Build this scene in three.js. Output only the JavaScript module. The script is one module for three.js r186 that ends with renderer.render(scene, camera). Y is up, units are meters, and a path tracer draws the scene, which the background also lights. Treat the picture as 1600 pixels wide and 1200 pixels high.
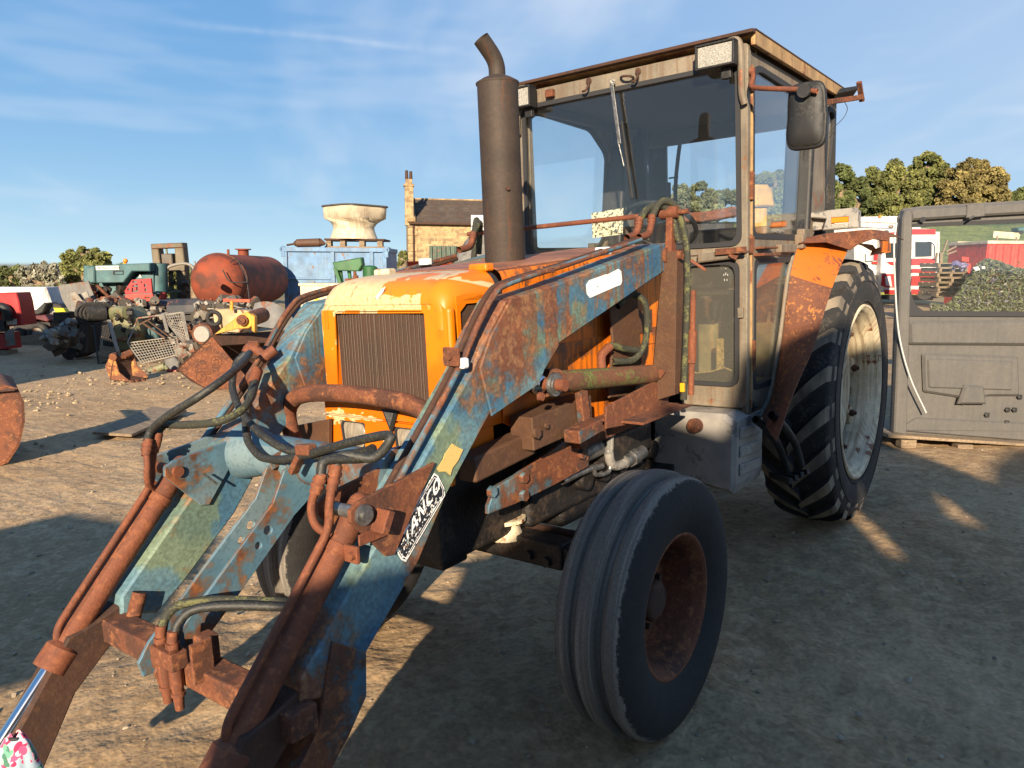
import * as THREE from 'three';
import { mergeGeometries, toCreasedNormals } from 'three/addons/utils/BufferGeometryUtils.js';
import { RoundedBoxGeometry } from 'three/addons/geometries/RoundedBoxGeometry.js';

// ---------------------------------------------------------------- camera
// The tractor has its own frame: x to its left side, y up through its wheels, z forward; the yard is level with gravity.
const V = (x, y, z) => new THREE.Vector3(x, y, z);
const FOC = 1172.24;                                   // focal length in photograph pixels (1600 wide)
const RIGHT = V(0.79829344, -0.04228037, -0.60078278), DOWN = V(0.05373129, -0.98855531, 0.14096579), FWD = V(-0.59986709, -0.1448129, -0.78688544);
const EYE_T = V(1.93, 1.65, 4.95);
const up = V(0, 0, 0).addScaledVector(RIGHT, 60).addScaledVector(DOWN, -7600).addScaledVector(FWD, -FOC).normalize();
const zw = V(0, 0, 1).addScaledVector(up, -up.z).normalize(), xw = V(0, 0, 0).crossVectors(up, zw);
const T2W = new THREE.Matrix4().set(xw.x, xw.y, xw.z, 0, up.x, up.y, up.z, 0, zw.x, zw.y, zw.z, 0, 0, 0, 0, 1);   // tractor frame to yard frame
const toW = (v) => v.clone().applyMatrix4(T2W);
const EYE = toW(EYE_T), rW = toW(RIGHT), dW = toW(DOWN), fW = toW(FWD);
const scene = new THREE.Scene();
const camera = new THREE.PerspectiveCamera(2 * Math.atan(600 / FOC) * 180 / Math.PI, 4 / 3, 0.05, 2000);
camera.position.copy(EYE);
camera.quaternion.setFromRotationMatrix(new THREE.Matrix4().makeBasis(rW, dW.clone().negate(), fW.clone().negate()));
camera.updateMatrixWorld(true);

// ---------------------------------------------------------------- sun, sky, exposure
const SUN_AZ = 28.5 * Math.PI / 180, SUN_EL = 19.5 * Math.PI / 180;
const sunT = V(Math.sin(SUN_AZ) * Math.cos(SUN_EL), Math.sin(SUN_EL), Math.cos(SUN_AZ) * Math.cos(SUN_EL)), sunW = toW(sunT);
const EXPOSURE = 2.28, SUN_POWER = 5;
const sun = new THREE.DirectionalLight(new THREE.Color().setRGB(1, 0.83, 0.62), SUN_POWER);
sun.position.copy(sunW).multiplyScalar(60);
sun.name = 'sun';
sun.castShadow = true;
sun.shadow.mapSize.set(4096, 4096);
Object.assign(sun.shadow.camera, { left: -25, right: 25, top: 25, bottom: -25, near: 1, far: 160 });
scene.add(sun, sun.target);

const renderer = new THREE.WebGLRenderer({ antialias: true });
renderer.toneMapping = THREE.LinearToneMapping;
renderer.toneMappingExposure = EXPOSURE;
renderer.shadowMap.enabled = true;

// ---------------------------------------------------------------- numbers, noise
let seedNow = 7;
function rng(seed) { let a = seed >>> 0; return () => { a = (a + 0x6d2b79f5) | 0; let t = Math.imul(a ^ (a >>> 15), 1 | a); t = (t + Math.imul(t ^ (t >>> 7), 61 | t)) ^ t; return ((t ^ (t >>> 14)) >>> 0) / 4294967296; }; }
const rnd = rng(11), rr = (a, b) => a + (b - a) * rnd();
const clamp = (x, a = 0, b = 1) => Math.min(b, Math.max(a, x)), sstep = (a, b, x) => { const t = clamp((x - a) / (b - a)); return t * t * (3 - 2 * t); }, lerp = (a, b, t) => a + (b - a) * t;
// tileable value noise, S x S, mean about 0.5
const S = 512;
function field(cx, cy, oct, seed, gain = 0.5) {
  const out = new Float32Array(S * S);
  let amp = 1;
  for (let o = 0; o < oct; o++, amp *= gain, cx = Math.min(cx * 2, 256), cy = Math.min(cy * 2, 256)) {
    const r = rng(seed * 131 + o * 17 + 1), L = new Float32Array(cx * cy).map(() => r() - 0.5);
    for (let y = 0; y < S; y++) {
      const fy = (y / S) * cy, y0 = Math.floor(fy), ty = fy - y0, sy = ty * ty * (3 - 2 * ty), r0 = (y0 % cy) * cx, r1 = ((y0 + 1) % cy) * cx;
      for (let x = 0; x < S; x++) {
        const fx = (x / S) * cx, x0 = Math.floor(fx), tx = fx - x0, sx = tx * tx * (3 - 2 * tx), x1 = (x0 + 1) % cx;
        out[y * S + x] += amp * lerp(lerp(L[r0 + x0], L[r0 + x1], sx), lerp(L[r1 + x0], L[r1 + x1], sx), sy);
      }
    }
  }
  let m = 0, s = 0;
  for (const v of out) m += v; m /= out.length;
  for (const v of out) s += (v - m) ** 2; s = Math.sqrt(s / out.length);
  for (let i = 0; i < out.length; i++) out[i] = clamp(0.5 + 0.2 * (out[i] - m) / s);
  return out;
}
const N = { big: field(3, 3, 7, 1), mid: field(9, 9, 6, 2), fine: field(48, 48, 4, 3, 0.7), vert: field(56, 3, 5, 4), horiz: field(3, 56, 5, 5), spot: field(24, 24, 4, 6), big2: field(4, 4, 6, 8), grain: field(160, 160, 2, 9) };
const at = (f, u, v) => f[((Math.floor(v * S) % S + S) % S) * S + ((Math.floor(u * S) % S + S) % S)];
function at2(f, u, v) {                                // bilinear
  u = (u - Math.floor(u)) * S; v = (v - Math.floor(v)) * S;
  const x = Math.floor(u) % S, y = Math.floor(v) % S, X = (x + 1) % S, Y = (y + 1) % S, a = u - Math.floor(u), b = v - Math.floor(v);
  return lerp(lerp(f[y * S + x], f[y * S + X], a), lerp(f[Y * S + x], f[Y * S + X], a), b);
}
const mix = (a, b, t) => [lerp(a[0], b[0], t), lerp(a[1], b[1], t), lerp(a[2], b[2], t)];
const mul = (a, k) => [a[0] * k, a[1] * k, a[2] * k];

// ---------------------------------------------------------------- sky dome picture: clear blue, paler low down, thin high cloud
{
  const W = 2048, H = 1024, d = new Float32Array(W * H * 4);
  const viewAz = Math.atan2(fW.z, fW.x);
  for (let y = 0; y < H; y++) {
    const el = ((y + 0.5) / H - 0.5) * Math.PI, sy = Math.max(0, Math.sin(el));
    for (let x = 0; x < W; x++) {
      const az = ((x + 0.5) / W - 0.5) * 2 * Math.PI, dx = Math.cos(az) * Math.cos(el), dz = Math.sin(az) * Math.cos(el);
      let rel = az - viewAz; rel -= 2 * Math.PI * Math.round(rel / (2 * Math.PI));
      const t1 = Math.exp(-sy / 0.085), t2 = Math.exp(-sy / 0.28);
      let c = [0.050 + 0.105 * t2 + 0.17 * t1, 0.142 + 0.175 * t2 + 0.125 * t1, 0.330 + 0.14 * t2 + 0.01 * t1];
      // the sun's side is whiter, and a thin veil lies to the right
      const veil = 0.38 * sstep(-0.35, 0.7, Math.sin(rel * 0.9)) * (0.35 + 0.65 * sstep(0.0, 0.25, sy)) * sstep(0.75, 0.3, sy);
      const k = 0.42 / (sy + 0.16), px = dx * k, pz = dz * k;                  // plane of high cloud
      const q = px * 0.75 + pz * 0.66, p = -px * 0.66 + pz * 0.75;
      const warp = at2(N.big, q * 0.11, p * 0.11) - 0.5;
      const n = at2(N.big2, q * 0.16 + warp * 0.2, p * 0.55 + warp * 0.3) * 0.5 + at2(N.mid, q * 0.10 + warp * 0.35, p * 0.42 - warp * 0.25) * 0.3 + at2(N.mid, q * 0.3 - warp * 0.3, p * 1.1 + warp * 0.4) * 0.2;
      const wisp = sstep(0.50, 0.78, n) * 0.40 * sstep(0.01, 0.08, sy);
      // low streaks of thin cloud lie level, and one old vapour trail crosses the upper left
      const st = at2(N.mid, rel * 0.42 + 0.3 + warp * 0.05, el * 2.6 + warp * 0.1) * 0.6 + at2(N.fine, rel * 0.12, el * 0.9) * 0.4, streak = 0.17 * sstep(0.52, 0.8, st) * sstep(0.03, 0.09, el) * sstep(0.42, 0.18, el);
      const tr = el - (0.2715 - 0.06 * Math.max(0, rel + 0.22) + 0.004 * (at2(N.mid, rel * 1.5, 0.2) - 0.5)), trail = 0.3 * Math.exp(-((tr / (0.0016 + 0.003 * at2(N.mid, rel * 2, 0.7))) ** 2)) * sstep(-0.48, -0.30, rel) * sstep(-0.03, -0.14, rel) * (0.3 + 0.8 * at2(N.fine, rel * 0.9, 0.4));
      const a = clamp(streak + trail + veil * (0.75 + 0.5 * n) + wisp * (0.6 + 0.5 * at2(N.mid, q * 0.5, p * 0.2)));
      c = mix(c, [0.42, 0.45, 0.50], a);
      if (el < 0) c = mix(c, [0.13, 0.11, 0.09], sstep(0, -0.06, el));
      const i = (y * W + x) * 4;
      d[i] = c[0] * 0.88; d[i + 1] = c[1] * 0.88; d[i + 2] = c[2] * 0.88; d[i + 3] = 1;
    }
  }
  const sky = new THREE.DataTexture(d, W, H, THREE.RGBAFormat, THREE.FloatType);
  sky.mapping = THREE.EquirectangularReflectionMapping; sky.magFilter = THREE.LinearFilter; sky.needsUpdate = true;
  scene.background = sky; scene.environment = sky;
}

// ---------------------------------------------------------------- textures and materials
function dataTex(w, h, fn, srgb, tile) {
  const d = new Uint8Array(w * h * 4);
  for (let y = 0; y < h; y++) for (let x = 0; x < w; x++) {
    const c = fn(x / w, y / h), i = (y * w + x) * 4;
    d[i] = clamp(c[0], 0, 255); d[i + 1] = clamp(c[1], 0, 255); d[i + 2] = clamp(c[2], 0, 255); d[i + 3] = 255;
  }
  const t = new THREE.DataTexture(d, w, h);
  t.wrapS = t.wrapT = THREE.RepeatWrapping; t.magFilter = THREE.LinearFilter; t.minFilter = THREE.LinearMipmapLinearFilter; t.generateMipmaps = true;
  if (srgb) t.colorSpace = THREE.SRGBColorSpace;
  if (tile) t.repeat.set(1 / tile, 1 / tile);
  t.needsUpdate = true;
  return t;
}
const BUMP = {};
function bumpTex(kind, tile) {
  const key = kind + tile;
  return (BUMP[key] ??= dataTex(512, 512, (u, v) => { const h = 255 * (kind === 'rough' ? 0.55 * at(N.fine, u, v) + 0.45 * at(N.spot, u, v) : kind === 'soft' ? 0.7 * at(N.mid, u, v) + 0.3 * at(N.fine, u, v) : at(N.grain, u, v)); return [h, h, h]; }, false, tile));
}
function mat(name, fn, { tile = 1, size = 512, rough = 0.75, metal = 0, bump = 'rough', bumpScale = 0.0015, ...more } = {}) {
  const m = new THREE.MeshStandardMaterial({ roughness: rough, metalness: metal, side: THREE.DoubleSide, ...more });
  m.name = name;
  m.map = dataTex(size, size, (u, v) => mul(fn(u, v), 0.945), true, tile);
  if (bump) { m.bumpMap = bumpTex(bump, tile); m.bumpScale = bumpScale; }
  return m;
}
function plain(name, r, g, b, rough = 0.6, metal = 0, more = {}) { const m = new THREE.MeshStandardMaterial({ roughness: rough, metalness: metal, side: THREE.DoubleSide, ...more }); m.color.setRGB(r * 0.88, g * 0.88, b * 0.88); m.name = name; return m; }
// sRGB palette
const RUST = [106, 60, 36], RUST_D = [78, 46, 31], RUST_L = [134, 84, 50], DUSTC = [150, 124, 94];
const rustAt = (u, v) => { const a = at(N.mid, u, v), b = at(N.fine, u * 1, v), g = at(N.grain, u, v); return mul(mix(mix(RUST_D, RUST, sstep(0.25, 0.6, a)), RUST_L, sstep(0.5, 0.85, b * 0.6 + at(N.spot, u, v) * 0.4)), 0.86 + 0.28 * g); };
// paint that has worn through to rust; amount 0..1 is the share that rusted
const worn = (base, amount, { stain = 0, edge = 0.05, fade = 0.25 } = {}) => (u, v) => {
  const n = 0.45 * at(N.big, u, v) + 0.3 * at(N.mid, u, v) + 0.15 * at(N.fine, u, v) + 0.1 * at(N.vert, u, v);
  const th = 0.72 - amount * 0.48, m = sstep(th - edge, th + edge, n);
  let c = mix(mul(base, 0.86 + 0.28 * at(N.mid, v, u)), mix(base, [176, 168, 150], 0.45), fade * sstep(0.45, 0.8, at(N.big2, u, v)));
  if (stain) c = mix(c, [92, 58, 36], stain * sstep(0.5, 0.78, at(N.vert, u, v) * 0.65 + at(N.big2, v, u) * 0.35));
  c = mix(c, mul(base, 0.7), 0.25 * sstep(0.6, 0.8, at(N.grain, u, v)));
  return mix(c, rustAt(u, v), m);
};
const M = {
  rust: mat('rust', rustAt, { tile: 0.9, rough: 0.88, bumpScale: 0.002 }),
  rustRed: mat('red rust', (u, v) => mix(rustAt(u, v), [126, 66, 38], 0.4), { tile: 0.7, rough: 0.8, bumpScale: 0.0015 }),
  rustDark: mat('dark rust', (u, v) => mul(mix(rustAt(u, v), [84, 58, 42], 0.5), 0.72), { tile: 0.8, rough: 0.85, bumpScale: 0.002 }),
  blue: mat('worn blue paint', worn([74, 106, 122], 0.30, { fade: 0.7, edge: 0.09 }), { tile: 1.3, rough: 0.62, bumpScale: 0.001 }),
  blueWorn: mat('blue paint mostly rust', worn([64, 102, 122], 0.58, { fade: 0.6, edge: 0.12 }), { tile: 0.8, rough: 0.72, bumpScale: 0.0015 }),
  orange: mat('orange paint', worn([218, 114, 4], -0.1, { fade: 0.0, stain: 0.12, edge: 0.02 }), { tile: 1.2, rough: 0.42, bump: 'soft', bumpScale: 0.0004 }),
  orangeStain: mat('stained orange paint', worn([210, 108, 6], 0.12, { fade: 0.0, stain: 0.55, edge: 0.06 }), { tile: 0.8, rough: 0.55, bump: 'soft', bumpScale: 0.0006 }),
  bonnetTop: mat('bonnet top, brown over orange', (u, v) => mix(worn([176, 104, 66], 0.3, { fade: 0.5 })(u, v), [134, 92, 68], 0.5), { tile: 0.9, rough: 0.6 }),
  beige: mat('beige cab paint', worn([117, 107, 91], -0.02, { stain: 0.32, fade: 0.25, edge: 0.05 }), { tile: 1.1, rough: 0.66, bumpScale: 0.0006 }),
  roofEdge: mat('roof edge', worn([160, 128, 84], 0.16, { stain: 0.4, edge: 0.05 }), { tile: 0.8, rough: 0.7 }),
  grey: mat('grey tank paint', (u, v) => { const n = at(N.big, u, v) * 0.5 + at(N.mid, u, v) * 0.3 + at(N.fine, u, v) * 0.2; return mix(mul([142, 137, 129], 0.9 + 0.2 * at(N.mid, v, u)), mul([84, 83, 82], 0.9 + 0.3 * at(N.grain, u, v)), 0.85 * sstep(0.58, 0.66, n)); }, { tile: 0.7, rough: 0.6, bumpScale: 0.0006 }),
  grime: mat('oily metal', (u, v) => mix([26, 22, 20], [62, 50, 40], sstep(0.45, 0.8, at(N.mid, u, v) * 0.6 + at(N.fine, u, v) * 0.4)), { tile: 0.5, rough: 0.6, bumpScale: 0.003 }),
  brownBeam: mat('brown weathered beam', (u, v) => mix(mix([86, 64, 40], [58, 42, 30], at(N.mid, u, v)), rustAt(u, v), 0.35), { tile: 0.7, rough: 0.7 }),
  mossTube: mat('rust tube with moss', (u, v) => mix(mix(rustAt(u, v), [110, 82, 56], 0.4), mul([92, 94, 46], 0.8 + 0.5 * at(N.grain, u, v)), sstep(0.46, 0.66, at(N.big, u, v) * 0.6 + at(N.fine, u, v) * 0.4)), { tile: 0.8, rough: 0.8 }),
  exhaust: mat('heat browned exhaust', (u, v) => mix(mul(mix([52, 44, 38], [72, 59, 49], at(N.mid, u, v) * 0.6 + at(N.fine, u, v) * 0.4), 0.94 + 0.12 * at(N.grain, u, v)), RUST, 0.5 * sstep(0.58, 0.8, at(N.big2, u, v) * 0.6 + at(N.vert, u, v) * 0.4)), { tile: 0.6, rough: 0.7, metal: 0.25, bumpScale: 0.0006 }),
  rubber: mat('tyre rubber', (u, v) => mix([34, 32, 30], [74, 69, 62], sstep(0.5, 0.85, at(N.mid, u, v) * 0.5 + at(N.fine, u, v) * 0.5)), { tile: 0.5, rough: 0.78, bumpScale: 0.001 }),
  hose: mat('hose rubber', (u, v) => mix([36, 36, 33], [62, 60, 50], sstep(0.5, 0.85, at(N.fine, u, v))), { tile: 0.3, rough: 0.6, bump: 'grain', bumpScale: 0.0002 }),
  hoseMoss: mat('old hose with lichen', (u, v) => mix([48, 48, 38], [94, 94, 54], sstep(0.54, 0.74, at(N.mid, u, v) * 0.6 + at(N.fine, u, v) * 0.4)), { tile: 0.3, rough: 0.8, bump: 'grain', bumpScale: 0.001 }),
  cream: mat('cream wheel paint', worn([206, 190, 158], 0.10, { stain: 0.3, edge: 0.04, fade: 0.1 }), { tile: 0.7, rough: 0.6, bumpScale: 0.0006 }),
  plastic: mat('black plastic', (u, v) => mix([26, 26, 26], [62, 58, 50], sstep(0.5, 0.9, at(N.big2, u, v) * 0.5 + at(N.fine, u, v) * 0.5)), { tile: 0.4, rough: 0.6, bump: 'grain', bumpScale: 0.0003 }),
  seal: plain('rubber seal', 0.022, 0.022, 0.024, 0.7),
  chrome: plain('chrome rod', 0.72, 0.74, 0.76, 0.12, 1),
  steel: mat('bare steel', (u, v) => mul([150, 148, 144], 0.7 + 0.4 * at(N.mid, u, v)), { tile: 0.2, rough: 0.4, metal: 0.8 }),
  glass: new THREE.MeshPhysicalMaterial({ name: 'cab glass', color: new THREE.Color().setRGB(0.965, 0.975, 0.975), roughness: 0.02, transmission: 0.997, ior: 1.5, thickness: 0, side: THREE.DoubleSide }),
  glassDusty: new THREE.MeshPhysicalMaterial({ name: 'dusty cab glass', color: new THREE.Color().setRGB(0.88, 0.87, 0.80), roughness: 0.03, transmission: 0.96, ior: 1.5, thickness: 0, side: THREE.DoubleSide }),
  lens: mat('dull lamp glass', (u, v) => mul([190, 186, 174], 0.55 + 0.5 * at(N.fine, u, v)), { tile: 0.12, rough: 0.18, metal: 0, bump: 'rough', bumpScale: 0.001 }),
  amber: plain('amber lens', 0.85, 0.22, 0.01, 0.25),
  wood: mat('grey wood', (u, v) => mul(mix([150, 130, 104], [108, 92, 72], at(N.horiz, u, v)), 0.85 + 0.3 * at(N.fine, u, v)), { tile: 0.8, rough: 0.9, bumpScale: 0.001 }),
  white: plain('white', 0.78, 0.77, 0.74, 0.5),
  dark: plain('dark interior', 0.02, 0.02, 0.024, 0.8),
  lining: plain('grey cloth cab lining', 0.14, 0.13, 0.12, 0.9),
};
const paints = {};
const paint = (r, g, b, rust = 0.12, rough = 0.6, tile = 1.6) => (paints[[r, g, b, rust].join()] ??= mat('paint', worn([r, g, b], rust, { stain: 0.18, fade: 0.3, edge: 0.04 }), { tile, size: 256, rough, bump: 'soft', bumpScale: 0.0006 }));

// ---------------------------------------------------------------- geometry helpers (metres)
function prep(g) {
  g = g.index ? g.toNonIndexed() : g;
  for (const k of Object.keys(g.attributes)) if (!['position', 'normal', 'uv', 'color'].includes(k)) g.deleteAttribute(k);
  if (!g.attributes.normal) g.computeVertexNormals();
  return g;
}
function boxUV(g, ou = 0, ov = 0) {                    // metres along the two axes that each face spans
  const p = g.attributes.position, n = p.count, uv = new Float32Array(n * 2), a = V(), b = V(), c = V();
  for (let i = 0; i < n; i += 3) {
    a.fromBufferAttribute(p, i); b.fromBufferAttribute(p, i + 1); c.fromBufferAttribute(p, i + 2);
    const e = b.clone().sub(a).cross(c.clone().sub(a)), x = Math.abs(e.x), y = Math.abs(e.y), z = Math.abs(e.z);
    [a, b, c].forEach((q, j) => { const o = (i + j) * 2; if (x >= y && x >= z) { uv[o] = q.z; uv[o + 1] = q.y; } else if (y >= z) { uv[o] = q.x; uv[o + 1] = q.z; } else { uv[o] = q.x; uv[o + 1] = q.y; } uv[o] += ou; uv[o + 1] += ov; });
  }
  g.setAttribute('uv', new THREE.BufferAttribute(uv, 2));
  return g;
}
const numbers = new Map();
function numbered(name) { const k = numbers.get(name) ?? 0; numbers.set(name, k + 1); return k ? name + '_' + String(k).padStart(3, '0') : name; }
function part(parent, name, material, geos, { keepUV = false, label, uv } = {}) {
  geos = [].concat(geos).filter(Boolean).map((g) => { g = prep(g); if (!keepUV) g.deleteAttribute('uv'); return g; });
  const anyColor = geos.some((g) => g.attributes.color);
  if (!anyColor) for (const g of geos) g.deleteAttribute('color');
  let g = geos.length > 1 ? mergeGeometries(geos) : geos[0];
  if (uv) uv(g); else if (!keepUV) boxUV(g, rnd() * 3, rnd() * 3);
  const m = new THREE.Mesh(g, material);
  m.name = name; if (label) m.userData.label = label;
  parent.add(m);
  return m;
}
function tag(o, label, category, group) { o.userData.label = label; o.userData.category = category; if (group) o.userData.group = group; return o; }
function thing(name, label, category, pos, turn = 0, group) {
  const g = new THREE.Group(); g.name = numbered(name); tag(g, label, category, group);
  if (pos) g.position.copy(pos); g.rotation.y = turn; scene.add(g); return g;
}
function struct(name, material, geos, opt) { const m = part(scene, numbered(name), material, geos, opt); m.userData.kind = 'structure'; return m; }
const mx = new THREE.Matrix4();
const box = (x, y, z, w, h, d, r = 0.006) => { r = Math.min(r, w / 2.2, h / 2.2, d / 2.2); const g = r > 0.0005 ? new RoundedBoxGeometry(w, h, d, 1, r) : new THREE.BoxGeometry(w, h, d); g.translate(x, y, z); return g; };
const box2 = (x0, x1, y0, y1, z0, z1, r) => box((x0 + x1) / 2, (y0 + y1) / 2, (z0 + z1) / 2, Math.abs(x1 - x0), Math.abs(y1 - y0), Math.abs(z1 - z0), r);
function frameTo(a, b, hint = V(0, 1, 0)) {            // matrix: local y runs from a to b
  const y = b.clone().sub(a).normalize(); let x = new THREE.Vector3().crossVectors(hint, y); if (x.lengthSq() < 1e-6) x = new THREE.Vector3().crossVectors(V(1, 0.1, 0), y); x.normalize();
  return new THREE.Matrix4().makeBasis(x, y, new THREE.Vector3().crossVectors(x, y)).setPosition(a.clone().add(b).multiplyScalar(0.5));
}
const beam = (a, b, w, d, r = 0.005, hint) => { const g = box(0, 0, 0, w, a.distanceTo(b), d, r); g.applyMatrix4(frameTo(a, b, hint)); return g; };
const cyl = (a, b, r1, r2 = r1, seg = 18, open = false) => { const g = new THREE.CylinderGeometry(r2, r1, a.distanceTo(b), seg, 1, open); g.applyMatrix4(frameTo(a, b)); return g; };
const tube = (pts, r, seg = 0, rs = 9, tension = 0.5) => { const c = new THREE.CatmullRomCurve3(pts, false, 'catmullrom', tension); return new THREE.TubeGeometry(c, seg || pts.length * 7, r, rs, false); };
const ball = (p, r, sx = 1, sy = 1, sz = 1, w = 12, h = 8) => { const g = new THREE.SphereGeometry(r, w, h); g.scale(sx, sy, sz); g.translate(p.x, p.y, p.z); return g; };
// bolt head: hexagon standing on a surface
const bolt = (p, n, r = 0.012, h = 0.01) => cyl(p, p.clone().addScaledVector(n, h), r, r * 0.94, 6);
// slab: a flat outline (points in space) thickened by t toward dir
function slab(pts, t, dir, { holes = [], bevel = 0, round = 0 } = {}) {
  const n = V(); for (let i = 0; i < pts.length; i++) { const a = pts[i], b = pts[(i + 1) % pts.length]; n.x += (a.y - b.y) * (a.z + b.z); n.y += (a.z - b.z) * (a.x + b.x); n.z += (a.x - b.x) * (a.y + b.y); }
  n.normalize(); if (dir && n.dot(dir) < 0) n.negate();
  const u = pts[1].clone().sub(pts[0]); u.addScaledVector(n, -u.dot(n)).normalize(); const v = new THREE.Vector3().crossVectors(n, u), o = pts[0];
  const to2 = (p) => { const q = p.clone().sub(o); return new THREE.Vector2(q.dot(u), q.dot(v)); };
  const path = (S_, P) => { const L = P.map(to2); if (!round) { S_.setFromPoints(L); return S_; }
    const k = L.length; for (let i = 0; i < k; i++) { const p = L[i], a = L[(i + k - 1) % k], b = L[(i + 1) % k], da = a.clone().sub(p), db = b.clone().sub(p), ra = Math.min(round, da.length() / 2.1), rb = Math.min(round, db.length() / 2.1), s = p.clone().addScaledVector(da.normalize(), ra), e = p.clone().addScaledVector(db.normalize(), rb); if (!i) S_.moveTo(s.x, s.y); else S_.lineTo(s.x, s.y); S_.quadraticCurveTo(p.x, p.y, e.x, e.y); } S_.closePath(); return S_; };
  const sh = path(new THREE.Shape(), pts);
  for (const h of holes) { if (h.r) { const c = to2(h.c), q = new THREE.Path(); q.absarc(c.x, c.y, h.r, 0, 2 * Math.PI); sh.holes.push(q); } else sh.holes.push(path(new THREE.Path(), h)); }
  const g = new THREE.ExtrudeGeometry(sh, { depth: Math.max(t - 2 * bevel, 1e-4), bevelEnabled: bevel > 0, bevelThickness: bevel, bevelSize: bevel, bevelOffset: -bevel, bevelSegments: 1, curveSegments: 8 });
  if (bevel) g.translate(0, 0, bevel);
  g.applyMatrix4(new THREE.Matrix4().makeBasis(u, v, n).setPosition(o));
  return g;
}
// sheet: rows of points lofted into a thin sheet
function sheet(rows, t = 0.003, smooth = true) {
  const R = rows.length, C = rows[0].length, pos = [], idx = [];
  for (const r of rows) for (const p of r) pos.push(p.x, p.y, p.z);
  for (let i = 0; i + 1 < R; i++) for (let j = 0; j + 1 < C; j++) { const a = i * C + j; idx.push(a, a + 1, a + C, a + 1, a + C + 1, a + C); }
  const g = new THREE.BufferGeometry(); g.setAttribute('position', new THREE.Float32BufferAttribute(pos, 3)); g.setIndex(idx); g.computeVertexNormals();
  if (t <= 0) return g;
  const n = g.attributes.normal, K = R * C, p2 = pos.slice(), i2 = idx.slice();
  for (let k = 0; k < K; k++) p2.push(pos[3 * k] - t * n.getX(k), pos[3 * k + 1] - t * n.getY(k), pos[3 * k + 2] - t * n.getZ(k));
  for (let k = 0; k < idx.length; k += 3) i2.push(K + idx[k], K + idx[k + 2], K + idx[k + 1]);
  const rim = []; for (let j = 0; j < C; j++) rim.push(j); for (let i = 1; i < R; i++) rim.push(i * C + C - 1); for (let j = C - 2; j >= 0; j--) rim.push((R - 1) * C + j); for (let i = R - 2; i > 0; i--) rim.push(i * C);
  const base = p2.length / 3; for (const k of rim) p2.push(p2[3 * k], p2[3 * k + 1], p2[3 * k + 2]); for (const k of rim) p2.push(p2[3 * (K + k)], p2[3 * (K + k) + 1], p2[3 * (K + k) + 2]);
  for (let k = 0; k < rim.length; k++) { const a = base + k, b = base + (k + 1) % rim.length, c = a + rim.length, d = b + rim.length; i2.push(a, c, b, b, c, d); }
  const h = new THREE.BufferGeometry(); h.setAttribute('position', new THREE.Float32BufferAttribute(p2, 3)); h.setIndex(i2); h.computeVertexNormals();
  return h;
}
const latheX = (prof, seg, x0, y0, z0) => { const g = new THREE.LatheGeometry(prof.map(([r, x]) => new THREE.Vector2(r, x)), seg); g.rotateZ(-Math.PI / 2); g.translate(x0, y0, z0); return g; };   // profile (radius, x)
const mirrorX = (g) => { g = prep(g.clone()); g.scale(-1, 1, 1); for (const k of Object.keys(g.attributes)) { const at_ = g.attributes[k], w = at_.itemSize, A = at_.array; for (let i = 0; i < at_.count; i += 3) for (let c = 0; c < w; c++) { const t = A[(i + 1) * w + c]; A[(i + 1) * w + c] = A[(i + 2) * w + c]; A[(i + 2) * w + c] = t; } } return g; };

// ---------------------------------------------------------------- measuring: where a sight line of the survey photograph meets a known plane or the ground
const rayT = (px, py) => V(0, 0, 0).addScaledVector(RIGHT, (px - 800) / FOC).addScaledVector(DOWN, (py - 600) / FOC).add(FWD);
function tp(px, py, axis, val) { const d = rayT(px, py), t = (val - EYE_T[axis]) / d[axis]; return EYE_T.clone().addScaledVector(d, t); }
const tx = (px, py, x) => tp(px, py, 'x', x), ty = (px, py, y) => tp(px, py, 'y', y), tz = (px, py, z) => tp(px, py, 'z', z);
const wp = (px, py, D) => toW(rayT(px, py).multiplyScalar(D)).add(EYE);
const nW = toW(V(0, 1, 0));
const ground = (x, z) => { const p = -(nW.x * x + nW.z * z) / nW.y; return 0.3 * Math.tanh(p / 0.3); };
function depthOfGround(px, py) { const d = toW(rayT(px, py)); let t = 0.5; for (let i = 0; i < 4000; i++, t *= 1.004) { const p = EYE.clone().addScaledVector(d, t); if (p.y <= ground(p.x, p.z)) return t; if (t > 300) break; } return 300; }
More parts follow.
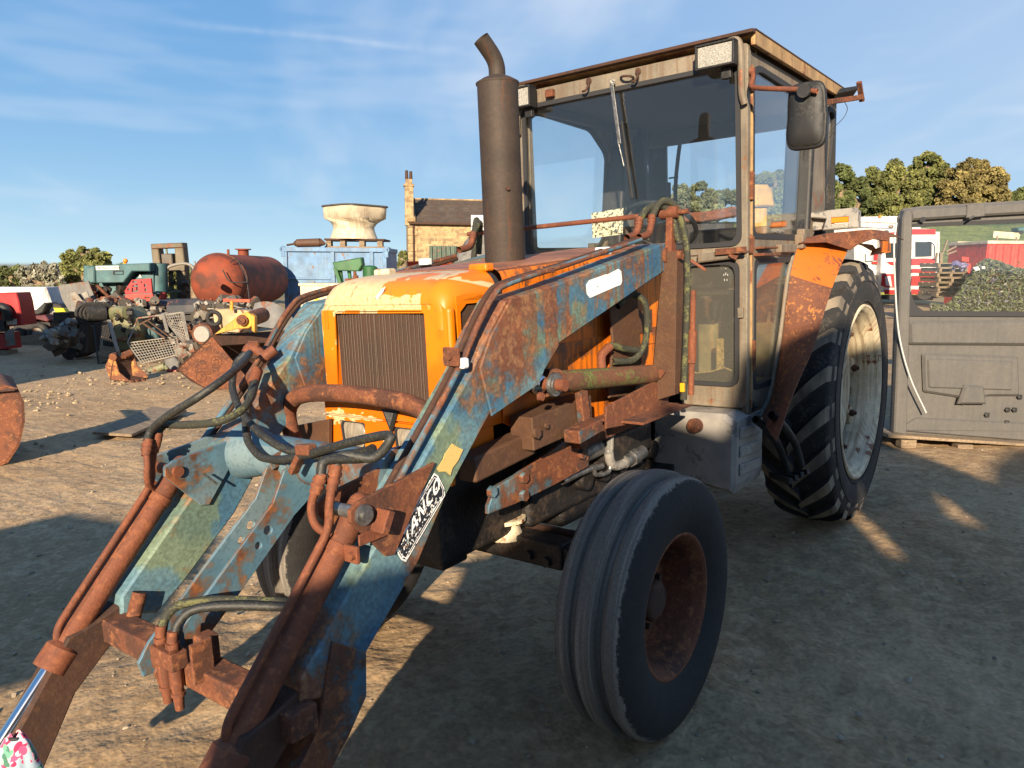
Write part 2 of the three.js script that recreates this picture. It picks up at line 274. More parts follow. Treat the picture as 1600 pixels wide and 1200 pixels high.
// ---------------------------------------------------------------- ground: one sheet of pale dried dirt, finer near the tractor
{
  const dirt = mat('dry dirt', (u, v) => {
    const a = at(N.big, u, v), b = at(N.fine, u, v), g = at(N.grain, u, v), s = at(N.spot, v, u);
    let c = mix([169, 141, 105], [148, 121, 87], sstep(0.3, 0.7, a * 0.4 + b * 0.6));
    c = mix(c, [182, 156, 120], 0.5 * sstep(0.62, 0.85, s));
    return mul(c, 0.90 + 0.20 * g);
  }, { tile: 2.6, size: 1024, rough: 0.95, bump: null });
  // clods, hoof-like scuffs, tyre prints: height picture
  dirt.bumpMap = dataTex(1024, 1024, (u, v) => { const h = 255 * (0.30 * at2(N.fine, u, v) + 0.36 * at2(N.mid, u * 2, v * 2) + 0.26 * at2(N.spot, u, v) + 0.08 * at2(N.grain, u * 2, v * 2)); return [h, h, h]; }, false, 2.6);
  dirt.bumpScale = 0.019;
  dirt.vertexColors = true;
  const n = 460, pos = [], col = [], uv = [], idx = [];
  const warp = (t) => Math.sign(t) * (Math.abs(t) * 5 + Math.pow(Math.abs(t), 5) * 420);
  for (let j = 0; j <= n; j++) for (let i = 0; i <= n; i++) {
    const x = warp(i / n * 2 - 1), z = warp(j / n * 2 - 1) + 2.5, d = Math.hypot(x - EYE.x, z - EYE.z);
    const near = sstep(60, 6, d);
    let h = ground(x, z) + near * ((at2(N.big, x * 0.13, z * 0.13) - 0.5) * 0.05 + (at2(N.mid, x * 0.21, z * 0.21) - 0.5) * 0.035 + (at2(N.fine, x * 0.22, z * 0.22) - 0.5) * 0.016);
    // shallow wheel tracks crossing the yard
    for (const [a, o, w] of [[0.5, -0.9, 0.30], [0.5, 0.9, 0.30], [1.15, -3.2, 0.28], [1.15, -1.5, 0.28], [-0.35, -5.5, 0.3]]) { const q = x * Math.cos(a) - z * Math.sin(a) - o + 0.25 * (at2(N.big2, x * 0.05, z * 0.05) - 0.5), al = x * Math.sin(a) + z * Math.cos(a); const e = sstep(w, w * 0.6, Math.abs(q)); h -= near * e * (0.014 + 0.008 * Math.sin(al * 38 + Math.abs(q) * 16)) * sstep(0.35, 0.6, at2(N.mid, x * 0.06, z * 0.06)); h += near * 0.012 * Math.exp(-(((Math.abs(q) - w) / 0.07) ** 2)); }
    h -= 0.012;
    pos.push(x, h, z); uv.push(x, z);
    const q = at2(N.big2, x * 0.045, z * 0.045), w = at2(N.mid, x * 0.1 + 0.3, z * 0.1), k = 0.78 + 0.30 * q + 0.14 * w;
    const green = sstep(30, 60, d);
    col.push(lerp(k, 0.35, green), lerp(k * (0.97 + 0.05 * w), 0.5, green), lerp(k * (0.92 + 0.12 * w), 0.3, green));
  }
  for (let j = 0; j < n; j++) for (let i = 0; i < n; i++) { const a = j * (n + 1) + i; idx.push(a, a + n + 1, a + 1, a + 1, a + n + 1, a + n + 2); }
  const g = new THREE.BufferGeometry();
  g.setAttribute('position', new THREE.Float32BufferAttribute(pos, 3)); g.setAttribute('uv', new THREE.Float32BufferAttribute(uv, 2)); g.setAttribute('color', new THREE.Float32BufferAttribute(col, 3)); g.setIndex(idx); g.computeVertexNormals();
  const m = new THREE.Mesh(g, dirt); m.name = 'ground'; m.userData.kind = 'structure'; scene.add(m);
}
// loose stones and clods
{
  const geo = new THREE.IcosahedronGeometry(1, 0), p = geo.attributes.position, r = rng(5);
  const seen = new Map();
  for (let i = 0; i < p.count; i++) { const k = [p.getX(i), p.getY(i), p.getZ(i)].map((q) => q.toFixed(3)).join(); if (!seen.has(k)) seen.set(k, 0.7 + 0.55 * r()); const f = seen.get(k); p.setXYZ(i, p.getX(i) * f, p.getY(i) * f * 0.6, p.getZ(i) * f); }
  geo.computeVertexNormals();
  const m = plain('stone', 1, 1, 1, 0.95), count = 4500, im = new THREE.InstancedMesh(geo, m, count), o = new THREE.Object3D(), c = new THREE.Color();
  const fa = Math.atan2(fW.x, fW.z);
  for (let i = 0; i < count; i++) {
    const d = 1.2 + 15 * Math.pow(r(), 1.4), a = fa + (r() - 0.5) * 1.6, x = EYE.x + Math.sin(a) * d, z = EYE.z + Math.cos(a) * d, s = (0.002 + 0.014 * Math.pow(r(), 7)) * (0.8 + d * 0.07);
    o.position.set(x, ground(x, z) + s * 0.12 - 0.004 + (at2(N.big, x * 0.13, z * 0.13) - 0.5) * 0.05 + (at2(N.mid, x * 0.21, z * 0.21) - 0.5) * 0.035 - 0.004, z); o.rotation.set(r() * 0.5, r() * 6.3, r() * 0.5); o.scale.set(s * (0.8 + r() * 0.6), s, s * (0.8 + r() * 0.6)); o.updateMatrix();
    im.setMatrixAt(i, o.matrix);
    const k = 0.55 + 0.6 * r(); c.setRGB(0.36 * k, 0.28 * k, 0.19 * k); im.setColorAt(i, c);
  }
  im.name = 'gravel'; im.userData = { kind: 'stuff', label: 'loose pebbles and dried clods scattered over the yard dirt', category: 'gravel' }; scene.add(im);
}
// rubble ridge in the middle distance
{
  const r = rng(6), geo = [];
  const mk = () => { const g = new THREE.IcosahedronGeometry(1, 0), q = g.attributes.position, seen = new Map(); for (let i = 0; i < q.count; i++) { const k = [q.getX(i), q.getY(i), q.getZ(i)].map((w) => w.toFixed(3)).join(); if (!seen.has(k)) seen.set(k, 0.6 + 0.6 * r()); const f = seen.get(k); q.setXYZ(i, q.getX(i) * f, q.getY(i) * f * 0.7, q.getZ(i) * f); } g.computeVertexNormals(); return g; };
  for (let i = 0; i < 270; i++) {
    const px = 40 + 270 * r(), py = 588 + (px < 120 ? 22 : 6) + 44 * (r() + r() - 1) + (px - 170) * -0.06, D = depthOfGround(px, py), p = wp(px, py, D), s = 0.008 + 0.034 * Math.pow(r(), 3), g = mk();
    g.rotateY(r() * 6); g.scale(s, s, s); g.translate(p.x, ground(p.x, p.z) + s * 0.1, p.z); geo.push(g);
  }
  const m = part(scene, 'rubble', mat('rubble', (u, v) => mul([172, 150, 116], 0.7 + 0.5 * at(N.fine, u, v)), { tile: 0.5, size: 256 }), geo);
  m.userData = { kind: 'stuff', label: 'broken stones and rubble strewn along the dirt before the scrap heap', category: 'rubble' };
}
// ---------------------------------------------------------------- the tractor with its front loader
const tractor = thing('farm_tractor', 'old orange farm tractor with grey cab and rusty blue front loader', 'tractor');
tractor.quaternion.setFromRotationMatrix(T2W);
const zy = (pts, x) => pts.map(([z, y]) => V(x, y, z));
const px5 = (pts, x = 0.5) => pts.map(([a, b]) => tx(a, b, x));

// ---- wheels
function rearWheel() {
  const R = 0.84, cz = -0.1, cy = 0.82, pos = [];
  const prof = [[0.53, -0.19], [0.60, -0.215], [0.68, -0.22], [0.755, -0.205], [0.785, -0.185], [0.80, -0.10], [0.805, 0], [0.80, 0.10], [0.785, 0.185], [0.755, 0.205], [0.68, 0.22], [0.60, 0.215], [0.53, 0.19]];
  const tyre = part(tractor, 'rear_tyre', M.rubber, latheX(prof, 72, 0.65, cy, cz));
  // chevron lugs
  const lugs = [], cols = 22, dust = [0.235, 0.19, 0.135], dark = [0.016, 0.016, 0.018];
  const radius = (x) => { const a = Math.abs(x); return a < 0.10 ? 0.80 : a < 0.185 ? lerp(0.80, 0.785, (a - 0.1) / 0.085) : lerp(0.785, 0.72, (a - 0.185) / 0.03); };
  const P = [], C = [], I = [];
  for (let k = 0; k < cols * 2; k++) {
    const side = k % 2 ? 1 : -1, th0 = (k / (cols * 2)) * 2 * Math.PI, n = 9, base = P.length / 3;
    for (let i = 0; i <= n; i++) {
      const s = i / n, x = side * lerp(-0.012, 0.216, s), th = th0 + 0.30 * Math.pow(s, 0.85), r0 = radius(x) - 0.012, h = (i === n ? 0.008 : 0.05) - 0.006 * s, w0 = 0.052 + 0.02 * s, w1 = 0.03 + 0.016 * s;
      [[r0, -w0], [r0 + h, -w1], [r0 + h, w1], [r0, w0]].forEach(([r, w], q) => {
        const t = th + w / 0.82, jit = 0.002 * (at(N.mid, x * 2, t) - 0.5);
        P.push(0.65 + x, cy - Math.cos(t) * (r + jit), cz + Math.sin(t) * (r + jit));
        const c = q === 1 || q === 2 ? mix(dark, dust, 0.4 + 0.6 * sstep(0.3, 0.6, at2(N.mid, t * 0.3, x) * 0.5 + at2(N.fine, t * 0.4, x * 1.5) * 0.5)) : dark;
        C.push(...c);
      });
    }
    for (let i = 0; i < n; i++) for (let q = 0; q < 3; q++) { const a = base + i * 4 + q; I.push(a, a + 1, a + 4, a + 1, a + 5, a + 4); }
    I.push(base, base + 1, base + 2, base, base + 2, base + 3); const e = base + n * 4; I.push(e, e + 2, e + 1, e, e + 3, e + 2);
  }
  // top faces get their own corners so that colour stays sharp at the lug edge
  const g = new THREE.BufferGeometry(); g.setAttribute('position', new THREE.Float32BufferAttribute(P, 3)); g.setAttribute('color', new THREE.Float32BufferAttribute(C, 3)); g.setIndex(I);
  const gg = g.toNonIndexed(), ca = gg.attributes.color; gg.computeVertexNormals();
  for (let i = 0; i < ca.count; i += 3) { let lo = 0; for (let j = 0; j < 3; j++) if (ca.getX(i + j) < 0.03) lo++; if (lo) for (let j = 0; j < 3; j++) { const k = lo === 3 ? 1 : 1.2; ca.setXYZ(i + j, dark[0] * k, dark[1] * k, dark[2] * k); } }
  const lm = new THREE.MeshStandardMaterial({ roughness: 0.9, side: THREE.DoubleSide, vertexColors: true, bumpMap: bumpTex('rough', 0.5), bumpScale: 0.002 }); lm.name = 'lug rubber with dried dirt';
  part(tyre, 'tread_lug', lm, gg);
  // sidewall rings
  for (const r of [0.575, 0.70]) { const t = new THREE.TorusGeometry(r, 0.006, 5, 64); t.rotateY(Math.PI / 2); t.translate(0.65 + (r < 0.6 ? 0.209 : 0.216), cy, cz); lugs.push(t); }
  part(tyre, 'sidewall_ring', M.rubber, lugs);
  // rim: flanged barrel, dished disc far inside, studs and clamps
  const rim = part(tractor, 'rear_rim', M.cream, latheX([[0.553, 0.200], [0.548, 0.212], [0.535, 0.212], [0.52, 0.195], [0.505, 0.185], [0.498, 0.15], [0.47, 0.13], [0.465, 0.02], [0.48, -0.03], [0.48, -0.15], [0.53, -0.19]], 64, 0.65, cy, cz));
  part(rim, 'wheel_disc', M.cream, latheX([[0.395, 0.035], [0.385, 0.045], [0.33, 0.045], [0.25, -0.02], [0.15, -0.03], [0.14, 0.01], [0.001, 0.01]], 48, 0.65, cy, cz));
  const hub = part(rim, 'hub', M.rustDark, latheX([[0.1, -0.02], [0.1, 0.05], [0.07, 0.07], [0.001, 0.07]], 20, 0.65, cy, cz));
  for (let i = 0; i < 8; i++) { const a = i / 8 * 6.283, q = V(0.655, cy + 0.15 * Math.cos(a), cz + 0.15 * Math.sin(a)); part(rim, 'wheel_nut', M.rustDark, cyl(q, q.clone().add(V(0.035, 0, 0)), 0.014, 0.014, 6)); }
  for (let i = 0; i < 8; i++) {
    const a = i / 8 * 6.283 + 0.25, y = cy + 0.435 * Math.cos(a), z = cz + 0.435 * Math.sin(a), t = box(0, 0, 0, 0.055, 0.085, 0.11, 0.008); t.rotateX(-a + Math.PI); t.translate(0.68, y, z);
    part(rim, 'rim_lug', M.cream, t);
    const b = V(0.70, cy + 0.40 * Math.cos(a), cz + 0.40 * Math.sin(a)); part(rim, 'stud', M.rustDark, [cyl(b, b.clone().add(V(0.05, 0, 0)), 0.013, 0.013, 8), cyl(b.clone().add(V(0.012, 0, 0)), b.clone().add(V(0.034, 0, 0)), 0.024, 0.024, 6)]);
  }
  return [tyre, rim];
}
for (const o of rearWheel()) { const c = o.clone(); c.scale.x = -1; tractor.add(c); }

function frontWheel() {
  const cy = 0.468, cz = 2.63, x0 = 0.745;
  const prof = [[0.255, -0.105], [0.29, -0.125], [0.345, -0.135], [0.39, -0.134], [0.425, -0.124], [0.447, -0.114], [0.457, -0.100], [0.459, -0.076], [0.452, -0.064], [0.436, -0.056], [0.430, -0.046], [0.438, -0.036], [0.466, -0.028], [0.470, -0.022], [0.471, 0], [0.470, 0.022], [0.466, 0.028], [0.438, 0.036], [0.430, 0.046], [0.436, 0.056], [0.452, 0.064], [0.459, 0.076], [0.457, 0.100], [0.447, 0.114], [0.425, 0.124], [0.39, 0.134], [0.345, 0.135], [0.29, 0.125], [0.255, 0.105]];
  const g = toCreasedNormals(latheX(prof, 112, x0, cy, cz), 0.45);
  const tm = new THREE.MeshStandardMaterial({ roughness: 0.85, side: THREE.DoubleSide, name: 'ribbed tyre, tread worn grey',
    map: dataTex(1024, 256, (u, v) => {               // u round the tyre, v across it from one bead to the other
      const e = Math.abs(v - 0.5) * 28, n = at2(N.fine, u * 5, v * 1.5) * 0.55 + at2(N.mid, u * 7, v * 1.2) * 0.45;
      const tread = sstep(9.2, 8.8, e + (n - 0.5) * 1.3), k = 0.85 + 0.3 * at2(N.grain, u * 5, v * 2);
      return mix(mul([28, 26, 25], 0.8 + 0.6 * n), mul(mix([98, 91, 82], [122, 113, 101], sstep(0.45, 0.75, at2(N.horiz, u * 3, v * 1.3))), k), tread);
    }, true) });
  tm.bumpMap = bumpTex('rough', 0.12); tm.bumpScale = 0.0012;
  const tyre = part(tractor, 'front_tyre', tm, g, { keepUV: true });
  const rim = part(tractor, 'front_rim', M.rust, latheX([[0.262, 0.096], [0.262, 0.108], [0.25, 0.108], [0.24, 0.095], [0.232, 0.07], [0.222, 0.055], [0.215, -0.05], [0.20, -0.06], [0.11, -0.045], [0.10, -0.02], [0.001, -0.02]], 56, x0, cy, cz));
  const hub = part(rim, 'hub', M.rustDark, latheX([[0.075, -0.05], [0.075, 0.02], [0.06, 0.035], [0.001, 0.035]], 18, x0, cy, cz));
  for (let i = 0; i < 6; i++) { const a = i / 6 * 6.283, q = V(x0 - 0.03, cy + 0.105 * Math.cos(a), cz + 0.105 * Math.sin(a)); part(rim, 'wheel_nut', M.rustDark, cyl(q, q.clone().add(V(0.03, 0, 0)), 0.013, 0.013, 6)); }
  return [tyre, rim];
}
for (const o of frontWheel()) { const c = o.clone(); c.scale.x = -1; c.position.set(-0.03, 0, 0.08); tractor.add(c); }

// ---- chassis, engine, axles
{
  const eng = [box2(-0.2, 0.2, 0.62, 1.15, 1.3, 2.6, 0.03), box2(-0.16, 0.16, 0.52, 0.7, 1.5, 2.3, 0.04), box2(-0.24, 0.24, 0.45, 1.0, -0.4, 1.3, 0.05)];
  for (let i = 0; i < 5; i++) eng.push(cyl(V(0.2, 0.75, 1.6 + i * 0.16), V(0.26, 0.75, 1.6 + i * 0.16), 0.05, 0.045, 12));
  eng.push(cyl(V(0.2, 0.62, 1.55), V(0.34, 0.62, 1.55), 0.05), box2(0.2, 0.3, 0.78, 0.92, 1.7, 2.1, 0.02));
  part(tractor, 'engine_block', M.grime, eng);
  part(tractor, 'axle_support', M.grime, [box2(-0.17, 0.17, 0.625, 1.0, 2.60, 3.09, 0.02), box2(-0.15, 0.15, 0.60, 0.64, 2.93, 3.07, 0.01)]);
  part(tractor, 'front_axle', M.grime, [box2(-0.40, 0.40, 0.515, 0.62, 2.57, 2.68, 0.012), box2(0.36, 0.60, 0.53, 0.605, 2.585, 2.665, 0.01), box2(-0.60, -0.36, 0.53, 0.605, 2.585, 2.665, 0.01), cyl(V(0.56, 0.44, 2.63), V(0.56, 0.66, 2.63), 0.05), cyl(V(-0.56, 0.44, 2.63), V(-0.56, 0.66, 2.63), 0.05), bolt(V(0.25, 0.555, 2.68), V(0, 0, 1), 0.022, 0.02), bolt(V(0.335, 0.545, 2.68), V(0, 0, 1), 0.022, 0.02)]);
  part(tractor, 'pivot_casting', M.cream, [cyl(V(0.12, 0.60, 2.66), V(0.12, 0.67, 2.66), 0.075, 0.05, 14), cyl(V(0.12, 0.67, 2.66), V(0.12, 0.685, 2.66), 0.085, 0.085, 14), cyl(V(0.14, 0.685, 2.66), V(0.14, 0.73, 2.66), 0.03, 0.025, 6)]);
  part(tractor, 'rear_axle', M.grime, [cyl(V(-0.5, 0.82, -0.1), V(0.5, 0.82, -0.1), 0.11, 0.11, 16)]);
  part(tractor, 'steering_rod', M.rustDark, [cyl(V(-0.55, 0.6, 2.5), V(0.55, 0.6, 2.5), 0.016)]);
  // loader subframe along both sides
  for (const s of [1, -1]) {
    const K = (g) => (s > 0 ? g : mirrorX(g));
    const xr = 0.42, rail = [[765, 700], [818, 655], [905, 618], [1010, 588], [1055, 612], [1030, 640], [905, 680], [818, 700]];
    const r1 = part(tractor, 'loader_side_rail', M.brownBeam, [
      K(beam(tx(822, 678, xr).setX(0.40), tx(915, 640, xr).setX(0.40), 0.12, 0.10, 0.006, V(1, 0, 0))),
      K(beam(tx(735, 735, 0.38).setX(0.36), tx(830, 690, 0.38).setX(0.36), 0.09, 0.08, 0.012, V(1, 0, 0))),
      K(bolt(tx(836, 676, 0.46), V(1, 0, 0), 0.022, 0.014)), K(bolt(tx(853, 665, 0.46), V(1, 0, 0), 0.012, 0.008))]);
    part(r1, 'rail_bracket', M.blueWorn, [K(beam(tx(908, 612, 0.47), tx(914, 668, 0.47), 0.05, 0.03, 0.004, V(1, 0, 0))), K(beam(tx(893, 683, 0.5), tx(930, 662, 0.5), 0.07, 0.05, 0.006, V(0, 1, 0)))]);
    part(tractor, 'lower_side_plate', M.blueWorn, [K(slab(px5([[757, 790], [768, 760], [800, 742], [838, 715], [885, 682], [912, 672], [914, 728], [860, 757], [800, 786], [757, 802]], 0.3), 0.02, V(1, 0, 0), { bevel: 0.003 })), ...[[766, 768], [816, 746], [816, 774], [907, 710]].map(([a, b]) => K(bolt(tx(a, b, 0.32), V(1, 0, 0), 0.022, 0.018)))]);
    part(tractor, 'undertray_rail', M.rust, [K(slab(px5([[900, 690], [1010, 640], [1030, 650], [910, 702]], 0.36), 0.05, V(-1, 0, 0), { bevel: 0.003 }))]);
  }
  part(tractor, 'hydraulic_pipe', M.grey, [tube([tx(952, 676, 0.3), tx(952, 715, 0.3), tx(962, 728, 0.3), tx(985, 718, 0.3), tx(1003, 705, 0.3)], 0.022, 30)]);
  part(tractor, 'hydraulic_coupling', M.steel, [cyl(tx(975, 722, 0.3), tx(1003, 706, 0.3), 0.03, 0.034, 14), cyl(tx(985, 717, 0.3), tx(992, 713, 0.3), 0.04, 0.04, 6)]);
  part(tractor, 'filter_canister', M.steel, [cyl(tx(905, 710, 0.25), tx(945, 692, 0.25), 0.045, 0.045, 18)]);
  part(tractor, 'drain_pipe', M.steel, [tube([tx(878, 752, 0.28), tx(915, 735, 0.28), tx(940, 728, 0.28)], 0.016, 20), tube([tx(928, 735, 0.3), tx(932, 742, 0.3), tx(950, 738, 0.3), tx(955, 722, 0.3)], 0.01, 24)]);
}

// ---- bonnet and nose cowl
{
  const cowlTex = mat('nose paint, orange worn to cream', (u, v) => {          // u across (0..1 = -0.33..0.33), v up (0..1 = 0.9..1.75)
    const x = u * 0.66 - 0.33, y = v * 0.85 + 0.9, n = at2(N.fine, u * 0.5, v * 0.7) * 0.22 + at2(N.mid, u * 0.55, v * 0.75) * 0.78;
    let m = 0;                                        // share of cream
    m = Math.max(m, sstep(0.515, 0.535, n + (y > 1.57 ? 0.26 - 1.5 * Math.max(0, x + 0.14) : -0.4)), sstep(0.515, 0.54, n + (y > 1.655 ? 0.14 - 0.9 * Math.max(0, x - 0.08) : -0.4)));
    m = Math.max(m, y > 1.545 && y < 1.585 + 0.03 * n ? sstep(0.34, 0.42, n + (x < 0.2 ? 0.1 : -0.2)) : 0);
    m = Math.max(m, sstep(0.76, 0.785, n + (y < 1.57 ? 0.22 * sstep(0.010, 0, Math.abs(Math.abs(x + 0.02) - 0.29)) : 0) - 0.04));
    m = Math.max(m, sstep(0.60, 0.625, n + 0.17 * sstep(0.014, 0, Math.abs(y - 1.158)) - 0.1));
    const o = mix([224, 120, 2], [204, 102, 2], sstep(0.4, 0.7, at2(N.big, u, v)));
    let c = mix(o, mix([214, 190, 146], [192, 160, 112], at2(N.fine, u * 2, v * 2)), m);
    return mix(c, [150, 104, 62], 0.5 * sstep(0.84, 0.9, at2(N.spot, u * 1.3, v * 1.6)));
  }, { size: 1024, rough: 0.45, bump: 'soft', bumpScale: 0.0004 });
  cowlTex.map.repeat.set(1 / 0.66, 1 / 0.85); cowlTex.map.offset.set(0.5, -0.9 / 0.85); cowlTex.bumpMap = null;
  const uvXY = (g) => { const p = g.attributes.position, uv = new Float32Array(p.count * 2); for (let i = 0; i < p.count; i++) { uv[2 * i] = p.getX(i) + (p.getZ(i) - 3.15) * (Math.abs(p.getX(i)) > 0.3 ? 0.15 : 0); uv[2 * i + 1] = p.getY(i) + (3.15 - p.getZ(i)) * 0.22; } g.setAttribute('uv', new THREE.BufferAttribute(uv, 2)); };
  // side/top shell: section swept from nose to rear of the cowl, rounded top corners and rounded brow
  const W = 0.315, sec = (z, top, half, r, yb) => { const a = []; a.push(V(-half, yb, z)); for (let i = 0; i <= 8; i++) { const t = i / 8 * Math.PI / 2; a.push(V(-half + r - r * Math.cos(t), top - r + r * Math.sin(t), z)); } for (let i = 8; i >= 0; i--) { const t = i / 8 * Math.PI / 2; a.push(V(half - r + r * Math.cos(t), top - r + r * Math.sin(t), z)); } a.push(V(half, yb, z)); return a; };
  const rows = [[3.158, 1.565, 0.272, 0.03], [3.157, 1.585, 0.29, 0.05], [3.145, 1.612, 0.304, 0.065], [3.12, 1.636, 0.312, 0.075], [3.08, 1.652, W, 0.08], [3.0, 1.664, W, 0.08], [2.9, 1.672, W, 0.08]].map(([z, t, h, r]) => sec(z, t, h, r, z > 3.11 ? 1.48 : 1.57));
  const shell = sheet(rows, 0.004);                  // brow and top
  // sides with an opening each for the gauze
  const sideL = slab([V(W, 1.13, 3.11), V(W, 1.13, 2.66), V(W, 1.3, 2.66), V(W, 1.545, 2.80), V(W, 1.592, 2.9), V(W, 1.592, 3.07), V(W, 1.585, 3.11)], 0.004, V(-1, 0, 0), { holes: [[V(W, 1.27, 3.092), V(W, 1.27, 2.74), V(W, 1.36, 2.74), V(W, 1.535, 2.87), V(W, 1.56, 2.98), V(W, 1.56, 3.06), V(W, 1.535, 3.092)]] });
  // front face frame round the radiator opening
  const fz = 3.158;
  const frame = slab([V(-0.31, 0.985, fz - 0.003), V(0.31, 0.985, fz - 0.003), V(0.31, 1.53, fz - 0.003), V(0.285, 1.57, fz - 0.003), V(-0.285, 1.57, fz - 0.003), V(-0.31, 1.53, fz - 0.003)], 0.004, V(0, 0, -1), { holes: [[V(-0.25, 1.24, fz), V(0.212, 1.24, fz), V(0.212, 1.543, fz), V(-0.235, 1.543, fz)]], round: 0.02 });
  const cowl = part(tractor, 'nose_cowl', cowlTex, [shell, sideL, mirrorX(sideL), frame,
    beam(V(W - 0.018, 1.13, 3.136), V(W - 0.018, 1.555, 3.136), 0.036, 0.05, 0.016, V(1, 0, 0)), beam(V(-W + 0.018, 1.13, 3.136), V(-W + 0.018, 1.555, 3.136), 0.036, 0.05, 0.016, V(1, 0, 0)),
    box2(-0.246, 0.208, 1.535, 1.54, 3.06, 3.152, 0.001), box2(-0.253, -0.249, 1.24, 1.54, 3.08, 3.152, 0.001), box2(0.212, 0.216, 1.24, 1.54, 3.08, 3.152, 0.001),
    slab([V(W, 1.135, 3.13), V(W, 0.985, 3.13), V(W, 0.985, 2.95), V(W, 1.135, 2.95)], 0.004, V(-1, 0, 0)), mirrorX(slab([V(W, 1.135, 3.13), V(W, 0.985, 3.13), V(W, 0.985, 2.95), V(W, 1.135, 2.95)], 0.004, V(-1, 0, 0)))], { uv: uvXY });
  // lower headlamp panel with its seam and two rounded lamps
  const lz = 3.17, lampHole = (c) => [V(c - 0.072, 1.145, lz), V(c + 0.068, 1.145, lz), V(c + 0.06, 1.045, lz), V(c - 0.06, 1.045, lz)];
  const lamps = [-0.165, 0.115];
  const lp = part(tractor, 'headlamp_panel', cowlTex, [slab([V(-0.312, 0.965, lz), V(0.312, 0.965, lz), V(0.312, 1.158, lz), V(-0.312, 1.158, lz)], 0.012, V(0, 0, -1), { holes: lamps.map(lampHole), round: 0.012 }), slab([V(-0.312, 1.166, lz), V(0.312, 1.166, lz), V(0.312, 1.232, lz), V(-0.312, 1.232, lz)], 0.012, V(0, 0, -1), { round: 0.006 })], { uv: uvXY });
  for (const c of lamps) {
    const h = slab(lampHole(c), 0.012, V(0, 0, -1), { round: 0.03 }); h.scale(0.985, 1, 1); h.translate(c * 0.015, 0, -0.012);
    const hl = part(tractor, 'headlamp', paint(148, 140, 126, -0.3, 0.2, 0.3), [h, ball(V(c, 1.095, lz - 0.016), 0.06, 1, 0.8, 0.25)]);
    part(hl, 'lamp_rim', M.dark, [slab(lampHole(c).map((p) => p.clone().setZ(lz - 0.004)), 0.012, V(0, 0, -1), { holes: [lampHole(c).map((p) => V(c + (p.x - c) * 0.92, 1.095 + (p.y - 1.095) * 0.9, lz - 0.004))], round: 0.03 })]);
  }
  const bd = part(tractor, 'triangle_badge', M.plastic, slab([V(0.005, 1.205, lz + 0.002), V(0.085, 1.205, lz + 0.002), V(0.045, 1.12, lz + 0.002)], 0.01, V(0, 0, 1), { bevel: 0.003 }));
  part(bd, 'badge_inlay', M.steel, slab([V(0.022, 1.196, lz + 0.013), V(0.068, 1.196, lz + 0.013), V(0.045, 1.146, lz + 0.013)], 0.002, V(0, 0, 1)));
  // radiator gauze with raised vertical wires
  const gz = mat('brown radiator gauze', (u, v) => { const a = at(N.big, u, v), g = at(N.grain, u * 2, v * 2); const cell = 0.7 + 0.3 * Math.sin(u * 6.283 * 110) * Math.sin(v * 6.283 * 110); return mul(mix([108, 80, 60], [130, 88, 64], a), (0.55 + 0.5 * g) * cell); }, { tile: 0.35, rough: 0.9, bumpScale: 0.0012 });
  const rad = part(tractor, 'radiator_screen', gz, [sheet([0, 1, 2, 3, 4].map((j) => [0, 1, 2, 3, 4, 5, 6].map((i) => V(lerp(-0.25, 0.214, i / 6), lerp(1.23, 1.532, j / 4), 3.132 + 0.012 * Math.sin(i / 6 * Math.PI)))), 0.003)]);
  const wires = []; for (let i = 0; i < 26; i++) { const x = lerp(-0.243, 0.207, (i + 0.6 * rnd()) / 25.6), z = 3.1375 + 0.012 * Math.sin((x + 0.25) / 0.464 * Math.PI); wires.push(cyl(V(x, 1.235, z), V(x + rr(-0.003, 0.003), 1.532, z - 0.001), 0.0008, 0.0008, 4)); }
  part(rad, 'wire', plain('wire', 0.19, 0.14, 0.10, 0.7), wires).userData.kind = 'stuff';
  for (const s of [1, -1]) part(tractor, 'side_gauze', gz, slab([V(s * 0.306, 1.26, 3.10), V(s * 0.306, 1.26, 2.73), V(s * 0.306, 1.37, 2.73), V(s * 0.306, 1.545, 2.86), V(s * 0.306, 1.57, 2.98), V(s * 0.306, 1.57, 3.10)], 0.003, V(-s, 0, 0)));
  part(tractor, 'brand_plate', M.white, slab([[592, 466], [603, 452], [607, 449], [603, 459], [595, 469]].map(([a, b]) => tz(a, b, 3.142).add(V(0, 0.004, 0.012))), 0.004, V(0, 0.4, 1)));
  for (const s of [-1, 1]) part(tractor, 'bonnet_hinge_box', s > 0 ? M.orange : M.cream, [box2(s * 0.2, s * 0.285, 1.662, 1.692, 2.86, 2.91, 0.01)]);
  // black rubber strip, then the long bonnet
  part(tractor, 'bonnet_seal', M.seal, sheet([2.9, 2.87].map((z) => sec(z, 1.669, W + 0.001, 0.08, 1.3)), 0.004));
  const bt = (z) => lerp(1.676, 1.772, (2.87 - z) / 1.42);
  const bon = [2.865, 2.5, 2.1, 1.75, 1.47].map((z) => sec(z, bt(z), 0.318, 0.05, 1.62));
  part(tractor, 'bonnet_top', M.bonnetTop, sheet(bon.map((r) => r.slice(5, 15)), 0.003));
  const sideRows = (s) => [2.865, 2.5, 2.1, 1.75, 1.47].map((z) => { const f = sec(z, bt(z), 0.318, 0.05, 1.62); const a = f.slice(1, 7).reverse().map((p) => V(s * Math.abs(p.x), p.y, z)); return [...a, V(s * 0.318, 1.5, z), V(s * 0.318, 1.36, z)]; });
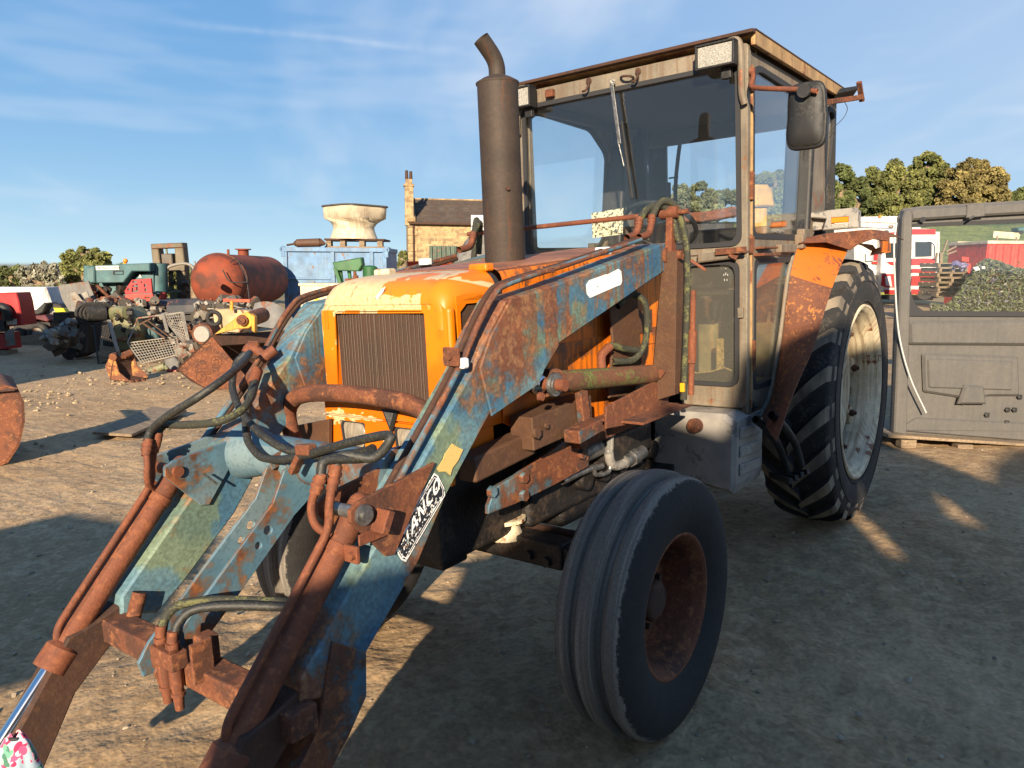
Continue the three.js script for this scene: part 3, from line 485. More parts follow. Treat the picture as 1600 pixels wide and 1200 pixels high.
  for (const s of [1, -1]) {
    part(tractor, 'bonnet_side', M.orangeStain, sheet(sideRows(s), 0.003));
    part(tractor, 'engine_side_panel', M.orangeStain, [slab(zy([[2.9, 1.375], [2.9, 1.13], [2.62, 1.0], [2.2, 1.02], [1.95, 1.16], [1.5, 1.2], [1.5, 1.375]], s * 0.322), 0.004, V(-s, 0, 0)), slab(zy([[2.16, 1.352], [2.16, 1.3], [1.5, 1.3], [1.5, 1.352]], s * 0.328), 0.004, V(-s, 0, 0))]);
  }
  part(tractor, 'bonnet_grille_panel', M.brownBeam, slab(zy([[2.13, 1.46], [2.13, 1.36], [1.75, 1.36], [1.75, 1.46]], 0.326), 0.006, V(1, 0, 0)));
}

// ---- exhaust
{
  const zc = 2.43;
  const ex = part(tractor, 'exhaust_silencer', M.exhaust, [new THREE.LatheGeometry([[0.001, 1.69], [0.083, 1.69], [0.083, 2.405], [0.088, 2.41], [0.088, 2.416], [0.06, 2.432], [0.036, 2.442], [0.001, 2.442]].map((p) => new THREE.Vector2(...p)), 36).translate(0, 0, zc)]);
  const tail = [V(0, 2.43, zc), V(0, 2.475, zc), V(-0.004, 2.51, zc + 0.012), V(-0.012, 2.545, zc + 0.04), V(-0.02, 2.575, zc + 0.068)];
  part(ex, 'exhaust_tailpipe', M.exhaust, [tube(tail, 0.034, 30, 16), tube(tail.slice(2), 0.029, 20, 16)]);
  part(ex, 'clamp_bolt', M.rustDark, [bolt(V(0.066, 1.99, zc + 0.05), V(0.8, 0, 0.6), 0.009, 0.012)]);
}

// ---- bull bar in front of the radiator
{
  const z = 3.27, P = (a, b) => tz(a, b, z);
  const run = [P(464, 700), P(454, 672), P(450, 645), P(458, 625), P(478, 616), P(515, 614), P(560, 617), P(610, 624), P(645, 633), P(668, 648), P(682, 672), P(690, 702)];
  const b = part(tractor, 'bull_bar', M.rust, [tube(run, 0.031, 70, 16)]);
  part(b, 'bar_foot', M.brownBeam, [slab([tz(462, 665, 3.2), tz(513, 655, 3.2), tz(513, 705, 3.2), tz(470, 706, 3.2)], 0.02, V(0, 0, -1), { bevel: 0.003 })]);
}
// ---------------------------------------------------------------- front loader: two arms, rams, cross members, pipes, hoses
{
  // paint picture for the arm sides in (z, y): blue with rust patches where the photograph shows them
  const Z0 = 1.85, Z1 = 4.35, Y0 = 0.15, Y1 = 1.85;
  const armTex = (name, seed, lower) => {
    const m = new THREE.MeshStandardMaterial({ roughness: 0.66, side: THREE.DoubleSide, name });
    m.map = dataTex(1400, 952, (u, v) => {
      const z = lerp(Z0, Z1, u), y = lerp(Y0, Y1, v), U = u * 2 + seed, Vv = v * 1.4 + seed * 0.7;
      const n = at2(N.big, U, Vv) * 0.35 + at2(N.mid, U, Vv) * 0.25 + at2(N.fine, U, Vv) * 0.25 + at2(N.vert, U * 0.8, Vv * 0.5) * 0.15;
      const d2 = (cz, cy, rz, ry) => Math.exp(-(((z - cz) / rz) ** 2 + ((y - cy) / ry) ** 2));
      let bias = z < 2.8 ? -0.07 : -0.03;                               // + means more rust
      bias += 0.26 * d2(3.0, 1.42, 0.17, 0.13) + 0.10 * d2(2.72, 1.50, 0.10, 0.08) + 0.09 * d2(2.2, 1.66, 0.10, 0.10) + 0.10 * d2(3.05, 1.3, 0.2, 0.06) + 0.09 * d2(3.28, 1.25, 0.05, 0.12);
      bias -= 0.14 * d2(3.36, 1.14, 0.13, 0.16) + 0.10 * d2(2.9, 1.32, 0.06, 0.12) + 0.14 * d2(2.02, 1.7, 0.06, 0.10) + 0.1 * d2(2.58, 1.48, 0.06, 0.06) + 0.06 * d2(2.35, 1.56, 0.1, 0.05);
      bias += lower ? 0.10 * sstep(0.62, 0.4, y) - 0.10 * sstep(1.0, 0.85, y) * sstep(0.5, 0.7, y) : 0.17 * sstep(1.0, 0.82, y) + 0.06 * sstep(0.7, 0.5, y) - 0.14 * d2(3.7, 0.78, 0.1, 0.1);  // low on the near arm the rust is thickened to paint its shade darker too
      // worn long edges: lower side of the arm
      bias += 0.17 * sstep(0.035, 0.0, Math.abs(y - (0.867 + (3.534 - z) * 1.06)) ) * (y < 1.24 ? 1 : 0);
      const m1 = sstep(0.40, 0.66, n + bias), fade = sstep(0.42, 0.7, at2(N.big2, U * 0.8, Vv * 1.1));
      let c = mix(mix([44, 82, 110], [72, 106, 122], at2(N.mid, Vv, U)), [112, 134, 128], 0.55 * fade);
      c = mix(c, [132, 128, 66], 0.42 * sstep(0.6, 0.75, at2(N.mid, U * 0.7 + 0.3, Vv * 0.7)) );
      c = mix(c, [104, 62, 36], 0.6 * sstep(0.60, 0.76, at2(N.vert, U * 1.2, Vv * 0.25)) * sstep(1.35, 1.5, y + 0.1 * n));
      const rust = mix(mix([120, 70, 42], [96, 54, 34], at2(N.mid, U * 2, Vv * 2)), [146, 104, 66], 0.6 * sstep(0.55, 0.8, at2(N.fine, U, Vv)));
      return mul(mix(c, rust, m1 * 0.93), 0.86 + 0.28 * at2(N.grain, U, Vv));
    }, true);
    m.map.repeat.set(1 / (Z1 - Z0), 1 / (Y1 - Y0)); m.map.offset.set(-Z0 / (Z1 - Z0), -Y0 / (Y1 - Y0)); m.map.wrapS = m.map.wrapT = THREE.MirroredRepeatWrapping;
    m.bumpMap = bumpTex('rough', 0.9); m.bumpScale = 0.0012;
    return m;
  };
  const armL = armTex('loader arm paint', 0.1, false), armR = armTex('loader arm paint, far arm', 0.55, true);
  const uvZY = (g) => { const p = g.attributes.position, uv = new Float32Array(p.count * 2); for (let i = 0; i < p.count; i++) { uv[2 * i] = p.getZ(i) + (0.5 - Math.abs(p.getX(i))) * 0.7; uv[2 * i + 1] = p.getY(i) + (0.5 - Math.abs(p.getX(i))) * 0.35; } g.setAttribute('uv', new THREE.BufferAttribute(uv, 2)); };
  const XO = 0.5, XI = 0.385, OUT = V(1, 0, 0);
  const upper = [[1.905, 1.70], [1.915, 1.745], [1.97, 1.752], [2.83, 1.605], [3.09, 1.57], [3.18, 1.48], [3.24, 1.40], [3.0, 1.36], [2.82, 1.398], [1.985, 1.628], [1.925, 1.65]];
  const lower = [[3.02, 1.40], [3.20, 1.462], [3.262, 1.375], [3.52, 1.128], [3.945, 0.716], [3.95, 0.66], [3.84, 0.62], [3.74, 0.692], [3.534, 0.867], [3.40, 1.03], [3.19, 1.225]];
  const knee = [[3.068, 1.575], [2.846, 1.594], [2.808, 1.402], [2.90, 1.33], [2.935, 1.285], [3.19, 1.222], [3.237, 1.377], [3.178, 1.468]];
  const gus = [[675, 722], [612, 866], [600, 868], [543, 815], [543, 797], [556, 783]];
  const shoe = [[3.852, 0.775], [3.750, 0.703], [3.76, 0.585], [3.83, 0.505], [3.95, 0.40], [4.05, 0.30], [4.13, 0.33], [4.02, 0.47], [3.925, 0.565], [3.885, 0.67]];
  const rows = (p, n) => p;
  for (const s of [1, -1]) {
    const K = (g) => (s > 0 ? g : mirrorX(g)), am = s > 0 ? armL : armR;
    const arm = part(tractor, 'loader_arm', am, [K(slab(zy(upper, XI), XO - XI, OUT, { bevel: 0.006 })), K(slab(zy(lower, XI + 0.001), XO - XI - 0.003, OUT, { bevel: 0.007 }))], { uv: uvZY });
    for (const [x, d] of [[XO - 0.001, 1], [XI + 0.001, -1]]) part(arm, 'knee_plate', am, K(slab(zy(knee, x), 0.009, V(d, 0, 0), { bevel: 0.0025 })), { uv: uvZY });
    for (const [x, d] of [[XO - 0.002, 1], [XI + 0.002, -1]]) {
      const gp = part(arm, 'ram_mount_plate', s > 0 ? M.rust : M.blue, K(slab(px5(gus).map((p) => p.setX(x)), 0.014, V(d, 0, 0), { bevel: 0.002 })));
    }
    // pin with keeper at the ram mount
    const pin = tx(562, 803, 0.5);
    part(arm, 'ram_pin', s > 0 ? M.steel : M.rustRed, [K(cyl(pin.clone().setX(0.36), pin.clone().setX(0.533), 0.018, 0.017, 16)), K(cyl(pin.clone().setX(0.512), pin.clone().setX(0.522), 0.028, 0.027, 18))]);
    part(arm, 'pin_keeper', M.rustRed, [K(beam(pin.clone().add(V(0.03, 0.0, -0.06)), pin.clone().add(V(0.03, -0.055, -0.03)), 0.025, 0.055, 0.004, OUT)), K(box(0.518, pin.y - 0.06, pin.z - 0.02, 0.006, 0.03, 0.09, 0.002))]);
    if (s < 0) part(arm, 'cotter_wire', M.steel, [cyl(V(-0.345, 1.045, 3.66), V(-0.335, 1.0, 3.62), 0.004, 0.004, 6)]);
    // shoe plates at the foot
    if (s > 0) for (const x of [XO + 0.008, XI + 0.012]) part(arm, 'hitch_shoe', M.blueWorn, K(slab(zy(shoe, x), 0.022, V(-1, 0, 0), { bevel: 0.003 })));
    part(arm, 'shoe_web', M.rustDark, K(beam(V(0.44, 0.775, 3.85), V(0.44, 0.70, 3.745), 0.13, 0.012, 0.003, OUT)));
    part(arm, 'hitch_foot', M.rustDark, K(slab(zy([[3.90, 0.70], [4.02, 0.66], [4.10, 0.645], [4.285, 0.40], [4.34, 0.28], [4.22, 0.27], [4.10, 0.47], [3.98, 0.575]], 0.40), 0.085, OUT, { bevel: 0.006 })));
    // crowd ram: barrel, collar, feed pipe, rod
    const top = V(0.44, 1.045, 3.70), low = V(0.44, 0.60, 4.108), dir = low.clone().sub(top).normalize(), end = low.clone().addScaledVector(dir, 0.42);
    const nrm = new THREE.Vector3().crossVectors(dir, OUT).normalize(); if (nrm.z < 0) nrm.negate();
    const ram = part(tractor, 'crowd_ram', M.rustRed, [K(cyl(top, low, 0.0345, 0.0345, 24)), K(cyl(top.clone().addScaledVector(dir, -0.035), top, 0.030, 0.0345, 20)), K(ball(top.clone().addScaledVector(dir, -0.03), 0.032))]);
    part(ram, 'ram_collar', M.rustRed, [K(cyl(low.clone().addScaledVector(dir, -0.005), low.clone().addScaledVector(dir, 0.06), 0.049, 0.049, 26)), K(cyl(low.clone().addScaledVector(dir, -0.02), low.clone().addScaledVector(dir, -0.005), 0.036, 0.049, 26))]);
    part(ram, 'ram_rod', M.chrome, [K(cyl(low.clone().addScaledVector(dir, 0.03), end, 0.022, 0.022, 20))]);
    const o = nrm.clone().multiplyScalar(0.062);
    const q = (k, h, dx = 0) => top.clone().addScaledVector(dir, k).addScaledVector(nrm, h).add(V(dx, 0, 0)), len = top.distanceTo(low);
    part(ram, 'feed_pipe', M.rustRed, K(tube([q(-0.025, 0.112), q(0.02, 0.088), q(0.07, 0.058), q(0.16, 0.052), q(len - 0.12, 0.052), q(len - 0.06, 0.05), q(len - 0.03, 0.038), q(len - 0.02, 0.025)], 0.0115, 60)));
    part(ram, 'feed_pipe', M.rustRed, K(tube([q(0.0, 0.136, -0.02), q(0.03, 0.118, -0.03), q(0.055, 0.10, -0.03), q(0.075, 0.075, -0.02), q(0.08, 0.04, 0)], 0.011, 36)));
    const fit = (p, e) => [K(cyl(p, e, 0.0155, 0.0155, 10)), K(cyl(p.clone().lerp(e, 0.25), p.clone().lerp(e, 0.45), 0.019, 0.019, 6)), K(cyl(p.clone().lerp(e, 0.55), p.clone().lerp(e, 0.7), 0.019, 0.019, 6))];
    part(ram, 'pipe_fitting', M.rustRed, fit(q(-0.075, 0.13), q(-0.015, 0.107)));
    part(ram, 'pipe_fitting', M.rustRed, fit(q(-0.04, 0.15, -0.01), q(0.01, 0.132, -0.02)));
    const cl = top.clone().addScaledVector(dir, 0.10); part(ram, 'pipe_clip', M.rustRed, [K(cyl(cl.clone().addScaledVector(dir, -0.012), cl.clone().addScaledVector(dir, 0.012), 0.039, 0.039, 20)), K(box(cl.x + 0.06, cl.y, cl.z, 0.05, 0.045, 0.012, 0.003)), K(bolt(cl.clone().add(V(0.07, 0.0, 0.006)), V(0, 0, 1), 0.012, 0.012))]);
    // lift ram
    const la = V(0.44, 1.272, 2.855), lb = V(0.44, 1.19, 1.98), lc = la.clone().lerp(lb, 0.07), ld = la.clone().lerp(lb, 0.025);
    const lift = part(tractor, 'lift_ram', M.mossTube, [K(cyl(lc, lb, 0.041, 0.041, 26))]);
    part(lift, 'ram_collar', M.rust, [K(cyl(ld.clone().lerp(lc, 0.7), la.clone().lerp(lb, 0.13), 0.050, 0.050, 26)), K(cyl(la.clone().lerp(lb, 0.13), la.clone().lerp(lb, 0.145), 0.050, 0.041, 26))]);
    part(lift, 'ram_rod', M.chrome, [K(cyl(la, lc, 0.027, 0.027, 18)), K(ball(la, 0.04))]);
    part(arm, 'lift_pin', M.rustRed, [K(cyl(la.clone().setX(0.36), la.clone().setX(0.56), 0.021, 0.021, 18))]);
    part(arm, 'pin_washer', M.steel, [K(cyl(la.clone().setX(0.509), la.clone().setX(0.522), 0.042, 0.04, 22)), K(cyl(la.clone().setX(0.522), la.clone().setX(0.528), 0.03, 0.03, 20))]);
    part(arm, 'keeper_bolt', M.rustRed, [K(bolt(V(0.509, la.y - 0.028, la.z + 0.085), V(1, 0, 0), 0.016, 0.014))]);
    // tower: channel post with inner plate, foot flange
    const tower = part(tractor, 'loader_tower', M.brownBeam, [
      K(slab([V(0.425, 1.06, 1.97), V(0.535, 1.10, 1.97), V(0.556, 1.712, 1.97), V(0.497, 1.722, 1.97)], 0.012, V(0, 0, -1), { bevel: 0.002 })),
      K(slab([V(0.43, 1.06, 1.965), V(0.43, 1.06, 1.80), V(0.498, 1.72, 1.86), V(0.498, 1.72, 1.965)], 0.012, V(1, 0, 0), { bevel: 0.002 })),
      K(slab([V(0.54, 1.10, 1.965), V(0.54, 1.10, 1.83), V(0.558, 1.71, 1.88), V(0.558, 1.71, 1.965)], 0.01, V(-1, 0, 0), { bevel: 0.002 }))]);
    part(tower, 'inner_plate', M.brownBeam, [K(slab(zy([[2.02, 1.10], [2.24, 1.12], [2.20, 1.36], [2.22, 1.50], [2.14, 1.58], [1.98, 1.60], [1.94, 1.2]], 0.375), 0.012, V(-1, 0, 0), { bevel: 0.003 }))]);
    part(tower, 'foot_plate', M.rust, [K(slab(zy([[2.42, 1.03], [2.42, 1.12], [2.0, 1.16], [1.86, 1.12], [1.86, 1.04], [2.1, 1.0]], 0.45), 0.012, OUT, { bevel: 0.003 })), K(box2(0.32, 0.56, 1.03, 1.042, 1.84, 2.30, 0.003))]);
    part(tower, 'pivot_pin', M.rust, [K(cyl(V(0.36, 1.70, 1.945), V(0.575, 1.70, 1.945), 0.022, 0.022, 16)), K(cyl(V(0.50, 1.70, 1.945), V(0.515, 1.70, 1.945), 0.04, 0.04, 20))]);
    if (s > 0) part(tower, 'stop_arrow', M.rust, [slab([tz(1026, 578, 1.985), tz(1032, 592, 1.985), tz(1041, 580, 1.985), tz(1036, 577, 1.985)], 0.006, V(0, 0, 1))]);
    // twin pipes that follow the arm
    const path = (o, x) => [[3.665, 1.02], [3.55, 1.135], [3.42, 1.262], [3.295, 1.392], [3.23, 1.475], [3.165, 1.548], [3.10, 1.60], [2.98, 1.626], [2.7, 1.668], [2.4, 1.718], [2.16, 1.758]].map(([z, y]) => V(x, y + o * 0.75, z + o * 0.5));
    const pipeM = M.blueWorn;
    part(arm, 'hydraulic_pipe', pipeM, K(tube(path(s > 0 ? 0.012 : -0.012, s > 0 ? 0.492 : 0.514), 0.0102, 90, 10, 0.3))); part(arm, 'hydraulic_pipe', M.rustDark, K(tube(path(s > 0 ? 0.012 : -0.03, s > 0 ? 0.466 : 0.514), 0.0102, 90, 10, 0.3)));
    const cl1 = V(s > 0 ? 0.479 : 0.49, 1.385, 3.30);
    part(arm, 'pipe_clamp', M.rust, [K(box(cl1.x, cl1.y + 0.035, cl1.z + 0.03, 0.06, 0.055, 0.012, 0.003).rotateX(0)), K(bolt(V(cl1.x, cl1.y + 0.035, cl1.z + 0.036), V(0, 0, 1), 0.01, 0.008))]);
    part(arm, 'plastic_clamp', M.white, K(box(cl1.x + 0.03, cl1.y + 0.015, cl1.z + 0.012, 0.022, 0.033, 0.03, 0.008)));
    part(arm, 'pipe_strap', M.rust, [K(box(0.465, 1.655, 2.84, 0.085, 0.012, 0.05, 0.003)), K(bolt(V(0.465, 1.66, 2.84), V(0, 1, 0), 0.012, 0.012))]);
    part(arm, 'white_strap', M.white, [K(box(0.465, 1.722, 2.42, 0.06, 0.03, 0.03, 0.006))]);
    part(arm, 'pipe_fitting', M.rustRed, [K(tube([V(0.482, 1.775, 2.16), V(0.482, 1.79, 2.08), V(0.482, 1.825, 2.05), V(0.482, 1.86, 2.04)], 0.015, 20)), K(tube([V(0.448, 1.775, 2.2), V(0.448, 1.79, 2.13), V(0.448, 1.82, 2.10), V(0.448, 1.85, 2.09)], 0.015, 20)), ...fit(V(0.482, 1.83, 2.048), V(0.482, 1.87, 2.04)), ...fit(V(0.448, 1.82, 2.10), V(0.448, 1.86, 2.088))]);
    part(arm, 'return_hose', M.hoseMoss, [K(tube([V(0.482, 1.86, 2.04), V(0.50, 1.92, 2.0), V(0.535, 1.915, 1.95), V(0.565, 1.84, 1.93), V(0.585, 1.74, 1.93), V(0.59, 1.6, 1.93), V(0.585, 1.42, 1.935), V(0.578, 1.22, 1.94), V(0.575, 1.08, 1.95)], 0.0150, 60, 10)), K(tube([V(0.448, 1.85, 2.09), V(0.465, 1.90, 2.03), V(0.50, 1.905, 1.97), V(0.53, 1.85, 1.94), V(0.55, 1.76, 1.93)], 0.0150, 40, 10))]);
    part(tower, 'feed_pipe', M.rustRed, [K(cyl(V(0.60, 1.10, 1.93), V(0.61, 1.55, 1.92), 0.013)), K(cyl(V(0.605, 1.24, 1.93), V(0.608, 1.38, 1.925), 0.02, 0.02, 6)), K(beam(V(0.545, 1.72, 1.94), V(0.66, 1.63, 1.90), 0.02, 0.012, 0.002))]);
    part(tower, 'hydraulic_hose', M.hoseMoss, [K(tube([V(0.40, 1.50, 2.20), V(0.42, 1.545, 2.12), V(0.455, 1.50, 2.06), V(0.45, 1.35, 2.05), V(0.42, 1.27, 2.1), V(0.38, 1.27, 2.22)], 0.0145, 44)), K(tube([V(0.38, 1.24, 2.3), V(0.37, 1.31, 2.28), V(0.385, 1.34, 2.24), V(0.40, 1.32, 2.16), V(0.43, 1.30, 2.05)], 0.0145, 30))]);
    part(tower, 'elbow_fitting', M.rustRed, [K(tube([V(0.41, 1.20, 2.34), V(0.40, 1.26, 2.34), V(0.39, 1.31, 2.32), V(0.40, 1.34, 2.27)], 0.018, 20))]);
  }
  // cross members
  part(tractor, 'torsion_tube', M.blue, [cyl(V(-0.39, 1.075, 3.465), V(0.39, 1.075, 3.465), 0.072, 0.072, 30), ...[1, -1].map((s) => cyl(V(s * 0.27, 1.075, 3.465), V(s * 0.388, 1.075, 3.465), 0.072, 0.10, 30))]);
  part(tractor, 'loader_crossbar', M.rust, [box2(-0.525, 0.525, 0.588, 0.66, 3.925, 4.005, 0.008)]);
  for (const s of [1, -1]) part(tractor, 'crossbar_boss', M.rust, [cyl(V(s * 0.36, 0.645, 3.93), V(s * 0.36, 0.72, 3.90), 0.022, 0.022, 14), cyl(V(s * 0.42, 0.645, 3.93), V(s * 0.42, 0.72, 3.91), 0.018, 0.018, 14)]);
  // two drilled link plates from torsion tube to crossbar
  for (const [x, d] of [[-0.125, 0], [-0.035, 0]]) {
    const P = [[3.40, 1.075], [3.435, 1.105], [3.575, 1.075], [3.625, 0.985], [4.005, 0.668], [4.04, 0.62], [4.03, 0.575], [3.985, 0.572], [3.762, 0.748], [3.55, 0.925], [3.44, 0.99]];
    const lk = part(tractor, 'link_plate', M.blue, [slab(zy(P, x), 0.012, V(1, 0, 0), { bevel: 0.002, holes: [{ c: V(x, 0.905, 3.652), r: 0.014 }, { c: V(x, 0.868, 3.69), r: 0.011 }] }), beam(V(x + 0.02, 1.12, 3.44), V(x + 0.02, 1.085, 3.57), 0.045, 0.008, 0.002, V(1, 0, 0))]);
  }
  // hoses crossing the torsion tube
  const hz = (L) => L.map(([a, b, z]) => tz(a, b, z));
  part(tractor, 'hydraulic_hose', M.hose, tube([...hz([[384, 552, 3.36], [368, 570, 3.4], [363, 606, 3.46], [378, 645, 3.52], [410, 680, 3.57], [452, 704, 3.58], [515, 713, 3.58], [568, 706, 3.6], [582, 701, 3.63], [568, 716, 3.68]]), V(0.43, 1.205, 3.77), V(0.43, 1.17, 3.79)], 0.0128, 130, 10, 0.4));
  part(tractor, 'hydraulic_hose', M.hose, tube([...hz([[398, 588, 3.40], [391, 618, 3.46], [384, 655, 3.52], [388, 690, 3.56], [408, 714, 3.58], [440, 718, 3.60], [478, 711, 3.60], [540, 693, 3.62], [595, 681, 3.64], [611, 682, 3.65], [604, 697, 3.66], [582, 716, 3.68]]), V(0.44, 1.21, 3.725), V(0.44, 1.175, 3.752)], 0.0128, 130, 10, 0.4));
  part(tractor, 'hydraulic_hose', M.hoseMoss, tube([V(-0.44, 1.18, 3.75), V(-0.44, 1.21, 3.725), ...[[285, 664, 3.72], [335, 660, 3.70], [372, 645, 3.64], [392, 622, 3.56], [399, 598, 3.42]].map(([a, b, z]) => tz(a, b, z))], 0.0128, 80, 10));
  part(tractor, 'hydraulic_hose', M.hose, tube([V(-0.43, 1.17, 3.79), V(-0.43, 1.205, 3.77), ...[[262, 650, 3.76], [310, 620, 3.72], [350, 592, 3.64], [378, 568, 3.52], [390, 552, 3.4]].map(([a, b, z]) => tz(a, b, z))], 0.0128, 80, 10));
  part(tractor, 'hose_clip', M.rust, [beam(tz(467, 702, 3.6), tz(489, 703, 3.6), 0.034, 0.032, 0.006), beam(tz(470, 712, 3.6), tz(458, 738, 3.6), 0.03, 0.02, 0.003)]);
  part(tractor, 'pipe_elbow', M.rustRed, [tube(hz([[384, 553, 3.36], [390, 543, 3.34], [400, 546, 3.33], [412, 556, 3.32]]), 0.018, 20), cyl(tz(395, 600, 3.42), tz(402, 578, 3.38), 0.021, 0.021, 6), cyl(tz(408, 562, 3.33), tz(430, 545, 3.29), 0.02, 0.02, 8)]);
  // coupling block on the crossbar with its hoses
  const cb = part(tractor, 'coupling_block', M.rust, [box(0.03, 0.675, 4.02, 0.10, 0.05, 0.05, 0.006), box(0.12, 0.70, 3.965, 0.05, 0.08, 0.05, 0.006), box(0.155, 0.69, 4.0, 0.012, 0.11, 0.06, 0.003)]);
  for (const x of [0.0, 0.06]) part(cb, 'coupling', M.rustRed, [cyl(V(x, 0.535, 4.025), V(x, 0.60, 4.025), 0.012, 0.016, 12), cyl(V(x, 0.575, 4.025), V(x, 0.585, 4.025), 0.0185, 0.0185, 12), cyl(V(x, 0.60, 4.025), V(x, 0.71, 4.025), 0.0185, 0.0185, 6), cyl(V(x, 0.70, 4.025), V(x, 0.725, 4.025), 0.0185, 0.0185, 6), cyl(V(x, 0.725, 4.025), V(x, 0.755, 4.02), 0.0145, 0.0145, 12)]);
  part(tractor, 'hydraulic_hose', M.hoseMoss, tube([V(0.0, 0.735, 4.02), V(0.002, 0.775, 4.005), V(0.02, 0.80, 3.97), V(0.08, 0.80, 3.9), V(0.2, 0.785, 3.80), V(0.33, 0.775, 3.70), V(0.40, 0.83, 3.68), V(0.425, 0.90, 3.665), V(0.428, 0.95, 3.65)], 0.0128, 80, 10));
  part(tractor, 'hydraulic_hose', M.hose, tube([V(0.06, 0.735, 4.02), V(0.062, 0.775, 4.0), V(0.085, 0.80, 3.96), V(0.16, 0.795, 3.88), V(0.27, 0.775, 3.77), V(0.38, 0.785, 3.69), V(0.445, 0.83, 3.66), V(0.465, 0.90, 3.65), V(0.465, 0.95, 3.64)], 0.0128, 80, 10));
  for (const x of [0.428, 0.465]) part(tractor, 'hose_fitting', M.rustRed, [cyl(V(x, 0.945, 3.66), V(x, 1.0, 3.65), 0.02, 0.02, 6), cyl(V(x, 0.965, 3.657), V(x, 0.98, 3.654), 0.024, 0.024, 6)]);
  // rusty cross rod between the towers in front of the windscreen
  const rod = part(tractor, 'tower_cross_rod', M.rustRed, [cyl(V(-0.60, 1.862, 1.95), V(0.605, 1.878, 1.95), 0.011, 0.011, 10)]);
  part(rod, 'rod_bracket', M.rustRed, [beam(V(0.515, 1.68, 1.94), V(0.525, 1.905, 1.94), 0.05, 0.03, 0.004), cyl(V(0.48, 1.878, 1.95), V(0.56, 1.879, 1.95), 0.026, 0.026, 14)]);
  // stickers on the near arm: flat print
  const sticker = (name, pts, draw, wpx, hpx, x = 0.5, matOpt = {}) => {
    const cv = document.createElement('canvas'); cv.width = wpx; cv.height = hpx; const c = cv.getContext('2d'); draw(c, wpx, hpx);
    const t = new THREE.CanvasTexture(cv); t.colorSpace = THREE.SRGBColorSpace; t.needsUpdate = true;
    const m = new THREE.MeshStandardMaterial({ map: t, roughness: 0.5, name: name + ' print' });
    const O = tx(...pts[0], x), A = tx(...pts[1], x).sub(O), B = tx(...pts[2], x).sub(O);           // origin, end of baseline, end of height
    const outline = pts[3].map(([a, b]) => O.clone().addScaledVector(A, a).addScaledVector(B, b));
    const g = slab(outline, 0.0018, V(1, 0, 0));
    part(tractor.getObjectByName('loader_arm'), name, m, g, { uv: (q) => { const p = q.attributes.position, uv = new Float32Array(p.count * 2), d = V(), aa = A.dot(A), bb = B.dot(B), ab = A.dot(B), det = aa * bb - ab * ab; for (let i = 0; i < p.count; i++) { d.fromBufferAttribute(p, i).sub(O); const da = d.dot(A), db = d.dot(B); uv[2 * i] = (da * bb - db * ab) / det; uv[2 * i + 1] = (db * aa - da * ab) / det; } q.setAttribute('uv', new THREE.BufferAttribute(uv, 2)); } });
  };
  const flake = (c, w, h, n, seed, cols) => { const r = rng(seed); for (let i = 0; i < n; i++) { c.fillStyle = cols[Math.floor(r() * cols.length)]; const x = r() * w, y = r() * h, s = (0.005 + 0.02 * r() * r()) * w; c.beginPath(); for (let k = 0; k < 7; k++) { const a = k / 7 * 6.283, q = s * (0.4 + 0.8 * r()); c.lineTo(x + q * Math.cos(a) * 1.4, y + q * Math.sin(a) * 0.8); } c.fill(); } };
  const octo = [[0.0, 0.22], [0.035, 0], [0.965, 0], [1, 0.22], [1, 0.78], [0.965, 1], [0.035, 1], [0, 0.78]];
  sticker('maker_sticker', [[631, 882], [697, 770], [612, 848], octo], (c, w, h) => {
    c.fillStyle = '#e9e6de'; c.fillRect(0, 0, w, h);
    const oct = (k) => { c.beginPath(); octo.forEach(([a, b]) => c.lineTo(w * (0.5 + (a - 0.5) * (1 - k * h / w)), h * (0.5 + (b - 0.5) * (1 - k)))); c.closePath(); };
    c.fillStyle = '#22242a'; oct(0.09); c.fill(); c.strokeStyle = '#e9e6de'; c.lineWidth = h * 0.03; oct(0.2); c.stroke();
    c.fillStyle = '#ece9e2'; c.font = 'bold italic ' + Math.floor(h * 0.56) + 'px sans-serif'; c.textBaseline = 'alphabetic'; c.textAlign = 'center';
    c.save(); c.translate(w * 0.55, h * 0.60); c.transform(1.5, 0, -0.15, 1, 0, 0); c.fillText('TANCO', 0, 0); c.restore();
    const r = rng(3); for (let i = 0; i < 34; i++) { const x = w * (0.2 + 0.68 * r()), y = h * (0.68 + 0.16 * r()); c.fillRect(x, y, w * 0.022 * r() + 3, h * 0.035); }
    flake(c, w, h, 150, 21, ['#e3ddd0', '#e9e6de', '#3a3733']); flake(c, w * 0.42, h, 120, 22, ['#e9e6de', '#ddd6c8', '#e9e6de', '#8a8478']); flake(c, w, h, 30, 23, ['#5a6b70', '#6e5138']);
  }, 640, 190, 0.501);
  sticker('blank_sticker', [[918, 467], [972, 444], [915, 440], [[0, 0.25], [0.06, 0.0], [0.8, 0.02], [0.95, 0.0], [1, 0.2], [1, 0.8], [0.93, 1], [0.6, 0.92], [0.55, 0.97], [0.1, 1.0], [0, 0.8]]], (c, w, h) => { c.fillStyle = '#e6e4de'; c.fillRect(0, 0, w, h); flake(c, w, h, 10, 5, ['#b9b4a8', '#4a4844']); }, 256, 128, 0.501);
  sticker('torn_yellow_sticker', [[681, 735], [704, 692], [702, 745], [[0, 0.2], [0.05, 0], [0.4, 0.06], [0.6, 0.0], [1, 0.1], [0.98, 0.6], [1.0, 0.95], [0.6, 1], [0.3, 0.9], [0.05, 1], [0.1, 0.6]]], (c, w, h) => { c.fillStyle = '#c9ab66'; c.fillRect(0, 0, w, h); flake(c, w, h, 40, 6, ['#b89a58', '#d6bc7c', '#6b6a52']); }, 200, 130, 0.501);
}
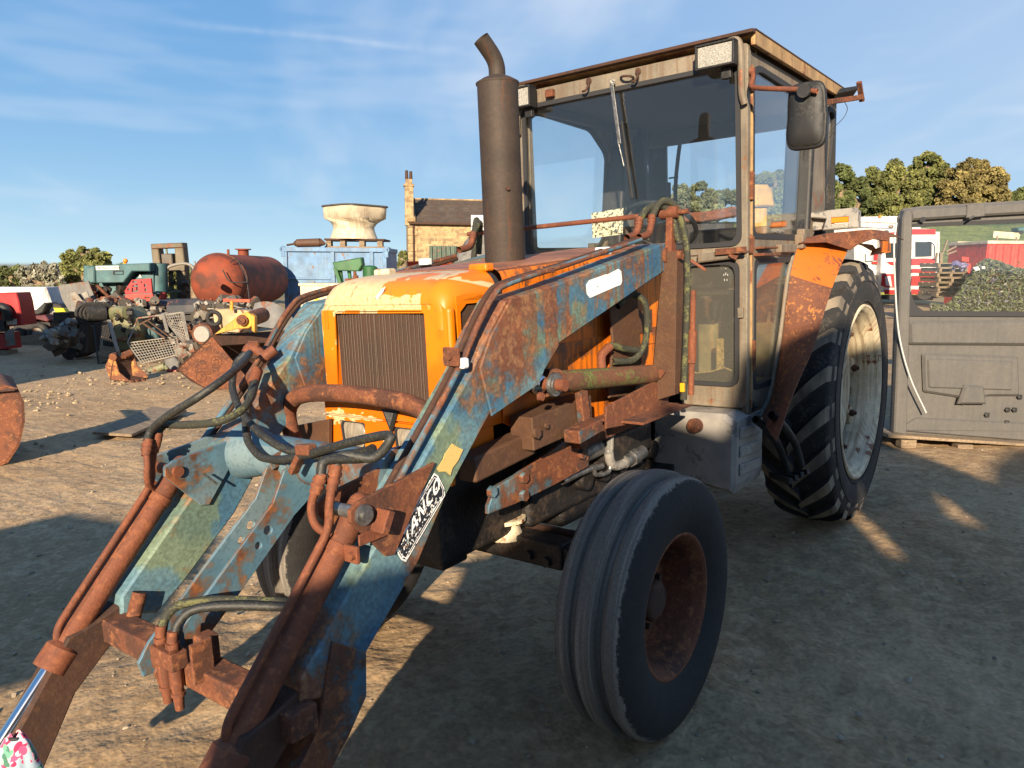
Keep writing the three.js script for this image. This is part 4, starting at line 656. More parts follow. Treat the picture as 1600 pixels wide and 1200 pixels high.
// ---------------------------------------------------------------- cab, tank, fender, mirror, lamps
{
  const F = 1.40, B = -0.2, H = 0.65, bt = 0.012;
  // roof: shallow tray with a lip, dark lining below
  const roof = part(tractor, 'cab_roof', M.roofEdge, [box2(-0.645, 0.645, 2.60, 2.678, 1.25, 1.27, 0.004), box2(0.668, 0.69, 2.632, 2.694, -0.21, 1.40, 0.004), box2(-0.69, -0.668, 2.632, 2.694, -0.21, 1.40, 0.004), box2(-0.67, 0.67, 2.62, 2.694, -0.215, -0.195, 0.004), box2(-0.668, 0.668, 2.674, 2.688, -0.2, 1.40, 0.003)]);
  part(roof, 'roof_lip', M.rustDark, [box2(-0.692, 0.692, 2.678, 2.694, 1.40, 1.44, 0.003), box2(0.672, 0.692, 2.694, 2.702, -0.2, 1.40, 0.002)]);
  part(roof, 'roof_box', M.lining, [box2(-0.60, 0.60, 2.62, 2.675, -0.17, 1.24, 0.005)]);
  part(roof, 'roof_lining', M.lining, [box2(-0.62, 0.62, 2.60, 2.62, -0.17, 1.33, 0.005)]);
  // front frame with rounded windscreen opening, lower quarter windows each side
  const rect = (x0, x1, y0, y1, z) => [V(x0, y0, z), V(x1, y0, z), V(x1, y1, z), V(x0, y1, z)];
  const qw = (s) => [V(s * 0.335, 1.055, F), V(s * 0.618, 1.055, F), V(s * 0.618, 1.68, F), V(s * 0.335, 1.68, F)];
  const mk = (outline, holes, z, t, dir, round) => { const sh = slab(outline, t, dir, { holes, bevel: 0.004, round }); return sh; };
  const scr = [V(-0.622, 1.745, F), V(0.622, 1.745, F), V(0.612, 2.565, F), V(-0.612, 2.565, F)];
  const fr = part(tractor, 'cab_front_frame', M.beige, [
    slab([V(-0.655, 1.70, F), V(0.655, 1.70, F), V(0.655, 2.648, F), V(-0.655, 2.648, F)], 0.045, V(0, 0, -1), { bevel: 0.005, holes: [scr], round: 0.02 }),
    ...[1, -1].map((s) => { const g = slab([V(0.30, 0.95, F), V(0.655, 0.95, F), V(0.655, 1.698, F), V(0.30, 1.698, F)], 0.045, V(0, 0, -1), { bevel: 0.005, holes: [[V(0.335, 1.065, F), V(0.612, 1.065, F), V(0.612, 1.665, F), V(0.335, 1.665, F)]], round: 0.05 }); return s > 0 ? g : mirrorX(g); })]);
  const band = (pts, w, z, m, name, parent) => {        // a rubber seal along an opening
    const c = pts[0].clone().add(pts[2]).multiplyScalar(0.5), inn = pts.map((p) => { const d = c.clone().sub(p); return p.clone().add(V(Math.sign(d.x) * w, Math.sign(d.y) * w, Math.abs(d.z) > 1e-3 ? Math.sign(d.z) * w : 0)); });
    return part(parent, name, m, slab(pts, 0.016, z, { holes: [inn], round: 0.055 }));
  };
  for (const s of [1]) {
    const scrO = [V(-0.63, 1.737, F - 0.005), V(0.63, 1.737, F - 0.005), V(0.62, 2.573, F - 0.005), V(-0.62, 2.573, F - 0.005)];
    band(scrO, 0.022, V(0, 0, 1), M.seal, 'windscreen_seal', fr);
    const ws = part(tractor, 'windscreen', M.glass, slab(scr.map((p) => p.clone().setZ(F - 0.012)), 0.005, V(0, 0, -1), { round: 0.05 }));
    part(ws, 'old_notice', mat('flaking cream paper', (u, v) => mix([206, 200, 168], [70, 70, 58], sstep(0.62, 0.68, at(N.spot, u, v) * 0.6 + at(N.fine, u, v) * 0.4 + 0.1 * (1 - v))), { tile: 0.25, size: 256, bump: null }), slab([[924, 333], [974, 325], [973, 366], [926, 372]].map(([a, b]) => tz(a, b, F - 0.019)), 0.001, V(0, 0, -1)));
  }
  for (const s of [1, -1]) {
    const q = [V(s * 0.328, 1.058, F - 0.004), V(s * 0.619, 1.058, F - 0.004), V(s * 0.619, 1.672, F - 0.004), V(s * 0.328, 1.672, F - 0.004)];
    band(q, 0.02, V(0, 0, 1), M.seal, 'quarter_window_seal', fr);
    const gl = part(tractor, 'quarter_window', M.glassDusty, slab(q.map((p) => p.clone().setZ(F - 0.012)), 0.005, V(0, 0, -1), { round: 0.05 }));
    part(fr, 'window_catch', M.beige, [box(s * 0.628, 1.42, F + 0.008, 0.03, 0.05, 0.016, 0.004), bolt(V(s * 0.628, 1.42, F + 0.014), V(0, 0, 1), 0.012, 0.006)]);
  }
  // little safety-glass mark on the near quarter window: a tiny print of a figure
  part(fr, 'glass_mark', M.white, [[1134, 419, 1.5], [1131, 428, 3], [1137, 428, 3], [1132, 436, 3], [1136, 436, 3], [1134, 426, 4]].map(([a, b, h]) => { const p = tz(a, b, F - 0.010), q = tz(a, b + h, F - 0.010); return beam(p, q, 0.004, 0.001, 0); }));
  // drain hose shapes over the A pillars, small grab handle under the windscreen
  part(fr, 'pillar_trim', M.beige, [tube([V(0.575, 2.665, F + 0.02), V(0.615, 2.66, F + 0.03), V(0.632, 2.62, F + 0.03), V(0.635, 2.5, F + 0.028), V(0.638, 2.42, F + 0.026), V(0.648, 2.375, F + 0.018)], 0.016, 40), tube([V(-0.575, 2.665, F + 0.02), V(-0.615, 2.66, F + 0.03), V(-0.632, 2.62, F + 0.03), V(-0.635, 2.5, F + 0.028), V(-0.638, 2.42, F + 0.026)], 0.016, 40)]);
  part(fr, 'scuttle_box', M.beige, [slab([[1089, 397], [1150, 389], [1150, 400], [1146, 404], [1089, 411]].map(([a, b]) => tz(a, b, F + 0.05)), 0.05, V(0, 0, -1), { bevel: 0.006 })]);
  part(fr, 'hinge_bar', M.rust, [beam(tz(1118, 394, F + 0.06), tz(1166, 390, F + 0.06), 0.018, 0.03, 0.003), beam(tz(1140, 396, F + 0.06), tz(1152, 402, F + 0.04), 0.012, 0.03, 0.002)]);
  for (const [a, b] of [[916, 132], [993, 117]]) part(fr, 'roof_hook', M.rustDark, [tube([tz(a + 4, b - 6, F + 0.01), tz(a + 3, b + 2, F + 0.035), tz(a - 1, b + 9, F + 0.05), tz(a - 6, b + 11, F + 0.04)], 0.006, 16), cyl(tz(a + 4, b - 6, F), tz(a + 4, b - 6, F + 0.014), 0.015, 0.015, 10)]);
  part(fr, 'grab_loop', M.rustDark, [tube([tz(970, 121, F + 0.01), tz(974, 119, F + 0.04), tz(984, 119, F + 0.04), tz(990, 121, F + 0.01)], 0.006, 20)]);
  const wp0 = tz(957, 128, F + 0.03), wp1 = tz(968, 250, F + 0.035), wp2 = tz(998, 360, F + 0.012);
  part(tractor, 'wiper', M.steel, [beam(tz(955, 126, F + 0.03), tz(968, 225, F + 0.035), 0.02, 0.006, 0.002, V(0, 0, 1)), beam(tz(966, 222, F + 0.035), tz(975, 260, F + 0.02), 0.008, 0.006, 0.002), cyl(tz(957, 128, F), tz(957, 128, F + 0.04), 0.014, 0.014, 12)]);
  part(tractor, 'wiper_blade', M.plastic, [beam(tz(971, 190, F + 0.012), tz(988, 310, F + 0.012), 0.012, 0.012, 0.002)]);
  part(tractor, 'washer_box', M.rust, [box(-0.42, 2.605, F + 0.02, 0.05, 0.04, 0.03, 0.004)]);

  // side frames: outline in (z, y); door with an upper and a lower light
  const side = (s) => {
    const X = s * H, K = (p) => zy(p, X), n = V(-s, 0, 0);
    const outer = [[1.375, 0.93], [1.375, 2.625], [-0.17, 2.625], [-0.185, 2.59], [0.05, 1.95], [0.44, 1.70], [0.58, 1.15], [0.70, 1.0], [0.92, 0.90], [1.10, 0.86], [1.36, 0.90]];
    const up_ = [[1.315, 1.775], [1.325, 2.535], [1.24, 2.575], [0.62, 2.56], [0.42, 2.42], [0.40, 1.92], [0.56, 1.775]], low_ = [[1.29, 1.03], [1.285, 1.665], [0.66, 1.675], [0.70, 1.16], [0.86, 1.02]], rear_ = [[0.03, 2.46], [0.06, 2.06], [-0.03, 2.16], [-0.145, 2.50], [-0.13, 2.575], [0.01, 2.575]];
    const f = part(tractor, 'cab_side_frame', M.beige, slab(K(outer), 0.035, n, { bevel: 0.005, holes: [K(up_), K(low_), K(rear_)], round: 0.03 }));
    const inset = (P, w) => { const c = P.reduce((a, p) => [a[0] + p[0] / P.length, a[1] + p[1] / P.length], [0, 0]); return P.map(([z, y]) => { const d = Math.hypot(z - c[0], y - c[1]), k = 1 - w / d; return [c[0] + (z - c[0]) * k, c[1] + (y - c[1]) * k]; }); };
    for (const [nm, P] of [['door_window', up_], ['lower_door_window', low_], ['rear_side_window', rear_]]) {
      const b = inset(P, -0.008), e = inset(P, 0.03);
      part(f, 'window_seal', M.seal, slab(zy(b, X + s * 0.004), 0.014, n, { holes: [zy(e, X + s * 0.004)], round: 0.05 }));
      part(tractor, nm, nm[0] === 'l' ? M.glassDusty : M.glass, slab(zy(P, X - s * 0.01), 0.005, n, { round: 0.05 }));
    }
    part(f, 'door_edge', M.roofEdge, [beam(V(X + s * 0.006, 0.95, 1.345), V(X + s * 0.006, 2.56, 1.345), 0.012, 0.012, 0.002)]);
    for (const [a, b, z] of [[1.95, 2.08, 1.36], [1.13, 1.28, 1.33], [1.70, 1.78, 1.36]]) part(f, 'door_hinge', M.rust, cyl(V(X + s * 0.012, a, z), V(X + s * 0.012, b, z), 0.013));
    part(f, 'door_handle', M.beige, [box2(X, X + s * 0.035, 1.70, 1.745, 0.72, 0.98, 0.008), box2(X, X + s * 0.05, 1.72, 1.80, 0.60, 0.66, 0.008), box2(X, X + s * 0.045, 1.76, 1.83, 0.50, 0.62, 0.008)]);
    part(f, 'sill_bracket', M.rust, [box2(X, X + s * 0.05, 1.685, 1.70, 1.03, 1.30, 0.003), box2(X, X + s * 0.05, 1.72, 1.73, 1.08, 1.28, 0.003)]);
  };
  side(1); side(-1);
  // rear frame, pillars inside, opening rear window with its strut
  const rz = B;
  part(tractor, 'cab_rear_frame', M.plastic, slab([V(-0.645, 1.5, rz), V(0.645, 1.5, rz), V(0.645, 2.66, rz), V(-0.645, 2.66, rz)], 0.03, V(0, 0, 1), { bevel: 0.004, round: 0.03, holes: [[V(-0.50, 1.72, rz), V(0.56, 1.72, rz), V(0.56, 2.545, rz), V(-0.50, 2.545, rz)]] }));
  part(tractor, 'rear_window', M.glass, slab([V(-0.50, 1.72, rz + 0.005), V(0.56, 1.72, rz + 0.005), V(0.56, 2.545, rz + 0.005), V(-0.50, 2.545, rz + 0.005)], 0.005, V(0, 0, 1)));
  part(tractor, 'window_strut', M.dark, [tube([V(-0.385, 2.55, -0.17), V(-0.40, 2.40, -0.15), V(-0.42, 2.2, -0.15), V(-0.42, 1.85, -0.15)], 0.014, 30), cyl(V(-0.47, 1.95, -0.15), V(-0.47, 2.25, -0.15), 0.013), cyl(V(-0.47, 2.28, -0.15), V(-0.40, 2.28, -0.15), 0.006)]);
  for (const s of [1, -1]) part(tractor, 'cab_inner_pillar', M.plastic, [beam(V(s * 0.60, 1.55, 0.50), V(s * 0.60, 2.6, 0.36), 0.05, 0.16, 0.02, V(1, 0, 0)), beam(V(s * 0.585, 1.6, 0.0), V(s * 0.6, 2.6, 0.08), 0.06, 0.12, 0.02, V(1, 0, 0))]);
  part(tractor, 'cab_lining_band', M.lining, [box2(-0.61, 0.61, 2.50, 2.61, -0.165, -0.12, 0.01), box2(0.585, 0.625, 2.55, 2.61, -0.1, 1.30, 0.005), box2(-0.625, -0.585, 2.55, 2.61, -0.1, 1.30, 0.005)]);
  // inside: floor, dash, steering wheel, levers, seat
  part(tractor, 'cab_floor', M.grime, [box2(-0.62, 0.62, 0.96, 1.0, 0.45, 1.35, 0.01), box2(-0.6, 0.6, 1.0, 1.55, -0.16, 0.45, 0.03)]);
  part(tractor, 'dashboard', M.plastic, [box2(-0.36, 0.36, 1.55, 1.765, 1.05, 1.35, 0.04), box2(-0.62, 0.62, 1.725, 1.745, 1.18, 1.35, 0.008), box2(-0.2, 0.2, 1.0, 1.55, 1.1, 1.34, 0.03)]);
  part(tractor, 'inner_panel', mat('dusty tan cab trim', (u, v) => mul([112, 104, 80], 0.75 + 0.5 * at(N.mid, u, v)), { tile: 0.8, size: 256 }), [box2(0.16, 0.60, 1.0, 1.33, 0.80, 0.84, 0.02), box2(0.16, 0.60, 1.0, 1.03, 0.84, 1.34, 0.01)]);
  part(tractor, 'floor_mat', mat('dusty floor mat', (u, v) => mul([150, 130, 84], 0.6 + 0.6 * at(N.fine, u, v)), { tile: 0.5, size: 256 }), [sheet([0, 1, 2, 3, 4, 5].map((i) => [0, 1, 2, 3, 4, 5].map((j) => V(0.22 + 0.075 * i, 1.02 + 0.02 * Math.sin(i * 2 + j * 1.7) + 0.05 * Math.max(0, 2 - j), 1.34 - 0.11 * j))), 0.006), box2(0.36, 0.50, 1.06, 1.26, 1.02, 1.06, 0.01)]);
  part(tractor, 'pedal', M.plastic, [box2(0.30, 0.52, 1.5, 1.52, 1.1, 1.3, 0.008), beam(V(0.42, 1.3, 1.05), V(0.50, 1.33, 1.2), 0.03, 0.02), beam(V(0.32, 1.62, 1.3), V(0.46, 1.55, 1.15), 0.015, 0.01)]);
  part(tractor, 'lever', M.orange, [beam(V(0.47, 1.53, 1.1), V(0.49, 1.60, 1.1), 0.025, 0.02, 0.006)]);
  const swc = V(-0.06, 1.895, 0.85), tor = new THREE.TorusGeometry(0.21, 0.014, 10, 48); tor.rotateX(0.95); tor.translate(swc.x, swc.y, swc.z);
  const sw = part(tractor, 'steering_wheel', M.plastic, [tor]);
  part(sw, 'steering_column', M.plastic, [cyl(V(0.02, 1.6, 1.1), swc, 0.035, 0.03, 14), beam(swc.clone().add(V(-0.19, 0, 0)), swc.clone().add(V(0.19, 0, 0)), 0.03, 0.012, 0.004), beam(swc, swc.clone().add(V(0, -0.06, -0.18)), 0.03, 0.012, 0.004)]);
  part(tractor, 'gear_lever', M.plastic, [cyl(V(0.33, 1.5, 0.6), V(0.42, 1.86, 0.72), 0.008), ball(V(0.42, 1.86, 0.72), 0.024), cyl(V(0.46, 1.5, 0.45), V(0.52, 1.82, 0.5), 0.008), ball(V(0.52, 1.82, 0.5), 0.022)]);
  part(tractor, 'driver_seat', M.plastic, [box(0.0, 1.56, 0.28, 0.46, 0.12, 0.46, 0.05), box(0.0, 1.72, 0.06, 0.44, 0.34, 0.10, 0.04)]);
  part(tractor, 'seat_cushion', mat('brown seat cloth', (u, v) => mul([148, 104, 56], 0.75 + 0.4 * at(N.fine, u, v)), { tile: 0.3, size: 128 }), [box(0.33, 1.84, -0.02, 0.34, 0.1, 0.05, 0.02)]);

  // work lamps on the roof front, rear lamp bracket
  for (const [x, w] of [[0.535, 0.185], [-0.575, 0.15]]) {
    const y0 = 2.545, y1 = 2.655, f0 = F + 0.03, f1 = F + 0.10;
    const l = part(tractor, 'work_lamp', M.plastic, [box2(x - w / 2, x + w / 2, y1 - 0.009, y1, f0, f1, 0.002), box2(x - w / 2, x + w / 2, y0, y0 + 0.009, f0, f1, 0.002), box2(x - w / 2, x - w / 2 + 0.009, y0 + 0.009, y1 - 0.009, f0, f1, 0.002), box2(x + w / 2 - 0.009, x + w / 2, y0 + 0.009, y1 - 0.009, f0, f1, 0.002), box2(x - w / 2 + 0.004, x + w / 2 - 0.004, y0 + 0.004, y1 - 0.004, f0, f0 + 0.03, 0.002), box(x + w * 0.2, 2.52, F + 0.04, 0.05, 0.05, 0.03, 0.006)]);
    part(l, 'lamp_lens', M.lens, [box(x, 2.60, F + 0.085, w - 0.019, 0.091, 0.012, 0.003)]);
  }
  const rl = part(tractor, 'rear_lamp_bracket', M.rust, [beam(tx(1292, 160, 0.68), tx(1345, 152, 0.78), 0.035, 0.03, 0.004), beam(tx(1342, 128, 0.78), tx(1347, 158, 0.78), 0.03, 0.02, 0.003)]);
  part(rl, 'rear_work_lamp', M.plastic, [slab([tx(1308, 146, 0.70), tx(1340, 140, 0.78), tx(1341, 133, 0.78), tx(1312, 139, 0.70)], 0.07, V(0, 0, -1), { bevel: 0.006 })]);
  part(rl, 'loose_wire', M.seal, tube([tx(1320, 160, 0.74), tx(1324, 170, 0.74), tx(1318, 184, 0.72), tx(1302, 200, 0.68), tx(1296, 208, 0.66)], 0.002, 30, 5));

  // mirror on its bent arm
  const mz = 1.5;
  part(tractor, 'mirror_arm', M.rustRed, [tube([V(0.655, 2.52, 1.37), V(0.68, 2.50, 1.40), V(0.685, 2.45, 1.44), V(0.72, 2.425, 1.48), V(0.82, 2.395, mz + 0.03), V(0.93, 2.372, mz + 0.035), V(1.0, 2.352, mz + 0.035)], 0.011, 50), cyl(V(0.655, 2.54, 1.36), V(0.655, 2.44, 1.36), 0.02, 0.02, 10)]);
  const oval = (k, z) => { const a = []; for (let i = 0; i < 40; i++) { const t = i / 40 * 2 * Math.PI, c = Math.cos(t), s = Math.sin(t), e = 0.42; a.push(V(0.944 + k * 0.083 * (s > 0 ? 0.93 : 1) * Math.sign(c) * Math.abs(c) ** e, 2.268 + k * 0.136 * Math.sign(s) * Math.abs(s) ** e, z)); } return a; };
  const mr = part(tractor, 'wing_mirror', M.plastic, [sheet([oval(1.0, mz - 0.035), oval(1.03, mz - 0.02), oval(1.03, mz - 0.006), oval(0.97, mz), oval(0.93, mz - 0.003), oval(0.86, mz + 0.012), oval(0.5, mz + 0.02), oval(0.02, mz + 0.021)].map((r) => [...r, r[0]]), 0.002)]);
  part(mr, 'mirror_glass', M.chrome, [slab(oval(0.97, mz - 0.03), 0.004, V(0, 0, -1))]);
  part(mr, 'mirror_clamp', M.plastic, [cyl(V(0.948, 2.362, mz + 0.01), V(0.948, 2.362, mz + 0.052), 0.03, 0.028, 20)]);

  // fuel tank: grey moulded box with ribbed end, filler cap
  const tk = part(tractor, 'fuel_tank', M.grey, [slab([V(0.215, 0.62, 1.55), V(0.64, 0.555, 1.55), V(0.652, 0.60, 1.55), V(0.655, 0.91, 1.55), V(0.60, 0.945, 1.55), V(0.22, 0.94, 1.55)], 0.40, V(0, 0, -1), { bevel: 0.02 })]);
  part(tk, 'tank_rib', M.grey, [0.64, 0.73, 0.82].map((y) => slab(zy([[1.50, y], [1.22, y - 0.02], [1.22, y + 0.03], [1.50, y + 0.055]], 0.652), 0.014, V(1, 0, 0), { bevel: 0.005 })));
  part(tk, 'filler_cap', M.rust, [cyl(V(0.46, 0.88, 1.548), V(0.46, 0.885, 1.585), 0.036, 0.036, 20), cyl(V(0.46, 0.885, 1.585), V(0.46, 0.886, 1.592), 0.02, 0.02, 12)]);
  part(tractor, 'tank_strap', M.grime, [beam(V(0.66, 0.93, 1.3), V(0.62, 0.97, 1.3), 0.03, 0.05)]);

  // steps
  const st = part(tractor, 'step_bar', M.plastic, tube([tx(1180, 655, 0.70), tx(1200, 672, 0.72), tx(1218, 700, 0.74), tx(1234, 745, 0.76)], 0.02, 30, 6));
  part(tractor, 'step_bar', M.plastic, tube([tx(1205, 648, 0.78), tx(1226, 668, 0.80), tx(1243, 695, 0.82), tx(1253, 728, 0.84)], 0.02, 30, 6));
  part(st, 'step_tread', M.plastic, [0, 1, 2, 3].map((i) => beam(tx(1204 + i * 9, 742 - i * 0.5, 0.66 + i * 0.02), tx(1236 + i * 9, 752 - i * 5, 0.84), 0.02, 0.03, 0.003)));

  // rear fender: orange over rust, bent and torn at the top outer corner
  const fm = mat('fender paint, orange above rust', (u, v) => {  // u,v in metres of (z or x, y)
    const n = at(N.mid, u, v) * 0.5 + at(N.fine, u, v) * 0.5; return mix(mix([206, 102, 14], [170, 92, 34], 0.6 * at(N.big, u, v)), rustAt(u, v), sstep(0.62, 0.74, n));
  }, { tile: 1.0, rough: 0.5, bumpScale: 0.0008 });
  const inP = [[1190, 652, 0.665], [1205, 620, 0.665], [1222, 530, 0.665], [1235, 430, 0.665], [1250, 372, 0.665]], outP = [[1213, 690, 0.85], [1240, 612, 0.85], [1272, 540, 0.85], [1300, 450, 0.85], [1330, 378, 0.85]];
  const rowsF = inP.map((p, i) => { const a = tx(...p), b = tx(...outP[i]), r = []; for (let j = 0; j <= 6; j++) r.push(a.clone().lerp(b, j / 6).add(V(0, 0, 0.012 * Math.sin(j / 6 * Math.PI)))); return r; });
  const dense = []; { const curves = rowsF[0].map((_, j) => new THREE.CatmullRomCurve3(rowsF.map((r) => r[j]))); for (let i = 0; i <= 16; i++) dense.push(curves.map((c) => c.getPoint(i / 16))); }
  const split = 12;
  const fen = part(tractor, 'rear_fender', fm, [sheet(dense.slice(split), 0.004)]);
  const fr2 = mat('fender rust with orange specks', (u, v) => mix(mix(rustAt(u, v), [104, 64, 44], 0.5), [212, 136, 48], 0.5 * sstep(0.66, 0.76, at(N.fine, u, v) * 0.6 + at(N.big2, u, v) * 0.4)), { tile: 0.6, rough: 0.8 });
  part(fen, 'fender_lower', fr2, [sheet(dense.slice(0, split + 1), 0.004)]);
  part(fen, 'fender_edge', M.beige, [tube(dense.map((r) => r[0].clone().add(V(-0.01, 0, 0.01))), 0.012, 40, 6)]);
  // top: flat wing running back over the tyre, outer edge crumpled
  const top0 = dense[dense.length - 1], wing = [];
  for (let i = 0; i <= 6; i++) { const f = i / 6; wing.push(top0.map((p, j) => { const q = p.clone(); q.z -= 0.85 * f; q.y += 0.03 * f - 0.10 * f * f * (j / 6) + 0.012 * Math.sin(i * 2.1 + j) * (j / 6); return q; })); }
  part(fen, 'fender_top', M.orangeStain, [sheet(wing, 0.004)]);
  const Lp = (a, b, x) => tx(a, b, x);
  const T = [[1258, 373, .69], [1290, 366, .78], [1330, 362, .87], [1352, 360, .92], [1372, 362, .97], [1389, 371, 1.0]].map((p) => Lp(...p)), Bm = [[1250, 381, .68], [1292, 379, .79], [1330, 391, .87], [1345, 381, .92], [1366, 374, .97], [1387, 377, 1.0]].map((p) => Lp(...p).add(V(0, 0, 0.03)));
  part(fen, 'crumpled_flap', M.rust, [sheet([T.map((p) => p.clone().add(V(0, -0.012, -0.45))), T.map((p) => p.clone().add(V(0, 0.004, -0.2))), T, Bm], 0.005), sheet([[T[4], T[5]], [Lp(1374, 378, .98), Lp(1389, 380, 1.0)], [Lp(1376, 393, .98), Lp(1389, 393, 1.0)]], 0.005)]);
  part(fen, 'flap_end', M.orangeStain, [sheet([[Lp(1374, 371, .98), Lp(1386, 374, 1.0)], [Lp(1376, 394, .98), Lp(1386, 394, 1.0)]], 0.004), sheet([[Lp(1345, 386, 0.9).add(V(0, -0.02, -0.3)), Lp(1374, 380, 0.98).add(V(0, 0, -0.3))], [Lp(1340, 400, 0.9).add(V(0, 0, -0.3)), Lp(1374, 394, 0.98).add(V(0, 0, -0.3))]], 0.004)]);
  // lamp box on the fender
  const lb = part(tractor, 'fender_lamp_box', M.grey, [slab([[1285, 360, .78], [1341, 356, .86], [1341, 330, .86], [1334, 324, .86], [1262, 332, .74], [1262, 340, .74], [1290, 342, .78]].map(([a, b, x]) => tz(a, b, 0.35)), 0.07, V(0, 0, -1), { bevel: 0.006, holes: [[[1297, 359], [1328, 357], [1328, 336], [1297, 338]].map(([a, b]) => tz(a, b, 0.35))] }), slab([[1255, 362], [1290, 358], [1290, 340], [1262, 338]].map(([a, b]) => tz(a, b, 0.30)), 0.05, V(0, 0, -1), { bevel: 0.004 })]);
  part(lb, 'indicator_lens', M.amber, [slab([[1298, 349], [1327, 347], [1327, 337], [1298, 339]].map(([a, b]) => tz(a, b, 0.345)), 0.03, V(0, 0, -1), { bevel: 0.004 })]);
  part(lb, 'side_lamp_lens', M.lens, [slab([[1298, 358], [1327, 356], [1327, 348], [1298, 350]].map(([a, b]) => tz(a, b, 0.345)), 0.03, V(0, 0, -1), { bevel: 0.004 })]);
  part(tractor, 'side_marker', plain('yellow plastic', 0.7, 0.34, 0.01, 0.4), [box2(0.565, 0.585, 1.115, 1.155, 1.93, 1.97, 0.004)]);
}
// ---------------------------------------------------------------- things round the yard. Each stands at a measured spot; local x runs to the right as seen, y up, z toward the viewer.
const faceYaw = Math.atan2(-fW.x, -fW.z);
function spot(name, label, category, px, py, D, turn = 0, group) {
  if (!D) D = depthOfGround(px, py);
  const p = wp(px, py, D), g = thing(name, label, category, p, faceYaw + turn, group), s = D / FOC;
    g.updateMatrixWorld(true);
  const e0 = g.worldToLocal(EYE.clone()), iq = g.quaternion.clone().invert();
  const L = (a, b, z = 0) => { const d = toW(rayT(a === 0 ? px : a, b === 0 ? py : b)).applyQuaternion(iq); return e0.clone().addScaledVector(d, (z - e0.z) / d.z); };   // sight line meets the plane local z = z
  const A = (a, b, d) => g.worldToLocal(wp(a, b, d));
  return { g, s, D, L, A, gy: ground(p.x, p.z) - p.y, P: (pts, z = 0) => pts.map(([a, b]) => L(a, b, z)) };
}
const FR = V(0, 0, 1), BK = V(0, 0, -1);
const red = paint(168, 28, 30, -0.1, 0.5), teal = paint(60, 96, 99, -0.1), skyBlue = paint(84, 122, 158, 0.02, 0.55), creamW = paint(206, 190, 160, -0.3), green = paint(36, 92, 46, 0.10), greyP = paint(104, 102, 98, 0.1), yellowP = paint(200, 140, 34, 0.18), orangeR = paint(206, 66, 26, 0.05), whiteP = paint(206, 204, 198, -0.3), maroon = paint(84, 24, 30, 0.06), olive = paint(112, 112, 78, 0.2), darkM = paint(74, 68, 58, 0.25), redC = paint(204, 60, 46, 0.06), steelG = paint(132, 126, 114, 0.15);
const W0 = V(0, 0, 0);
// wire grid panel made of thin bars
function grid(a, b, c, d, nu, nv, r) { const g = []; for (let i = 0; i <= nu; i++) g.push(cyl(a.clone().lerp(b, i / nu), d.clone().lerp(c, i / nu), r, r, 4, true)); for (let j = 0; j <= nv; j++) g.push(cyl(a.clone().lerp(d, j / nv), b.clone().lerp(c, j / nv), r, r, 4, true)); return g; }

// ---- left edge: red machine, white body panel, ride-on mower, yellow machine
{
  const o = spot('red_machine', 'red sheet metal farm machine with dark wheel, cut off at left edge of photo', 'machine', 15, 553, 0), { g, L, P } = o;
  part(g, 'hood', red, [slab(P([[-40, 459], [25, 457], [29, 470], [36, 508], [-40, 516]]), 0.5, BK, { bevel: 0.02 })]);
  part(g, 'lower_body', red, [slab(P([[-40, 520], [8, 520], [12, 546], [-40, 548]], -0.05), 0.5, BK, { bevel: 0.02 })]);
  part(g, 'air_duct', M.plastic, [tube([L(-30, 492, 0.1), L(-2, 480, 0.12), L(10, 485, 0.12), L(12, 500, 0.08)], 0.10, 24, 10), ball(L(12, 483, 0.06), 0.06), box2(L(-40, 0).x, L(15, 0).x, L(0, 518).y, L(0, 500).y, -0.1, 0.08, 0.02)]);
  part(g, 'headlamp', M.lens, [slab(P([[10, 499], [27, 498], [27, 507], [12, 508]], 0.02), 0.03, FR, { bevel: 0.005 })]);
  part(g, 'number_panel', greyP, [slab(P([[8, 519], [21, 512], [25, 539], [11, 541]], 0.03), 0.02, FR)]);
  part(g, 'pallet_block', M.wood, [box2(L(-40, 0).x, L(14, 0).x, L(0, 556).y, L(0, 548).y, -0.3, 0.05, 0.005)]);
}
{
  const o = spot('white_van_body', 'white van body shell leaning behind the red lawn tractor', 'van body', 40, 500, 19), { g, L, P } = o;
  part(g, 'side_panel', whiteP, [slab(P([[-40, 449], [71, 449], [86, 490], [80, 505], [-40, 512]]), 0.8, BK, { bevel: 0.04 })]);
  part(g, 'lower_edge', greyP, [slab(P([[69, 488], [86, 489], [80, 500], [74, 497]], 0.01), 0.03, FR)]);
}
